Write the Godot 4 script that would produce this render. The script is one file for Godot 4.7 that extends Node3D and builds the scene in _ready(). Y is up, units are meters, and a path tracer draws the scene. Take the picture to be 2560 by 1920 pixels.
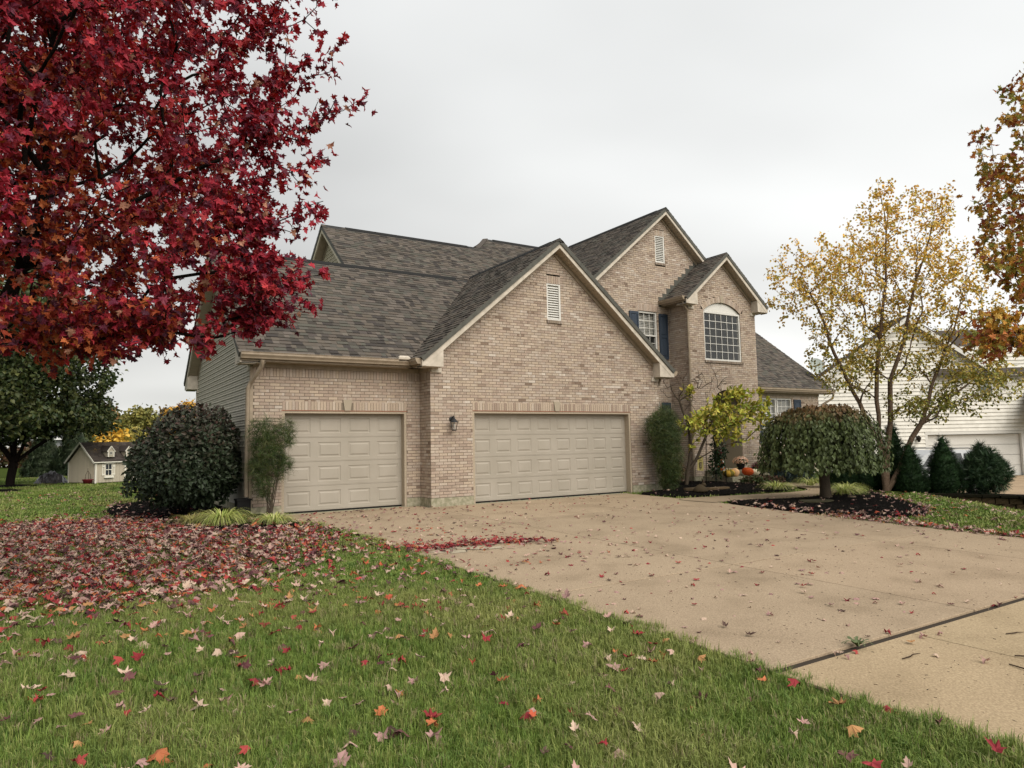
extends Node3D
# A brick house with a double and a single garage under an overcast autumn sky. y is up, metres.
# The double garage's brick face lies in the plane z = 0; x runs along it, +z points to the street.

const COURSE := 0.0681
var rng := RandomNumberGenerator.new()
var tex := {}
var M := {}
var used := {}
var brick_left := 300
var shingle_left := 300
var eye := Vector3(-7.0448, 1.4275, 14.6406)

class MB:
	var v := PackedVector3Array()
	var n := PackedVector3Array()
	var c := PackedColorArray()
	var ix := PackedInt32Array()
	func tri(a: Vector3, b: Vector3, d: Vector3, col := Color.WHITE) -> void:
		var nn := (b - a).cross(d - a).normalized()
		var k := v.size()
		v.append(a); v.append(b); v.append(d)
		for i in 3:
			n.append(nn); c.append(col)
		ix.append(k); ix.append(k + 2); ix.append(k + 1)
	func quad(a: Vector3, b: Vector3, d: Vector3, e: Vector3, col := Color.WHITE) -> void:
		var nn := (d - a).cross(e - b).normalized()
		var k := v.size()
		v.append(a); v.append(b); v.append(d); v.append(e)
		for i in 4:
			n.append(nn); c.append(col)
		ix.append(k); ix.append(k + 2); ix.append(k + 1); ix.append(k); ix.append(k + 3); ix.append(k + 2)
	func obox(o: Vector3, x: Vector3, y: Vector3, z: Vector3, col := Color.WHITE) -> void:
		# box with corner o and edge vectors x, y, z (right-handed)
		var p := [o, o + x, o + x + y, o + y, o + z, o + x + z, o + x + y + z, o + y + z]
		quad(p[4], p[5], p[6], p[7], col); quad(p[1], p[0], p[3], p[2], col)
		quad(p[5], p[1], p[2], p[6], col); quad(p[0], p[4], p[7], p[3], col)
		quad(p[7], p[6], p[2], p[3], col); quad(p[0], p[1], p[5], p[4], col)
	func box(a: Vector3, b: Vector3, col := Color.WHITE) -> void:
		obox(a, Vector3(b.x - a.x, 0, 0), Vector3(0, b.y - a.y, 0), Vector3(0, 0, b.z - a.z), col)
	func bar(a: Vector3, b: Vector3, w: float, h: float, up := Vector3.UP, col := Color.WHITE) -> void:
		# beam from a to b, w wide across, h along up
		var f := (b - a)
		var s := f.cross(up).normalized() * w
		var u := s.cross(f).normalized() * h
		if s.cross(u).dot(f) > 0.0: obox(a - s * 0.5 - u * 0.5, s, u, f, col)
		else: obox(b - s * 0.5 - u * 0.5, s, u, -f, col)
	func prism(poly: PackedVector3Array, off: Vector3, col := Color.WHITE) -> void:
		# convex polygon, counter-clockwise from outside, extruded backwards by off
		var m := poly.size()
		for i in range(1, m - 1):
			tri(poly[0], poly[i], poly[i + 1], col)
			tri(poly[0] + off, poly[i + 1] + off, poly[i] + off, col)
		for i in m:
			var a := poly[i]
			var b := poly[(i + 1) % m]
			quad(a, a + off, b + off, b, col)
	func ring(center: Vector3, ax: Vector3, ay: Vector3, r: float, sides: int, col: Color) -> int:
		var k := v.size()
		for i in sides:
			var t := TAU * i / sides
			var d := ax * cos(t) + ay * sin(t)
			v.append(center + d * r); n.append(d); c.append(col)
		return k
	func tube(pts: PackedVector3Array, rad: PackedFloat32Array, sides := 6, col := Color.WHITE, cap := true) -> void:
		var prev := -1
		for i in pts.size():
			var f: Vector3 = (pts[mini(i + 1, pts.size() - 1)] - pts[maxi(i - 1, 0)]).normalized()
			var ref := Vector3.RIGHT if absf(f.x) < 0.8 else Vector3.FORWARD
			var ax := f.cross(ref).normalized()
			var ay := f.cross(ax).normalized()
			var k := ring(pts[i], ax, ay, rad[i], sides, col)
			if prev >= 0:
				for j in sides:
					var a := prev + j
					var b := prev + (j + 1) % sides
					var e := k + j
					var g := k + (j + 1) % sides
					ix.append(a); ix.append(e); ix.append(b); ix.append(b); ix.append(e); ix.append(g)
			prev = k
		if cap:
			var first := v.size() - pts.size() * sides
			var last := v.size() - sides
			for e2 in 2:
				var f2: Vector3 = (pts[0] - pts[1]).normalized() if e2 == 0 else (pts[-1] - pts[-2]).normalized()
				var base := first if e2 == 0 else last
				var k0 := v.size()
				for j in sides:
					v.append(v[base + j]); n.append(f2); c.append(col)
				for j in range(1, sides - 1):
					ix.append(k0); ix.append(k0 + (j if e2 == 0 else j + 1)); ix.append(k0 + (j + 1 if e2 == 0 else j))
	func lathe(prof: PackedVector2Array, at: Vector3, sides: int, col := Color.WHITE, ribs := 0, ribdepth := 0.0, cols: Array = []) -> void:
		var k := v.size()
		for i in prof.size():
			var t: Vector2 = prof[mini(i + 1, prof.size() - 1)] - prof[maxi(i - 1, 0)]
			for j in sides:
				var a := TAU * j / sides
				var rr: float = prof[i].x * (1.0 - ribdepth * (0.5 + 0.5 * cos(a * ribs)) if ribs else 1.0)
				v.append(at + Vector3(cos(a) * rr, prof[i].y, sin(a) * rr))
				var nn := Vector3(cos(a) * t.y, -t.x, sin(a) * t.y)
				n.append(nn.normalized() if nn.length() > 0.0001 else Vector3.UP)
				c.append(col if cols.is_empty() else cols[int(floor(float(j) * ribs / sides + 0.5)) % cols.size()])
		for i in prof.size() - 1:
			for j in sides:
				var a2 := k + i * sides + j
				var b2 := k + i * sides + (j + 1) % sides
				ix.append(a2); ix.append(b2); ix.append(a2 + sides); ix.append(b2); ix.append(b2 + sides); ix.append(a2 + sides)
	func mesh() -> ArrayMesh:
		var a := []
		a.resize(Mesh.ARRAY_MAX)
		a[Mesh.ARRAY_VERTEX] = v; a[Mesh.ARRAY_NORMAL] = n; a[Mesh.ARRAY_COLOR] = c; a[Mesh.ARRAY_INDEX] = ix
		var m := ArrayMesh.new()
		m.add_surface_from_arrays(Mesh.PRIMITIVE_TRIANGLES, a)
		return m

func part(parent: Node, called: String, mesh: Mesh, m: Material, kind := "") -> MeshInstance3D:
	var o := MeshInstance3D.new()
	o.name = called
	o.mesh = mesh
	o.material_override = m
	parent.add_child(o, true)
	if kind: o.set_meta("kind", kind)
	return o

func node(parent: Node, called: String) -> Node3D:
	var o := Node3D.new()
	o.name = called
	parent.add_child(o, true)
	return o

func numbered(called: String) -> String:
	used[called] = used.get(called, -1) + 1
	return called if used[called] == 0 else "%s_%03d" % [called, used[called]]

func tag(o: Node, label: String, category: String, group := "") -> void:
	o.set_meta("label", label); o.set_meta("category", category)
	if group: o.set_meta("group", group)

func thing(called: String, label: String, category: String, group := "") -> Node3D:
	var o := Node3D.new()
	o.name = numbered(called)
	add_child(o)
	tag(o, label, category, group)
	return o

func struct_node(called: String) -> Node3D:
	var o := Node3D.new()
	o.name = called
	add_child(o)
	o.set_meta("kind", "structure")
	return o

func noise_tex(key: String, freq: float, lo: Color, hi: Color, size := 512, oct := 4, kind := FastNoiseLite.TYPE_SIMPLEX_SMOOTH, mids: Array = []) -> NoiseTexture2D:
	if tex.has(key): return tex[key]
	var nz := FastNoiseLite.new()
	nz.noise_type = kind; nz.frequency = freq; nz.fractal_octaves = oct; nz.seed = key.length() * 17 + int(freq * 1000.0)
	var t := NoiseTexture2D.new()
	t.width = size; t.height = size; t.seamless = true; t.noise = nz
	var g := Gradient.new()
	g.set_color(0, lo); g.set_color(1, hi)
	for m in mids: g.add_point(m[0], m[1])
	t.color_ramp = g
	tex[key] = t
	return t

func mat(key: String, col: Color, rough := 0.8, albedo_tex: Texture2D = null, scale := 1.0, bump: Texture2D = null, bump_cm := 0.3, spec := 0.3) -> StandardMaterial3D:
	# col is a linear base colour; meshes carry linear vertex colours that multiply it
	var m := StandardMaterial3D.new()
	m.resource_name = key
	m.albedo_color = col.linear_to_srgb()
	m.vertex_color_use_as_albedo = true
	m.roughness = rough
	m.metallic_specular = spec
	if albedo_tex or bump:
		m.uv1_triplanar = true; m.uv1_world_triplanar = true
		m.uv1_scale = Vector3.ONE * scale
		m.albedo_texture = albedo_tex
	if bump:
		m.heightmap_enabled = true; m.heightmap_texture = bump; m.heightmap_scale = bump_cm
	M[key] = m
	return m

func leaf_mat(key: String, backlight: Color, rough := 0.55) -> StandardMaterial3D:
	var m := mat(key, Color.WHITE, rough, null, 1.0, null, 0.3, 0.35)
	m.cull_mode = BaseMaterial3D.CULL_DISABLED
	m.backlight_enabled = true
	m.backlight = backlight
	return m

func jit(col: Color, amount: float) -> Color:
	var k := 1.0 + rng.randf_range(-amount, amount)
	return Color(col.r * k, col.g * k, col.b * k)

func gy(x: float, z: float) -> float:
	var y := -0.0135 * clampf(z, 0.0, 60.0)
	var s := ((x - 11.6) + (z - 4.6)) / 1.414
	y -= clampf(0.19 * s, 0.0, 0.72)
	return y

func pick(a: Array):
	return a[rng.randi() % a.size()]

func make_materials() -> void:
	var W := Color.WHITE
	var fine := noise_tex("fine", 0.06, Color(0.82, 0.82, 0.82), W, 512, 4)
	var grain := noise_tex("grain", 0.2, Color(0.7, 0.7, 0.7), W, 512, 3)
	var coarse := noise_tex("coarse", 0.012, Color(0.86, 0.86, 0.85), W, 512, 4)
	mat("brick", W, 0.92, noise_tex("brickgrain", 0.11, Color(0.72, 0.70, 0.68), W, 512, 4), 2.2, noise_tex("brickbump", 0.15, Color.BLACK, W, 512, 4), 0.35, 0.15)
	mat("mortar", Color(0.26, 0.215, 0.165), 0.95, grain, 3.0, grain, 0.3, 0.1)
	mat("shingle", W, 0.95, noise_tex("granule", 0.35, Color(0.72, 0.72, 0.72), W, 512, 2), 2.5, grain, 0.2, 0.1)
	mat("trim", Color(0.60, 0.54, 0.46), 0.6, coarse, 0.7)
	mat("trim_brown", Color(0.37, 0.30, 0.225), 0.45, coarse, 0.7)
	mat("soffit", Color(0.46, 0.385, 0.29), 0.6, fine, 1.0)
	mat("door_paint", Color(0.375, 0.34, 0.29), 0.5, noise_tex("door_dirt", 0.006, Color(0.93, 0.93, 0.92), W, 512, 6), 0.3)
	mat("siding", Color(0.50, 0.47, 0.40), 0.6, coarse, 0.8)  # tree shade on the lower wall is put into this greyer tone
	mat("lit_siding", Color(0.66, 0.60, 0.46), 0.6, coarse, 0.8)  # the same siding in its lit cream tone, for the upper gable
	mat("white_siding", Color(0.83, 0.81, 0.755), 0.6, coarse, 0.4)
	mat("white", Color(0.78, 0.77, 0.73), 0.5, fine, 1.0)
	mat("blind", Color(0.42, 0.41, 0.37), 0.6)
	mat("concrete_block", Color(0.42, 0.385, 0.30), 0.95, noise_tex("found", 0.02, Color(0.72, 0.74, 0.68), W, 512, 5), 0.8, grain, 0.3, 0.1)
	mat("limestone", Color(0.50, 0.43, 0.33), 0.9, grain, 1.5)
	mat("blue_paint", Color(0.046, 0.063, 0.09), 0.45, fine, 1.0)
	mat("black_metal", Color(0.018, 0.02, 0.023), 0.5, null, 1, null, 0, 0.4)
	mat("flashing", Color(0.10, 0.10, 0.088), 0.6, coarse, 1.0)
	mat("ridge", Color(0.055, 0.055, 0.055), 0.95, grain, 2.0)
	mat("dim_plaster", Color(0.24, 0.21, 0.18), 0.9)  # the dimness of a deep room is put into this dark tone
	var g := mat("glass", Color(0.25, 0.28, 0.28), 0.03, null, 1, null, 0, 0.6)
	g.albedo_color.a = 0.05
	g.transparency = BaseMaterial3D.TRANSPARENCY_ALPHA
	var speck := noise_tex("concrete_speck", 0.2, Color(0.70, 0.69, 0.68), W, 1024, 5, FastNoiseLite.TYPE_VALUE_CUBIC)
	var c1 := mat("concrete", W, 0.9, speck, 0.55, noise_tex("concrete_bump", 0.3, Color.BLACK, W, 512, 4), 0.12, 0.15)
	c1.detail_enabled = true
	c1.detail_blend_mode = BaseMaterial3D.BLEND_MODE_MUL
	c1.detail_uv_layer = BaseMaterial3D.DETAIL_UV_2
	c1.uv2_triplanar = true; c1.uv2_world_triplanar = true; c1.uv2_scale = Vector3.ONE * 0.14
	c1.detail_albedo = noise_tex("concrete_stain", 0.006, Color(0.86, 0.855, 0.845), W, 1024, 6, FastNoiseLite.TYPE_SIMPLEX_SMOOTH, [[0.45, Color(0.96, 0.957, 0.955)]])
	mat("joint_dark", Color(0.06, 0.047, 0.035), 0.95, grain, 2.0)
	mat("soil", Color(0.075, 0.10, 0.026), 0.97, noise_tex("soil", 0.03, Color(0.55, 0.6, 0.5), W, 1024, 5), 0.6, grain, 1.0, 0.05)
	mat("mulch", Color(0.017, 0.015, 0.014), 0.97, grain, 2.5, noise_tex("mulchbump", 0.09, Color.BLACK, W, 512, 4), 3.0, 0.1)
	mat("chip", W, 0.95, null, 1, null, 0, 0.1)
	mat("bark", Color(0.17, 0.135, 0.10), 0.95, noise_tex("bark", 0.05, Color(0.5, 0.5, 0.5), W, 512, 5), 2.0, noise_tex("barkbump", 0.07, Color.BLACK, W, 512, 4), 1.2, 0.1)
	mat("dark_bark", Color(0.035, 0.027, 0.024), 0.95, tex["bark"], 2.0, tex["barkbump"], 0.8, 0.1)
	mat("birch_bark", Color(0.36, 0.275, 0.205), 0.95, noise_tex("birchbark", 0.06, Color(0.35, 0.3, 0.27), W, 512, 5, FastNoiseLite.TYPE_CELLULAR), 1.5, tex["barkbump"], 1.5, 0.1)
	mat("plain", W, 0.7, null, 1, null, 0, 0.3)
	mat("matte", W, 0.95, null, 1, null, 0, 0.1)
	mat("gloss", W, 0.3, null, 1, null, 0, 0.5)
	leaf_mat("red_leaf", Color(0.62, 0.1, 0.1))
	leaf_mat("leaf", Color(0.55, 0.5, 0.25))
	leaf_mat("dark_leaf", Color(0.2, 0.25, 0.12), 0.45)
	leaf_mat("litter", Color(0.12, 0.08, 0.06), 0.75)
	leaf_mat("grass", Color(0.3, 0.42, 0.15), 0.6)

func _ready() -> void:
	rng.seed = 20231028
	make_camera_and_light()
	make_materials()
	make_ground()
	make_house()
	make_yard_things()
	make_plants()
	make_trees()
	make_far()
	make_leaves()

func make_camera_and_light() -> void:
	var cam := Camera3D.new()
	cam.name = "camera"
	cam.position = eye
	cam.basis = Basis.from_euler(Vector3(0.08353, -0.56482, -0.0192), EULER_ORDER_YXZ)
	cam.fov = rad_to_deg(2.0 * atan(960.0 / 1754.21))
	cam.near = 0.05
	cam.far = 3000.0
	add_child(cam)
	cam.current = true
	var env := Environment.new()
	env.background_mode = Environment.BG_SKY
	env.tonemap_mode = Environment.TONE_MAPPER_LINEAR
	env.tonemap_exposure = 2.25
	env.sdfgi_enabled = true; env.ssao_enabled = true; env.ssil_enabled = true
	var sm := PanoramaSkyMaterial.new()
	sm.panorama = overcast()
	var sky := Sky.new()
	sky.sky_material = sm
	env.sky = sky
	var we := WorldEnvironment.new()
	we.name = "world_environment"
	we.environment = env
	add_child(we)
	var sun := DirectionalLight3D.new()
	sun.name = "sun"
	sun.light_energy = 0.5
	sun.light_angular_distance = 60.0
	sun.light_color = Color(1.0, 0.965, 0.91)
	sun.shadow_enabled = true
	add_child(sun)
	sun.look_at_from_position(Vector3(1.5, 11, 12), Vector3.ZERO)

func overcast() -> ImageTexture:
	var w := 640
	var h := 320
	var im := Image.create(w, h, false, Image.FORMAT_RGBF)
	var n1 := FastNoiseLite.new()
	n1.seed = 5; n1.frequency = 0.55; n1.fractal_octaves = 5; n1.fractal_gain = 0.45
	var n2 := FastNoiseLite.new()
	n2.seed = 9; n2.frequency = 0.16; n2.fractal_octaves = 3
	for y in h:
		var th := PI * (y + 0.5) / h
		var up := cos(th)
		for x in w:
			var ph := TAU * ((x + 0.5) / w - 0.5)
			var d := Vector3(sin(ph) * sin(th), up, -cos(ph) * sin(th))
			var col: Color
			if up > -0.01:
				var k := 1.0 / (maxf(up, 0.0) + 0.16)
				# cloud banks lie in a sheet overhead: streaks flatten towards the horizon
				var a := n1.get_noise_2d(d.x * k * 0.8 + d.z * k * 0.25, d.z * k * 1.3 - d.x * k * 0.5)
				var b := n2.get_noise_2d(d.x * k * 1.2 + 3.0, d.z * k * 1.6)
				var low := pow(1.0 - clampf(up, 0.0, 1.0), 5.0)
				var side := d.dot(Vector3(-0.845, 0.0, -0.535))
				var l := 0.352 + 0.075 * a + 0.05 * b + 0.085 * low + 0.12 * side
				l = clampf(l, 0.22, 0.46)
				var warm := low * 0.03
				col = Color(l * (0.985 + warm), l * (1.0 + warm * 0.4), l * (1.0 - warm * 1.2))
			else:
				col = Color(0.10, 0.095, 0.07)
			im.set_pixel(x, y, col)
	return ImageTexture.create_from_image(im)

# ---------------------------------------------------------------- ground
func poly_sheet(pts: PackedVector2Array, lift: float, col: Color, dome := 0.0) -> ArrayMesh:
	# a ground sheet of any outline that follows the terrain; dome raises its middle
	var mb := MB.new()
	var rings := 4 if dome > 0.0 else 1
	var cen := Vector2.ZERO
	for p in pts: cen += p
	cen /= pts.size()
	if dome > 0.0:
		var m := pts.size()
		for r in rings:
			var k0 := 1.0 - float(r) / rings
			var k1 := 1.0 - float(r + 1) / rings
			for i in m:
				var q := []
				for e in [[i, k0], [(i + 1) % m, k0], [(i + 1) % m, k1], [i, k1]]:
					var p: Vector2 = cen + (pts[e[0]] - cen) * e[1]
					q.append(Vector3(p.x, gy(p.x, p.y) + lift + dome * (1.0 - pow(e[1], 3.0)), p.y))
				if k1 > 0.0: mb.quad(q[0], q[3], q[2], q[1], col)
				else: mb.tri(q[0], q[2], q[1], col)
			for i in m:
				if r == 0:
					var a := pts[i]
					var b := pts[(i + 1) % m]
					var va := Vector3(a.x, gy(a.x, a.y) + lift, a.y)
					var vb := Vector3(b.x, gy(b.x, b.y) + lift, b.y)
					mb.quad(va, vb, vb - Vector3(0, 0.08, 0), va - Vector3(0, 0.08, 0), col)
		return mb.mesh()
	var t := Geometry2D.triangulate_polygon(pts)
	for i in range(0, t.size(), 3):
		var w := []
		for j in 3:
			var p := pts[t[i + j]]
			w.append(Vector3(p.x, gy(p.x, p.y) + lift, p.y))
		if (w[1] - w[0]).cross(w[2] - w[0]).y > 0.0: mb.tri(w[0], w[1], w[2], col)
		else: mb.tri(w[0], w[2], w[1], col)
	return mb.mesh()

func smooth_loop(p: PackedVector2Array, wob := 0.0) -> PackedVector2Array:
	var out := PackedVector2Array()
	var n := p.size()
	for i in n:
		for k in 6:
			var q := p[i].cubic_interpolate(p[(i + 1) % n], p[(i + n - 1) % n], p[(i + 2) % n], k / 6.0)
			out.append(q + Vector2(rng.randf_range(-wob, wob), rng.randf_range(-wob, wob)))
	return out

var bed_left := PackedVector2Array()
var bed_front := PackedVector2Array()
var bed_tree := PackedVector2Array()
var walk_poly := PackedVector2Array()

func drive_right(z: float) -> float:
	if z < 3.1: return 5.85
	if z < 5.0: return lerpf(5.85, 5.45, (z - 3.1) / 1.9)
	if z < 9.0: return lerpf(5.45, 5.06, (z - 5.0) / 4.0)
	return 5.06

func drive_left(z: float) -> float:
	return -2.92 - 0.42 * clampf((2.6 - z) / 2.6, 0.0, 1.0)

func on_paving(x: float, z: float) -> bool:
	if z > -0.6 and x > drive_left(z) and x < drive_right(z): return true
	return Geometry2D.is_point_in_polygon(Vector2(x, z), walk_poly)

func in_bed(x: float, z: float) -> bool:
	var p := Vector2(x, z)
	return Geometry2D.is_point_in_polygon(p, bed_left) or Geometry2D.is_point_in_polygon(p, bed_front) or Geometry2D.is_point_in_polygon(p, bed_tree)

func slab_mesh(x00: float, x01: float, x10: float, x11: float, z0: float, z1: float, col: Color, lift := 0.0) -> ArrayMesh:
	# one concrete slab: x00..x01 at z0, x10..x11 at z1, with eased edges
	var mb := MB.new()
	var g := 0.008
	var h := 0.015
	var cs := [Vector2(x00 + g, z0 + h), Vector2(x10 + g, z1 - h), Vector2(x11 - g, z1 - h), Vector2(x01 - g, z0 + h)]
	var top := []
	var mid := []
	var low := []
	var cen := (Vector2(x00 + x01 + x10 + x11, 2.0 * (z0 + z1))) / 4.0
	for p in cs:
		var i: Vector2 = p + (cen - p).normalized() * 0.005
		var yy: float = -0.0135 * maxf(p.y, 0.0) + lift
		top.append(Vector3(i.x, yy, i.y)); mid.append(Vector3(p.x, yy - 0.004, p.y)); low.append(Vector3(p.x, yy - 0.12, p.y))
	mb.quad(top[0], top[1], top[2], top[3], col)
	for i in 4:
		var j := (i + 1) % 4
		mb.quad(top[j], top[i], mid[i], mid[j], col)
		mb.quad(mid[j], mid[i], low[i], low[j], col)
	return mb.mesh()

func make_ground() -> void:
	bed_left = smooth_loop(PackedVector2Array([Vector2(-3.35, -0.2), Vector2(-3.3, 1.2), Vector2(-3.9, 1.95), Vector2(-4.9, 1.45), Vector2(-5.6, -0.6), Vector2(-6.2, -3.2), Vector2(-5.9, -6.5), Vector2(-4.0, -7.5), Vector2(-3.85, -3.0), Vector2(-3.84, -0.7)]), 0.03)
	bed_front = smooth_loop(PackedVector2Array([Vector2(5.95, 0.5), Vector2(6.1, 1.7), Vector2(7.5, 2.05), Vector2(9.3, 2.35), Vector2(10.3, 2.0), Vector2(11.1, 0.6), Vector2(11.0, -1.6), Vector2(10.0, -2.6), Vector2(7.4, -2.6), Vector2(7.2, -0.1)]), 0.02)
	bed_tree = smooth_loop(PackedVector2Array([Vector2(5.95, 3.36), Vector2(5.5, 4.9), Vector2(5.45, 6.0), Vector2(5.65, 6.75), Vector2(6.2, 7.25), Vector2(7.1, 7.3), Vector2(8.4, 6.4), Vector2(9.9, 4.9), Vector2(10.9, 3.9), Vector2(10.6, 3.35), Vector2(9.2, 3.75), Vector2(7.6, 3.8)]), 0.02)
	walk_poly = smooth_loop(PackedVector2Array([Vector2(5.7, 2.1), Vector2(7.5, 2.35), Vector2(9.4, 2.6), Vector2(10.6, 2.2), Vector2(11.35, 0.6), Vector2(11.4, -0.7), Vector2(12.9, -0.7), Vector2(12.8, 0.8), Vector2(12.0, 2.6), Vector2(10.6, 3.3), Vector2(9.2, 3.7), Vector2(7.6, 3.75), Vector2(6.0, 3.3), Vector2(5.6, 3.1)]))
	# the ground as one sheet out to the horizon
	var xs := []
	var x := -900.0
	while x < 900.0:
		xs.append(x)
		x += 1.0 if x > -30.0 and x < 45.0 else (8.0 if absf(x) < 120.0 else 90.0)
	var mb := MB.new()
	for i in xs.size() - 1:
		for j in xs.size() - 1:
			var q := []
			for e in [[i, j], [i, j + 1], [i + 1, j + 1], [i + 1, j]]:
				q.append(Vector3(xs[e[0]], gy(xs[e[0]], xs[e[1]]) - 0.03, xs[e[1]]))
			mb.quad(q[0], q[1], q[2], q[3])
	var lawn := part(self, "lawn", mb.mesh(), M.soil)
	lawn.set_meta("kind", "structure")
	# driveway: slabs with open joints over a dark base
	var drive := struct_node("driveway")
	var base := MB.new()
	for zz in [[-0.56, 3.05], [3.05, 5.85], [5.85, 8.65], [8.65, 11.4], [11.4, 40.0]]:
		base.quad(Vector3(drive_left(zz[0]), gy(0, zz[0]) - 0.02, zz[0]), Vector3(drive_left(zz[1]), gy(0, zz[1]) - 0.02, zz[1]), Vector3(drive_right(zz[1]), gy(0, zz[1]) - 0.02, zz[1]), Vector3(drive_right(zz[0]), gy(0, zz[0]) - 0.02, zz[0]))
	part(drive, "joint_base", base.mesh(), M.joint_dark)
	var tone := Color(0.52, 0.412, 0.292)
	var zs := [0.004, 3.05, 5.85, 8.65, 11.385]
	for r in 4:
		var cols := [drive_left(zs[r]), -0.08, 3.12, drive_right(zs[r])]
		var colz := [drive_left(zs[r + 1]), -0.08, 3.12, drive_right(zs[r + 1] - 0.01)]
		for k in 3:
			part(drive, "slab", slab_mesh(cols[k], cols[k + 1], colz[k], colz[k + 1], zs[r], zs[r + 1], jit(tone, 0.035)), M.concrete)
	part(drive, "slab", slab_mesh(-3.34, -0.0, -3.34, -0.08, -0.56, 0.004, jit(tone, 0.03)), M.concrete)
	var apron := Color(0.55, 0.435, 0.285)
	for r in 6:
		var za := 11.42 + r * 3.4
		var ax := [-2.92, -1.24, 1.9, 5.06]
		for k in 3:
			part(drive, "slab", slab_mesh(ax[k], ax[k + 1], ax[k], ax[k + 1], za, za + 3.4, jit(apron, 0.03), -0.012), M.concrete)
	# the pale lime stain at the edge of the paving
	var stain := MB.new()
	for k in 5:
		var sc := Vector2(-2.55 + k * 0.17, 5.62 + 0.2 * sin(k * 2.1))
		var ps := PackedVector2Array()
		for i in 11:
			var t := TAU * i / 11.0
			ps.append(sc + Vector2(cos(t) * rng.randf_range(0.1, 0.27), sin(t) * rng.randf_range(0.06, 0.16)))
		for i in 11:
			var a := ps[i]
			var b := ps[(i + 1) % 11]
			stain.tri(Vector3(sc.x, -0.0135 * sc.y + 0.004 + k * 0.0006, sc.y), Vector3(b.x, -0.0135 * b.y + 0.004 + k * 0.0006, b.y), Vector3(a.x, -0.0135 * a.y + 0.004 + k * 0.0006, a.y), Color(0.60, 0.53, 0.40))
	part(drive, "lime_stain", stain.mesh(), M.concrete)
	var walk := part(self, "walkway", poly_sheet(walk_poly, 0.012, Color(0.49, 0.385, 0.27)), M.concrete)
	walk.set_meta("kind", "structure")
	var k := 0
	for b in [bed_left, bed_front, bed_tree]:
		var o := part(self, ["mulch_bed", "mulch_bed_001", "mulch_bed_002"][k], poly_sheet(b, 0.022, Color.WHITE, 0.07), M.mulch)
		o.set_meta("kind", "structure")
		k += 1
	# shredded bark on the beds
	var chip := MB.new()
	chip.box(Vector3(-0.5, -0.1, -0.14), Vector3(0.5, 0.1, 0.14))
	var tr := []
	var cl := []
	for b in [[bed_left, 1500], [bed_front, 2200], [bed_tree, 2600]]:
		for p in scatter_in(b[0], b[1]):
			var yy: float = gy(p.x, p.y) + 0.03 + 0.05 * bed_rise(b[0], p)
			var bs := Basis.from_euler(Vector3(rng.randf_range(-0.4, 0.4), rng.randf() * TAU, rng.randf_range(-0.4, 0.4))).scaled(Vector3.ONE * rng.randf_range(0.025, 0.06))
			tr.append(Transform3D(bs, Vector3(p.x, yy, p.y)))
			cl.append(jit(Color(0.022, 0.019, 0.017), 0.5))
	scatter(self, "mulch_chips", chip.mesh(), M.chip, tr, cl)

func bed_rise(b: PackedVector2Array, p: Vector2) -> float:
	var d := 9.0
	for q in b: d = minf(d, q.distance_to(p))
	return clampf(d * 1.2, 0.0, 1.0)

func scatter_in(b: PackedVector2Array, n: int) -> PackedVector2Array:
	var r := Rect2(b[0], Vector2.ZERO)
	for p in b: r = r.expand(p)
	var out := PackedVector2Array()
	while out.size() < n:
		var p := Vector2(rng.randf_range(r.position.x, r.end.x), rng.randf_range(r.position.y, r.end.y))
		if Geometry2D.is_point_in_polygon(p, b): out.append(p)
	return out

func scatter(parent: Node, called: String, mesh: Mesh, m: Material, tr: Array, cl: Array, kind := "stuff") -> MultiMeshInstance3D:
	var mm := MultiMesh.new()
	mm.transform_format = MultiMesh.TRANSFORM_3D
	mm.use_colors = true
	mm.mesh = mesh
	mm.instance_count = tr.size()
	for i in tr.size():
		mm.set_instance_transform(i, tr[i])
		mm.set_instance_color(i, cl[i])
	var o := MultiMeshInstance3D.new()
	o.name = called
	o.multimesh = mm
	o.material_override = m
	parent.add_child(o, true)
	if kind: o.set_meta("kind", kind)
	return o

# ---------------------------------------------------------------- house
var house: Node3D
var BRICKS := [Color(0.616, 0.511, 0.411), Color(0.563, 0.455, 0.380), Color(0.595, 0.505, 0.431), Color(0.498, 0.404, 0.336), Color(0.671, 0.579, 0.487), Color(0.433, 0.342, 0.278), Color(0.541, 0.449, 0.373), Color(0.324, 0.247, 0.197), Color(0.735, 0.663, 0.589)]

func brick_col() -> Color:
	var r := rng.randf()
	var c: Color
	if r < 0.32: c = BRICKS[0]
	elif r < 0.46: c = BRICKS[1]
	elif r < 0.65: c = BRICKS[2]
	elif r < 0.74: c = BRICKS[3]
	elif r < 0.88: c = BRICKS[4]
	elif r < 0.925: c = BRICKS[5]
	elif r < 0.955: c = BRICKS[6]
	elif r < 0.975: c = BRICKS[7]
	else: c = BRICKS[8]
	return jit(c, 0.09)

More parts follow.
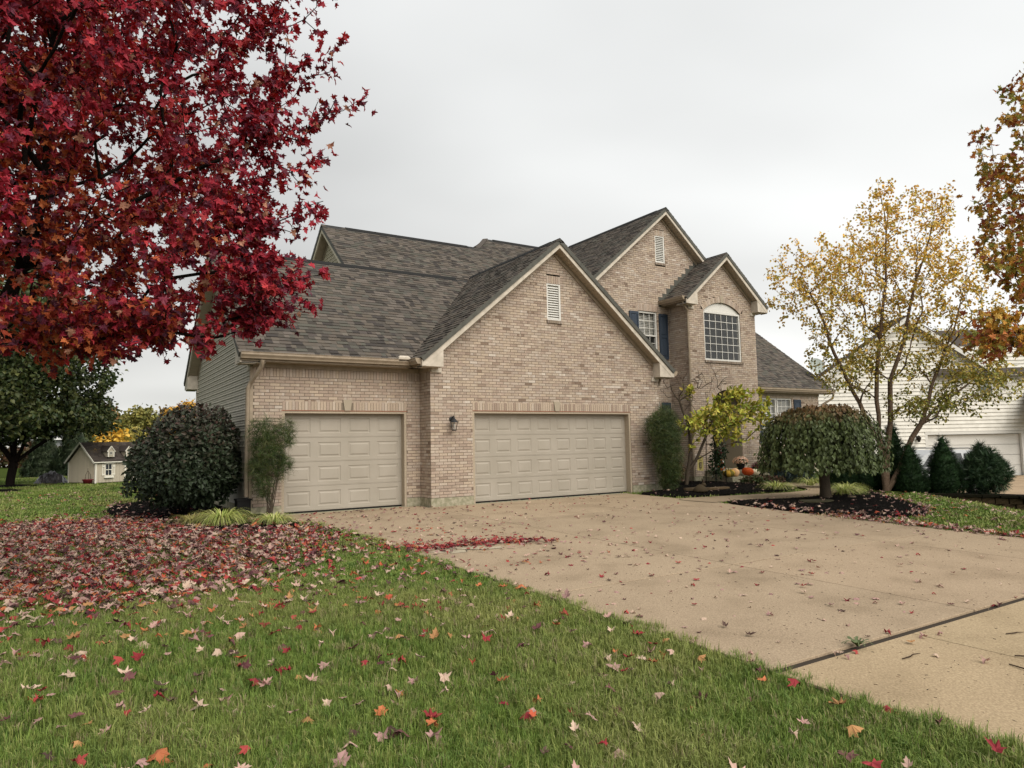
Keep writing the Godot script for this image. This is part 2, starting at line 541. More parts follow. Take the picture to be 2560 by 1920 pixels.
func put_brick(mb: MB, o: Vector3, u: Vector3, w: Vector3, x0: float, x1: float, y0: float, y1: float, deep := 0.03) -> void:
	# front in two or three bands of fired colour, then the four edges
	var c := brick_col()
	var a := o + u * x0
	var L := x1 - x0
	var bands := 3 if L > 0.12 else 1
	var pr := rng.randf_range(-0.002, 0.0025)
	var cut := [0.0, rng.randf_range(0.2, 0.45), rng.randf_range(0.55, 0.85), 1.0]
	for k in bands:
		var f0: float = cut[k] if bands == 3 else 0.0
		var f1: float = cut[k + 1] if bands == 3 else 1.0
		var cc := c
		if bands == 3 and rng.randf() < 0.3: cc = c.lerp(brick_col(), 0.6)
		var p0 := a + u * (L * f0) + w * pr
		var p1 := a + u * (L * f1) + w * pr
		mb.quad(p0 + Vector3(0, y0, 0), p1 + Vector3(0, y0, 0), p1 + Vector3(0, y1, 0), p0 + Vector3(0, y1, 0), cc)
	var b := a + u * L
	var bk := -w * deep
	var A := a + w * pr
	var B := b + w * pr
	var v0 := Vector3(0, y0, 0)
	var v1 := Vector3(0, y1, 0)
	mb.quad(A + v1, B + v1, B + v1 + bk, A + v1 + bk, c)
	mb.quad(A + v0 + bk, B + v0 + bk, B + v0, A + v0, c)
	mb.quad(A + v0 + bk, A + v0, A + v1, A + v1 + bk, c)
	mb.quad(B + v0, B + v0 + bk, B + v1 + bk, B + v1, c)

func minus(iv: Array, a: float, b: float) -> Array:
	var out := []
	for s in iv:
		if b <= s[0] or a >= s[1]: out.append(s)
		else:
			if a > s[0]: out.append([s[0], a])
			if b < s[1]: out.append([b, s[1]])
	return out

func brick_wall(called: String, o: Vector3, u: Vector3, w: Vector3, y0: float, y1: float, span: Callable, holes: Array, arcs: Array = [], single = null) -> Node3D:
	var wall := node(house, called)
	var mor := MB.new()
	var mb := MB.new()
	var variants := []
	var n := int(ceil((y1 - y0) / COURSE))
	for j in n:
		var ya := y0 + j * COURSE
		var yb := minf(ya + COURSE, y1)
		var ym := (ya + yb) * 0.5
		var s0: Array = span.call(ym)
		if s0[1] - s0[0] < 0.04: continue
		var iv := [s0]
		for h in holes:
			if ym > h[2] and ym < h[3]: iv = minus(iv, h[0], h[1])
		for c in arcs:
			if ym > c[3]:
				var dy: float = ym - c[1]
				if absf(dy) < c[2]:
					var hx := minf(sqrt(c[2] * c[2] - dy * dy), c[4])
					iv = minus(iv, c[0] - hx, c[0] + hx)
		for s in iv:
			if s[1] - s[0] < 0.015: continue
			var a: Vector3 = o + u * s[0] - w * 0.009
			var b: Vector3 = o + u * s[1] - w * 0.009
			mor.quad(a + Vector3(0, ya, 0), b + Vector3(0, ya, 0), b + Vector3(0, yb, 0), a + Vector3(0, yb, 0))
			var x: float = -0.21 * 30.0 + (0.105 if j % 2 else 0.0) + rng.randf_range(-0.006, 0.006)
			while x < s[1]:
				var b0 := maxf(x + 0.005, s[0])
				var b1 := minf(x + 0.205, s[1])
				if b1 - b0 > 0.02 and yb - ya > 0.03:
					var full: bool = b1 - b0 > 0.1985
					if full and single != null and brick_left > 0 and single.call(b0, ya):
						if variants.size() < 16:
							var vm := MB.new()
							put_brick(vm, Vector3.ZERO, Vector3.RIGHT, Vector3.BACK, 0.0, 0.2, 0.0, COURSE - 0.011)
							variants.append(vm.mesh())
						var bi := part(wall, "brick", variants[rng.randi() % variants.size()], M.brick)
						bi.transform = Transform3D(Basis(u, Vector3.UP, w), o + u * b0 + Vector3(0, ya + 0.0055, 0) + w * rng.randf_range(-0.001, 0.001))
						brick_left -= 1
					else:
						put_brick(mb, o, u, w, b0, b1, ya + 0.0055, yb - 0.0055)
				x += 0.21
	part(wall, "mortar", mor.mesh(), M.mortar)
	part(wall, "brickwork", mb.mesh(), M.brick, "stuff")
	return wall

func soldier(wall: Node3D, o: Vector3, u: Vector3, w: Vector3, x0: float, x1: float, y0: float, h: float, gap: Array = [], proud := 0.004, dark := 1.0, step := 0.0681) -> void:
	# bricks standing on end, each one a piece of the wall
	var mor := MB.new()
	mor.obox(o + u * x0 + Vector3(0, y0, 0) - w * 0.03, u * (x1 - x0), Vector3(0, h, 0), w * (0.022 + proud))
	part(wall, "mortar_band", mor.mesh(), M.mortar)
	var n := int(round((x1 - x0) / step))
	var d := (x1 - x0) / n
	var bases := []
	for k in 7:
		var m := MB.new()
		var c := brick_col()
		c = Color(c.r * dark, c.g * dark, c.b * dark)
		m.box(Vector3(0.0045, 0.004, -0.02), Vector3(d - 0.0045, h - 0.004, 0.0), c)
		bases.append(m.mesh())
	for i in n:
		var xa := x0 + i * d
		if gap.size() and xa + d > gap[0] and xa < gap[1]: continue
		var b := part(wall, "brick", pick(bases), M.brick)
		b.transform = Transform3D(Basis(u, Vector3.UP, w), o + u * xa + Vector3(0, y0, 0) + w * (proud + rng.randf_range(-0.001, 0.002)))

func keystone(wall: Node3D, o: Vector3, u: Vector3, w: Vector3, xc: float, y0: float, h: float, wb: float, wt: float) -> void:
	var m := MB.new()
	var f := w * 0.02
	m.prism(PackedVector3Array([o + u * (xc - wb / 2) + Vector3(0, y0, 0) + f, o + u * (xc + wb / 2) + Vector3(0, y0, 0) + f, o + u * (xc + wt / 2) + Vector3(0, y0 + h, 0) + f, o + u * (xc - wt / 2) + Vector3(0, y0 + h, 0) + f]), -w * 0.06)
	part(wall, "keystone", m.mesh(), M.limestone)

func arch_ring(wall: Node3D, o: Vector3, u: Vector3, w: Vector3, cx: float, cy: float, r: float, th: float, t0: float, t1: float, n: int) -> void:
	var m := MB.new()
	for k in 40:
		var a := lerpf(t0, t1, k / 40.0)
		var b := lerpf(t0, t1, (k + 1) / 40.0)
		var q := func(t: float, rr: float) -> Vector3: return o + u * (cx + cos(t) * rr) + Vector3(0, cy + sin(t) * rr, 0) - w * 0.004
		m.quad(q.call(a, r), q.call(a, r + th), q.call(b, r + th), q.call(b, r))
		var i0: Vector3 = q.call(a, r)
		var i1: Vector3 = q.call(b, r)
		m.quad(i1 - w * 0.12, i0 - w * 0.12, i0, i1)
	part(wall, "mortar_band", m.mesh(), M.mortar)
	for i in n:
		var t := lerpf(t0, t1, (i + 0.5) / n)
		var half := absf(t1 - t0) / n * r * 0.5 - 0.004
		var rad := u * cos(t) + Vector3(0, sin(t), 0)
		var tan := -u * sin(t) + Vector3(0, cos(t), 0)
		var b := MB.new()
		var p := o + u * cx + Vector3(0, cy, 0) + rad * (r + 0.003) + w * rng.randf_range(0.003, 0.007)
		var k := (r + th) / r
		b.prism(PackedVector3Array([p + tan * half, p - tan * half, p + rad * (th - 0.006) - tan * half * k, p + rad * (th - 0.006) + tan * half * k]), -w * 0.03, brick_col())
		part(wall, "brick", b.mesh(), M.brick)

func roof_slope(roof: Node3D, o: Vector3, u: Vector3, s: Vector3, length: float, span: Callable, single = null) -> void:
	# o: eave corner; u along the eave; s up the slope; courses of laminated shingles over a deck
	var nr := u.cross(s).normalized()
	var deck := MB.new()
	var mb := MB.new()
	var TONES := [Color(0.148, 0.130, 0.114), Color(0.116, 0.104, 0.093), Color(0.180, 0.158, 0.138), Color(0.132, 0.126, 0.110), Color(0.160, 0.138, 0.117), Color(0.088, 0.080, 0.074)]
	var E := 0.143
	var n := int(ceil(length / E))
	var var_m := {}
	for j in n:
		var v0 := j * E
		var v1 := minf(v0 + E, length)
		var sp: Array = span.call((v0 + v1) * 0.5)
		if sp[1] - sp[0] < 0.02: continue
		deck.obox(o + u * sp[0] + s * v0 - nr * 0.10, u * (sp[1] - sp[0]), s * (v1 - v0), nr * 0.1)
		var x: float = sp[0] - rng.randf() * 0.2
		while x < sp[1]:
			var wd: float = pick([0.11, 0.14, 0.17, 0.2, 0.25])
			var a: float = maxf(x, sp[0])
			var b: float = minf(x + wd, sp[1])
			x += wd
			if b - a < 0.01: continue
			var t: float = pick([0.008, 0.021, 0.016])
			var c: Color = jit(pick(TONES), 0.08)
			if single != null and shingle_left > 0 and b - a == wd and single.call(a, v0):
				var key := "%.2f_%d" % [wd, rng.randi() % 4]
				if not var_m.has(key):
					var vm := MB.new()
					tab(vm, Vector3.ZERO, Vector3.RIGHT, Vector3.UP, Vector3.BACK, wd, E + 0.02, t, c)
					var_m[key] = vm.mesh()
				var sh := part(roof, "shingle", var_m[key], M.shingle)
				sh.transform = Transform3D(Basis(u, s, nr), o + u * a + s * v0)
				shingle_left -= 1
			else:
				tab(mb, o + u * a + s * v0, u, s, nr, b - a, v1 - v0 + 0.02, t, c)
	part(roof, "roof_deck", deck.mesh(), M.flashing)
	part(roof, "shingle_course", mb.mesh(), M.shingle, "stuff")

func tab(mb: MB, p: Vector3, u: Vector3, s: Vector3, nr: Vector3, wd: float, e: float, t: float, c: Color) -> void:
	var a := p + nr * t
	var b := p + u * wd + nr * t
	var d := p + u * wd + s * e + nr * 0.001
	var g := p + s * e + nr * 0.001
	mb.quad(a, b, d, g, c)
	mb.quad(p, p + u * wd, b, a, c)
	mb.tri(p, a, g, c)
	mb.tri(b, p + u * wd, d, c)

func gable_trim(frame: Transform3D, ya: float, p: float, hw: float, over: float, sides: Array, returns: Array, drop := 0.145, fa := 0.178, m_f: Material = null) -> void:
	# frame: x along the gable, z outward, origin at the middle of the wall at ground height
	var g := node(house, "gable_trim")
	g.transform = frame
	if m_f == null: m_f = M.trim
	for sd in sides:
		var s: float = sd
		var ye := ya - p * hw
		var f := MB.new()
		var poly := PackedVector3Array([Vector3(0, ya - fa, over), Vector3(s * (hw - 0.09), ye - drop + 0.005, over), Vector3(s * hw, ye - drop, over), Vector3(s * hw, ye, over), Vector3(0, ya, over)])
		if s < 0: poly.reverse()
		f.prism(poly, Vector3(0, 0, -0.03))
		part(g, "fascia", f.mesh(), m_f)
		# soffit boards run from the wall to the fascia
		var n := int(hw / 0.105)
		var bm := MB.new()
		var dx := hw / n
		var e := Vector3(s * (dx - 0.007), -p * (dx - 0.007), 0)
		if s > 0: bm.obox(Vector3.ZERO, e, Vector3(0, 0.012, 0), Vector3(0, 0, over - 0.032))
		else: bm.obox(e, -e, Vector3(0, 0.012, 0), Vector3(0, 0, over - 0.032))
		var shared := bm.mesh()
		var backing := MB.new()
		var q0 := Vector3(0, ya - fa + 0.012, 0.0)
		var q1 := Vector3(s * hw, ye - fa + 0.012, 0.0)
		backing.quad(q0, q1, q1 + Vector3(0, 0, over - 0.03), q0 + Vector3(0, 0, over - 0.03))
		part(g, "soffit_backing", backing.mesh(), M.flashing)
		for i in n:
			var b := part(g, "soffit_board", shared, M.soffit)
			b.position = Vector3(s * dx * i, ya - fa - p * dx * i - 0.004, 0.001)
		var fr := MB.new()
		fr.bar(Vector3(0, ya - fa - 0.07, 0.016), Vector3(s * (hw - 0.5), ye + p * 0.5 - fa - 0.07, 0.016), 0.03, 0.085, Vector3.UP)
		part(g, "frieze", fr.mesh(), M.trim_brown)
		if returns.has(sd):
			var rb := MB.new()
			var yb := ye - drop
			var inn := hw - 0.54
			var pl := PackedVector3Array([Vector3(s * hw, yb - 0.004, over - 0.006), Vector3(s * inn, yb - 0.004, over - 0.006), Vector3(s * inn, yb + 0.392, over - 0.006), Vector3(s * (hw - 0.06), yb + 0.03, over - 0.006)])
			if s > 0: pl.reverse()
			rb.prism(pl, Vector3(0, 0, -over - 0.2))
			part(g, "eave_return", rb.mesh(), m_f)
			var lower := MB.new()
			var l0 := s * (hw - 0.36)
			var l1 := s * (hw - 0.62)
			lower.box(Vector3(minf(l0, l1), yb - 0.11, -0.05), Vector3(maxf(l0, l1), yb - 0.006, 0.035))
			part(g, "frieze_return", lower.mesh(), M.trim)

func gutter(a: Vector3, b: Vector3, out: Vector3) -> void:
	# ogee trough along a-b, out points away from the house; with open top
	var m := MB.new()
	var prof := [Vector2(0, 0.0), Vector2(0.075, 0.0), Vector2(0.085, 0.03), Vector2(0.12, 0.075), Vector2(0.12, 0.115), Vector2(0.132, 0.125), Vector2(0.132, 0.132), Vector2(0.112, 0.132), Vector2(0.106, 0.08), Vector2(0.07, 0.012), Vector2(0.01, 0.012), Vector2(0.01, 0.125), Vector2(0.0, 0.125)]
	var k := prof.size()
	var flip: bool = (b - a).cross(Vector3.UP).dot(out) > 0.0
	for i in k:
		var p: Vector2 = prof[i]
		var q: Vector2 = prof[(i + 1) % k]
		var pa := a + out * p.x + Vector3(0, p.y, 0)
		var qa := a + out * q.x + Vector3(0, q.y, 0)
		var pb := b + out * p.x + Vector3(0, p.y, 0)
		var qb := b + out * q.x + Vector3(0, q.y, 0)
		if flip: m.quad(pa, pb, qb, qa)
		else: m.quad(pb, pa, qa, qb)
	for e in [a, b]:
		var c := PackedVector3Array([e, e + out * 0.075, e + out * 0.12 + Vector3(0, 0.075, 0), e + out * 0.132 + Vector3(0, 0.13, 0), e + Vector3(0, 0.125, 0)])
		m.prism(c, (b - a).normalized() * (0.003 if e == a else -0.003))
	part(house, "gutter", m.mesh(), M.trim_brown)

func downspout(pts: PackedVector3Array, m_d: Material = null) -> void:
	var m := MB.new()
	var r := PackedFloat32Array()
	for p in pts: r.append(0.05)
	m.tube(pts, r, 4)
	part(house, "downspout", m.mesh(), m_d if m_d else M.trim_brown)

func window_unit(frame: Transform3D, w: float, h: float, cols: int, rows: int, rail: bool, blinds: float, called := "window", fw := 0.055, side := 0.5, deep := 3.2) -> Node3D:
	# origin: lower corner of the opening on the wall face; x along, z outward
	var g := node(house, called)
	g.transform = frame
	# the room behind the glass, closed on all other sides
	var room := MB.new()
	var x0 := -side
	var x1 := w + side
	var y0 := -0.6
	var y1 := h + 0.35
	var zb := -deep
	var zf := -0.121
	room.quad(Vector3(x0, y0, zb), Vector3(x1, y0, zb), Vector3(x1, y1, zb), Vector3(x0, y1, zb))
	room.quad(Vector3(x0, y0, zf), Vector3(x0, y0, zb), Vector3(x0, y1, zb), Vector3(x0, y1, zf))
	room.quad(Vector3(x1, y0, zb), Vector3(x1, y0, zf), Vector3(x1, y1, zf), Vector3(x1, y1, zb))
	room.quad(Vector3(x0, y1, zb), Vector3(x1, y1, zb), Vector3(x1, y1, zf), Vector3(x0, y1, zf))
	room.quad(Vector3(x0, y0, zf), Vector3(x1, y0, zf), Vector3(x1, y0, zb), Vector3(x0, y0, zb))
	room.quad(Vector3(x0, y0, zf), Vector3(x0, y1, zf), Vector3(0, y1, zf), Vector3(0, y0, zf)); room.quad(Vector3(w, y0, zf), Vector3(w, y1, zf), Vector3(x1, y1, zf), Vector3(x1, y0, zf))
	room.quad(Vector3(0, y0, zf), Vector3(0, 0, zf), Vector3(w, 0, zf), Vector3(w, y0, zf)); room.quad(Vector3(0, h, zf), Vector3(0, y1, zf), Vector3(w, y1, zf), Vector3(w, h, zf))
	part(g, "room_behind", room.mesh(), M.dim_plaster)
	var f := MB.new()
	f.box(Vector3(0, 0, -0.12), Vector3(fw, h, -0.03)); f.box(Vector3(w - fw, 0, -0.12), Vector3(w, h, -0.03))
	f.box(Vector3(fw, 0, -0.12), Vector3(w - fw, fw, -0.032)); f.box(Vector3(fw, h - fw, -0.12), Vector3(w - fw, h, -0.032))
	if rail: f.box(Vector3(fw, h * 0.5 - 0.025, -0.12), Vector3(w - fw, h * 0.5 + 0.025, -0.034))
	part(g, "frame", f.mesh(), M.white)
	var gl := MB.new()
	gl.quad(Vector3(fw, fw, -0.075), Vector3(w - fw, fw, -0.075), Vector3(w - fw, h - fw, -0.075), Vector3(fw, h - fw, -0.075))
	part(g, "pane", gl.mesh(), M.glass)
	var iw := w - 2 * fw
	var ih := h - 2 * fw
	for i in range(1, cols):
		var b := MB.new()
		var xx := fw + iw * i / cols
		b.box(Vector3(xx - 0.009, fw, -0.07), Vector3(xx + 0.009, h - fw, -0.058))
		part(g, "muntin", b.mesh(), M.white)
	for i in range(1, rows):
		if rail and i * 2 == rows: continue
		var b := MB.new()
		var yy := fw + ih * i / rows
		b.box(Vector3(fw, yy - 0.009, -0.0685), Vector3(w - fw, yy + 0.009, -0.0595))
		part(g, "muntin", b.mesh(), M.white)
	if blinds > 0.0:
		var sm := MB.new()
		sm.obox(Vector3(fw + 0.01, 0, -0.03), Vector3(iw - 0.02, 0, 0), Vector3(0, 0.03, 0.0), Vector3(0, -0.012, 0.035))
		var shared := sm.mesh()
		var y := h - fw - 0.06
		while y > h - fw - ih * blinds:
			var sl := part(g, "blind_slat", shared, M.blind)
			sl.position = Vector3(0, y, -0.15)
			y -= 0.052
	return g

func shutter(frame: Transform3D, w: float, h: float) -> void:
	var g := node(house, "shutter")
	g.transform = frame
	var f := MB.new()
	f.box(Vector3(0, 0, 0), Vector3(w, h, 0.022))
	part(g, "board", f.mesh(), M.blue_paint)
	var r := MB.new()
	for b in [[0.0, 0.0, 0.06, h], [w - 0.06, 0.0, w, h]]:
		r.box(Vector3(b[0], b[1], 0.022), Vector3(b[2], b[3], 0.04))
	for yy in [[0.0, 0.09], [h * 0.47, h * 0.47 + 0.09], [h - 0.09, h]]:
		r.box(Vector3(0.06, yy[0], 0.0221), Vector3(w - 0.06, yy[1], 0.0395))
	part(g, "rail_frame", r.mesh(), M.blue_paint)
	for yy in [[0.115, h * 0.47 - 0.025], [h * 0.47 + 0.115, h - 0.115]]:
		var p := MB.new()
		var a := Vector3(0.085, yy[0], 0.0225)
		var b := Vector3(w - 0.085, yy[1], 0.036)
		p.quad(Vector3(a.x + 0.02, a.y + 0.02, b.z), Vector3(b.x - 0.02, a.y + 0.02, b.z), Vector3(b.x - 0.02, b.y - 0.02, b.z), Vector3(a.x + 0.02, b.y - 0.02, b.z))
		p.quad(Vector3(a.x, a.y, a.z), Vector3(b.x, a.y, a.z), Vector3(b.x - 0.02, a.y + 0.02, b.z), Vector3(a.x + 0.02, a.y + 0.02, b.z))
		p.quad(Vector3(b.x, b.y, a.z), Vector3(a.x, b.y, a.z), Vector3(a.x + 0.02, b.y - 0.02, b.z), Vector3(b.x - 0.02, b.y - 0.02, b.z))
		p.quad(Vector3(a.x, b.y, a.z), Vector3(a.x, a.y, a.z), Vector3(a.x + 0.02, a.y + 0.02, b.z), Vector3(a.x + 0.02, b.y - 0.02, b.z))
		p.quad(Vector3(b.x, a.y, a.z), Vector3(b.x, b.y, a.z), Vector3(b.x - 0.02, b.y - 0.02, b.z), Vector3(b.x - 0.02, a.y + 0.02, b.z))
		part(g, "raised_panel", p.mesh(), M.blue_paint)

func louver(frame: Transform3D, w: float, h: float) -> void:
	var g := node(house, "louver_vent")
	g.transform = frame
	var f := MB.new()
	f.box(Vector3(0, 0, -0.08), Vector3(0.035, h, -0.005)); f.box(Vector3(w - 0.05, 0, -0.08), Vector3(w, h, -0.005))
	f.box(Vector3(0.035, 0, -0.08), Vector3(w - 0.05, 0.035, -0.006)); f.box(Vector3(0.035, h - 0.035, -0.08), Vector3(w - 0.05, h, -0.006))
	f.box(Vector3(0.0, 0.0, -0.1), Vector3(w, h, -0.085))
	part(g, "frame", f.mesh(), M.white)
	var s := MB.new()
	s.obox(Vector3(0.035, 0, -0.02), Vector3(w - 0.085, 0, 0), Vector3(0, 0.05, -0.05), Vector3(0, 0.006, 0.006))
	var shared := s.mesh()
	var y := 0.04
	while y < h - 0.07:
		part(g, "slat", shared, M.white).position = Vector3(0, y, 0)
		y += 0.062

func garage_door(o: Vector3, w: float, h: float, n: int) -> void:
	# o: lower corner of the opening on the brick face (x along, z out)
	var g := node(house, "garage_door")
	g.position = o
	var jd := 0.26
	var fr := MB.new()
	fr.box(Vector3(0, 0, -jd), Vector3(0.055, h, -0.01)); fr.box(Vector3(w - 0.055, 0, -jd), Vector3(w, h, -0.01))
	fr.box(Vector3(0.055, h - 0.05, -jd), Vector3(w - 0.055, h, -0.012))
	part(g, "door_frame", fr.mesh(), M.soffit)
	var lint := MB.new()
	lint.box(Vector3(-0.02, h, -jd), Vector3(w + 0.02, h + 0.012, 0.001), Color(0.35, 0.15, 0.1))
	part(g, "steel_lintel", lint.mesh(), M.matte)
	var sillm := MB.new()
	sillm.box(Vector3(0, -0.3, -0.5), Vector3(w, 0.0, 0.0))
	part(g, "threshold", sillm.mesh(), M.concrete_block)
	var seal := MB.new()
	seal.box(Vector3(0.055, 0.002, -0.235), Vector3(w - 0.055, 0.035, -0.19), Color(0.02, 0.02, 0.02))
	part(g, "bottom_seal", seal.mesh(), M.matte)
	var x0 := 0.055
	var x1 := w - 0.055
	var y0 := 0.036
	var sh := (h - 0.05 - y0) / 4.0
	var z := -0.185
	var pw := (x1 - x0) / n
	var a := Vector2(0.085, 0.10)
	var pm := MB.new()
	# one pressed panel: bevel down, flat, bevel up to the field
	var steps := [[0.0, 0.0], [0.012, -0.010], [0.035, -0.010], [0.062, 0.002]]
	var W := pw - 2 * a.x
	var H := sh - 2 * a.y
	for k in 3:
		var i0: float = steps[k][0]
		var i1: float = steps[k + 1][0]
		var z0: float = steps[k][1]
		var z1: float = steps[k + 1][1]
		var p := [Vector3(i0, i0, z0), Vector3(W - i0, i0, z0), Vector3(W - i0, H - i0, z0), Vector3(i0, H - i0, z0)]
		var q := [Vector3(i1, i1, z1), Vector3(W - i1, i1, z1), Vector3(W - i1, H - i1, z1), Vector3(i1, H - i1, z1)]
		for e in 4:
			var f := (e + 1) % 4
			pm.quad(p[e], p[f], q[f], q[e])
	pm.quad(Vector3(0.062, 0.062, 0.002), Vector3(W - 0.062, 0.062, 0.002), Vector3(W - 0.062, H - 0.062, 0.002), Vector3(0.062, H - 0.062, 0.002))
	var panel := pm.mesh()
	for r in 4:
		var yb := y0 + r * sh
		var s := MB.new()
		var tint := jit(Color.WHITE, 0.015)
		var lo := yb + 0.007
		var hi := yb + sh - 0.005
		s.quad(Vector3(x0, lo, z), Vector3(x1, lo, z), Vector3(x1, yb + a.y, z), Vector3(x0, yb + a.y, z), tint)
		s.quad(Vector3(x0, yb + sh - a.y, z), Vector3(x1, yb + sh - a.y, z), Vector3(x1, hi, z), Vector3(x0, hi, z), tint)
		for i in n + 1:
			var xa := x0 + (pw * i - a.x if i > 0 else 0.0)
			var xb := x0 + (pw * i + a.x if i < n else pw * n)
			s.quad(Vector3(xa, yb + a.y, z), Vector3(xb, yb + a.y, z), Vector3(xb, yb + sh - a.y, z), Vector3(xa, yb + sh - a.y, z), tint)
		# rolled lip at the joint with the section above
		s.quad(Vector3(x0, hi, z), Vector3(x1, hi, z), Vector3(x1, hi + 0.012, z - 0.018), Vector3(x0, hi + 0.012, z - 0.018), tint)
		s.quad(Vector3(x0, lo - 0.012, z - 0.018), Vector3(x1, lo - 0.012, z - 0.018), Vector3(x1, lo, z), Vector3(x0, lo, z), tint)
		s.quad(Vector3(x0, lo + 0.022, z + 0.0012), Vector3(x1, lo + 0.022, z + 0.0012), Vector3(x1, lo + 0.028, z + 0.0035), Vector3(x0, lo + 0.028, z + 0.0035), tint)
		s.quad(Vector3(x0, lo + 0.028, z + 0.0035), Vector3(x1, lo + 0.028, z + 0.0035), Vector3(x1, lo + 0.034, z + 0.0012), Vector3(x0, lo + 0.034, z + 0.0012), tint)
		part(g, "section", s.mesh(), M.door_paint)
		for i in n:
			part(g, "panel", panel, M.door_paint).position = Vector3(x0 + pw * i + a.x, yb + a.y, z)
	var back := MB.new()
	back.quad(Vector3(0, 0, z - 0.03), Vector3(w, 0, z - 0.03), Vector3(w, h, z - 0.03), Vector3(0, h, z - 0.03))
	part(g, "door_core", back.mesh(), M.trim_brown)

func siding(called: String, o: Vector3, u: Vector3, w: Vector3, y0: float, y1: float, span: Callable, e: float, m_s: Material) -> void:
	var g := node(house, called)
	var n := int((y1 - y0) / e)
	for j in n:
		var ya := y0 + j * e
		var sp: Array = span.call(ya + e * 0.5)
		if sp[1] - sp[0] < 0.05: continue
		var b := MB.new()
		var a: Vector3 = o + u * sp[0] + Vector3(0, ya, 0)
		var c: Vector3 = o + u * sp[1] + Vector3(0, ya, 0)
		var up := Vector3(0, e * 0.5, 0)
		b.quad(a + w * 0.026, c + w * 0.026, c + up + w * 0.008, a + up + w * 0.008)
		b.quad(a + up + w * 0.02, c + up + w * 0.02, c + up * 2.0 + w * 0.002, a + up * 2.0 + w * 0.002)
		b.quad(a + up + w * 0.008, c + up + w * 0.008, c + up + w * 0.02, a + up + w * 0.02)
		b.quad(a, c, c + w * 0.026, a + w * 0.026)
		b.quad(a - w * 0.02, a, a + up * 2.0, a + up * 2.0 - w * 0.02)
		part(g, "siding_board", b.mesh(), m_s)

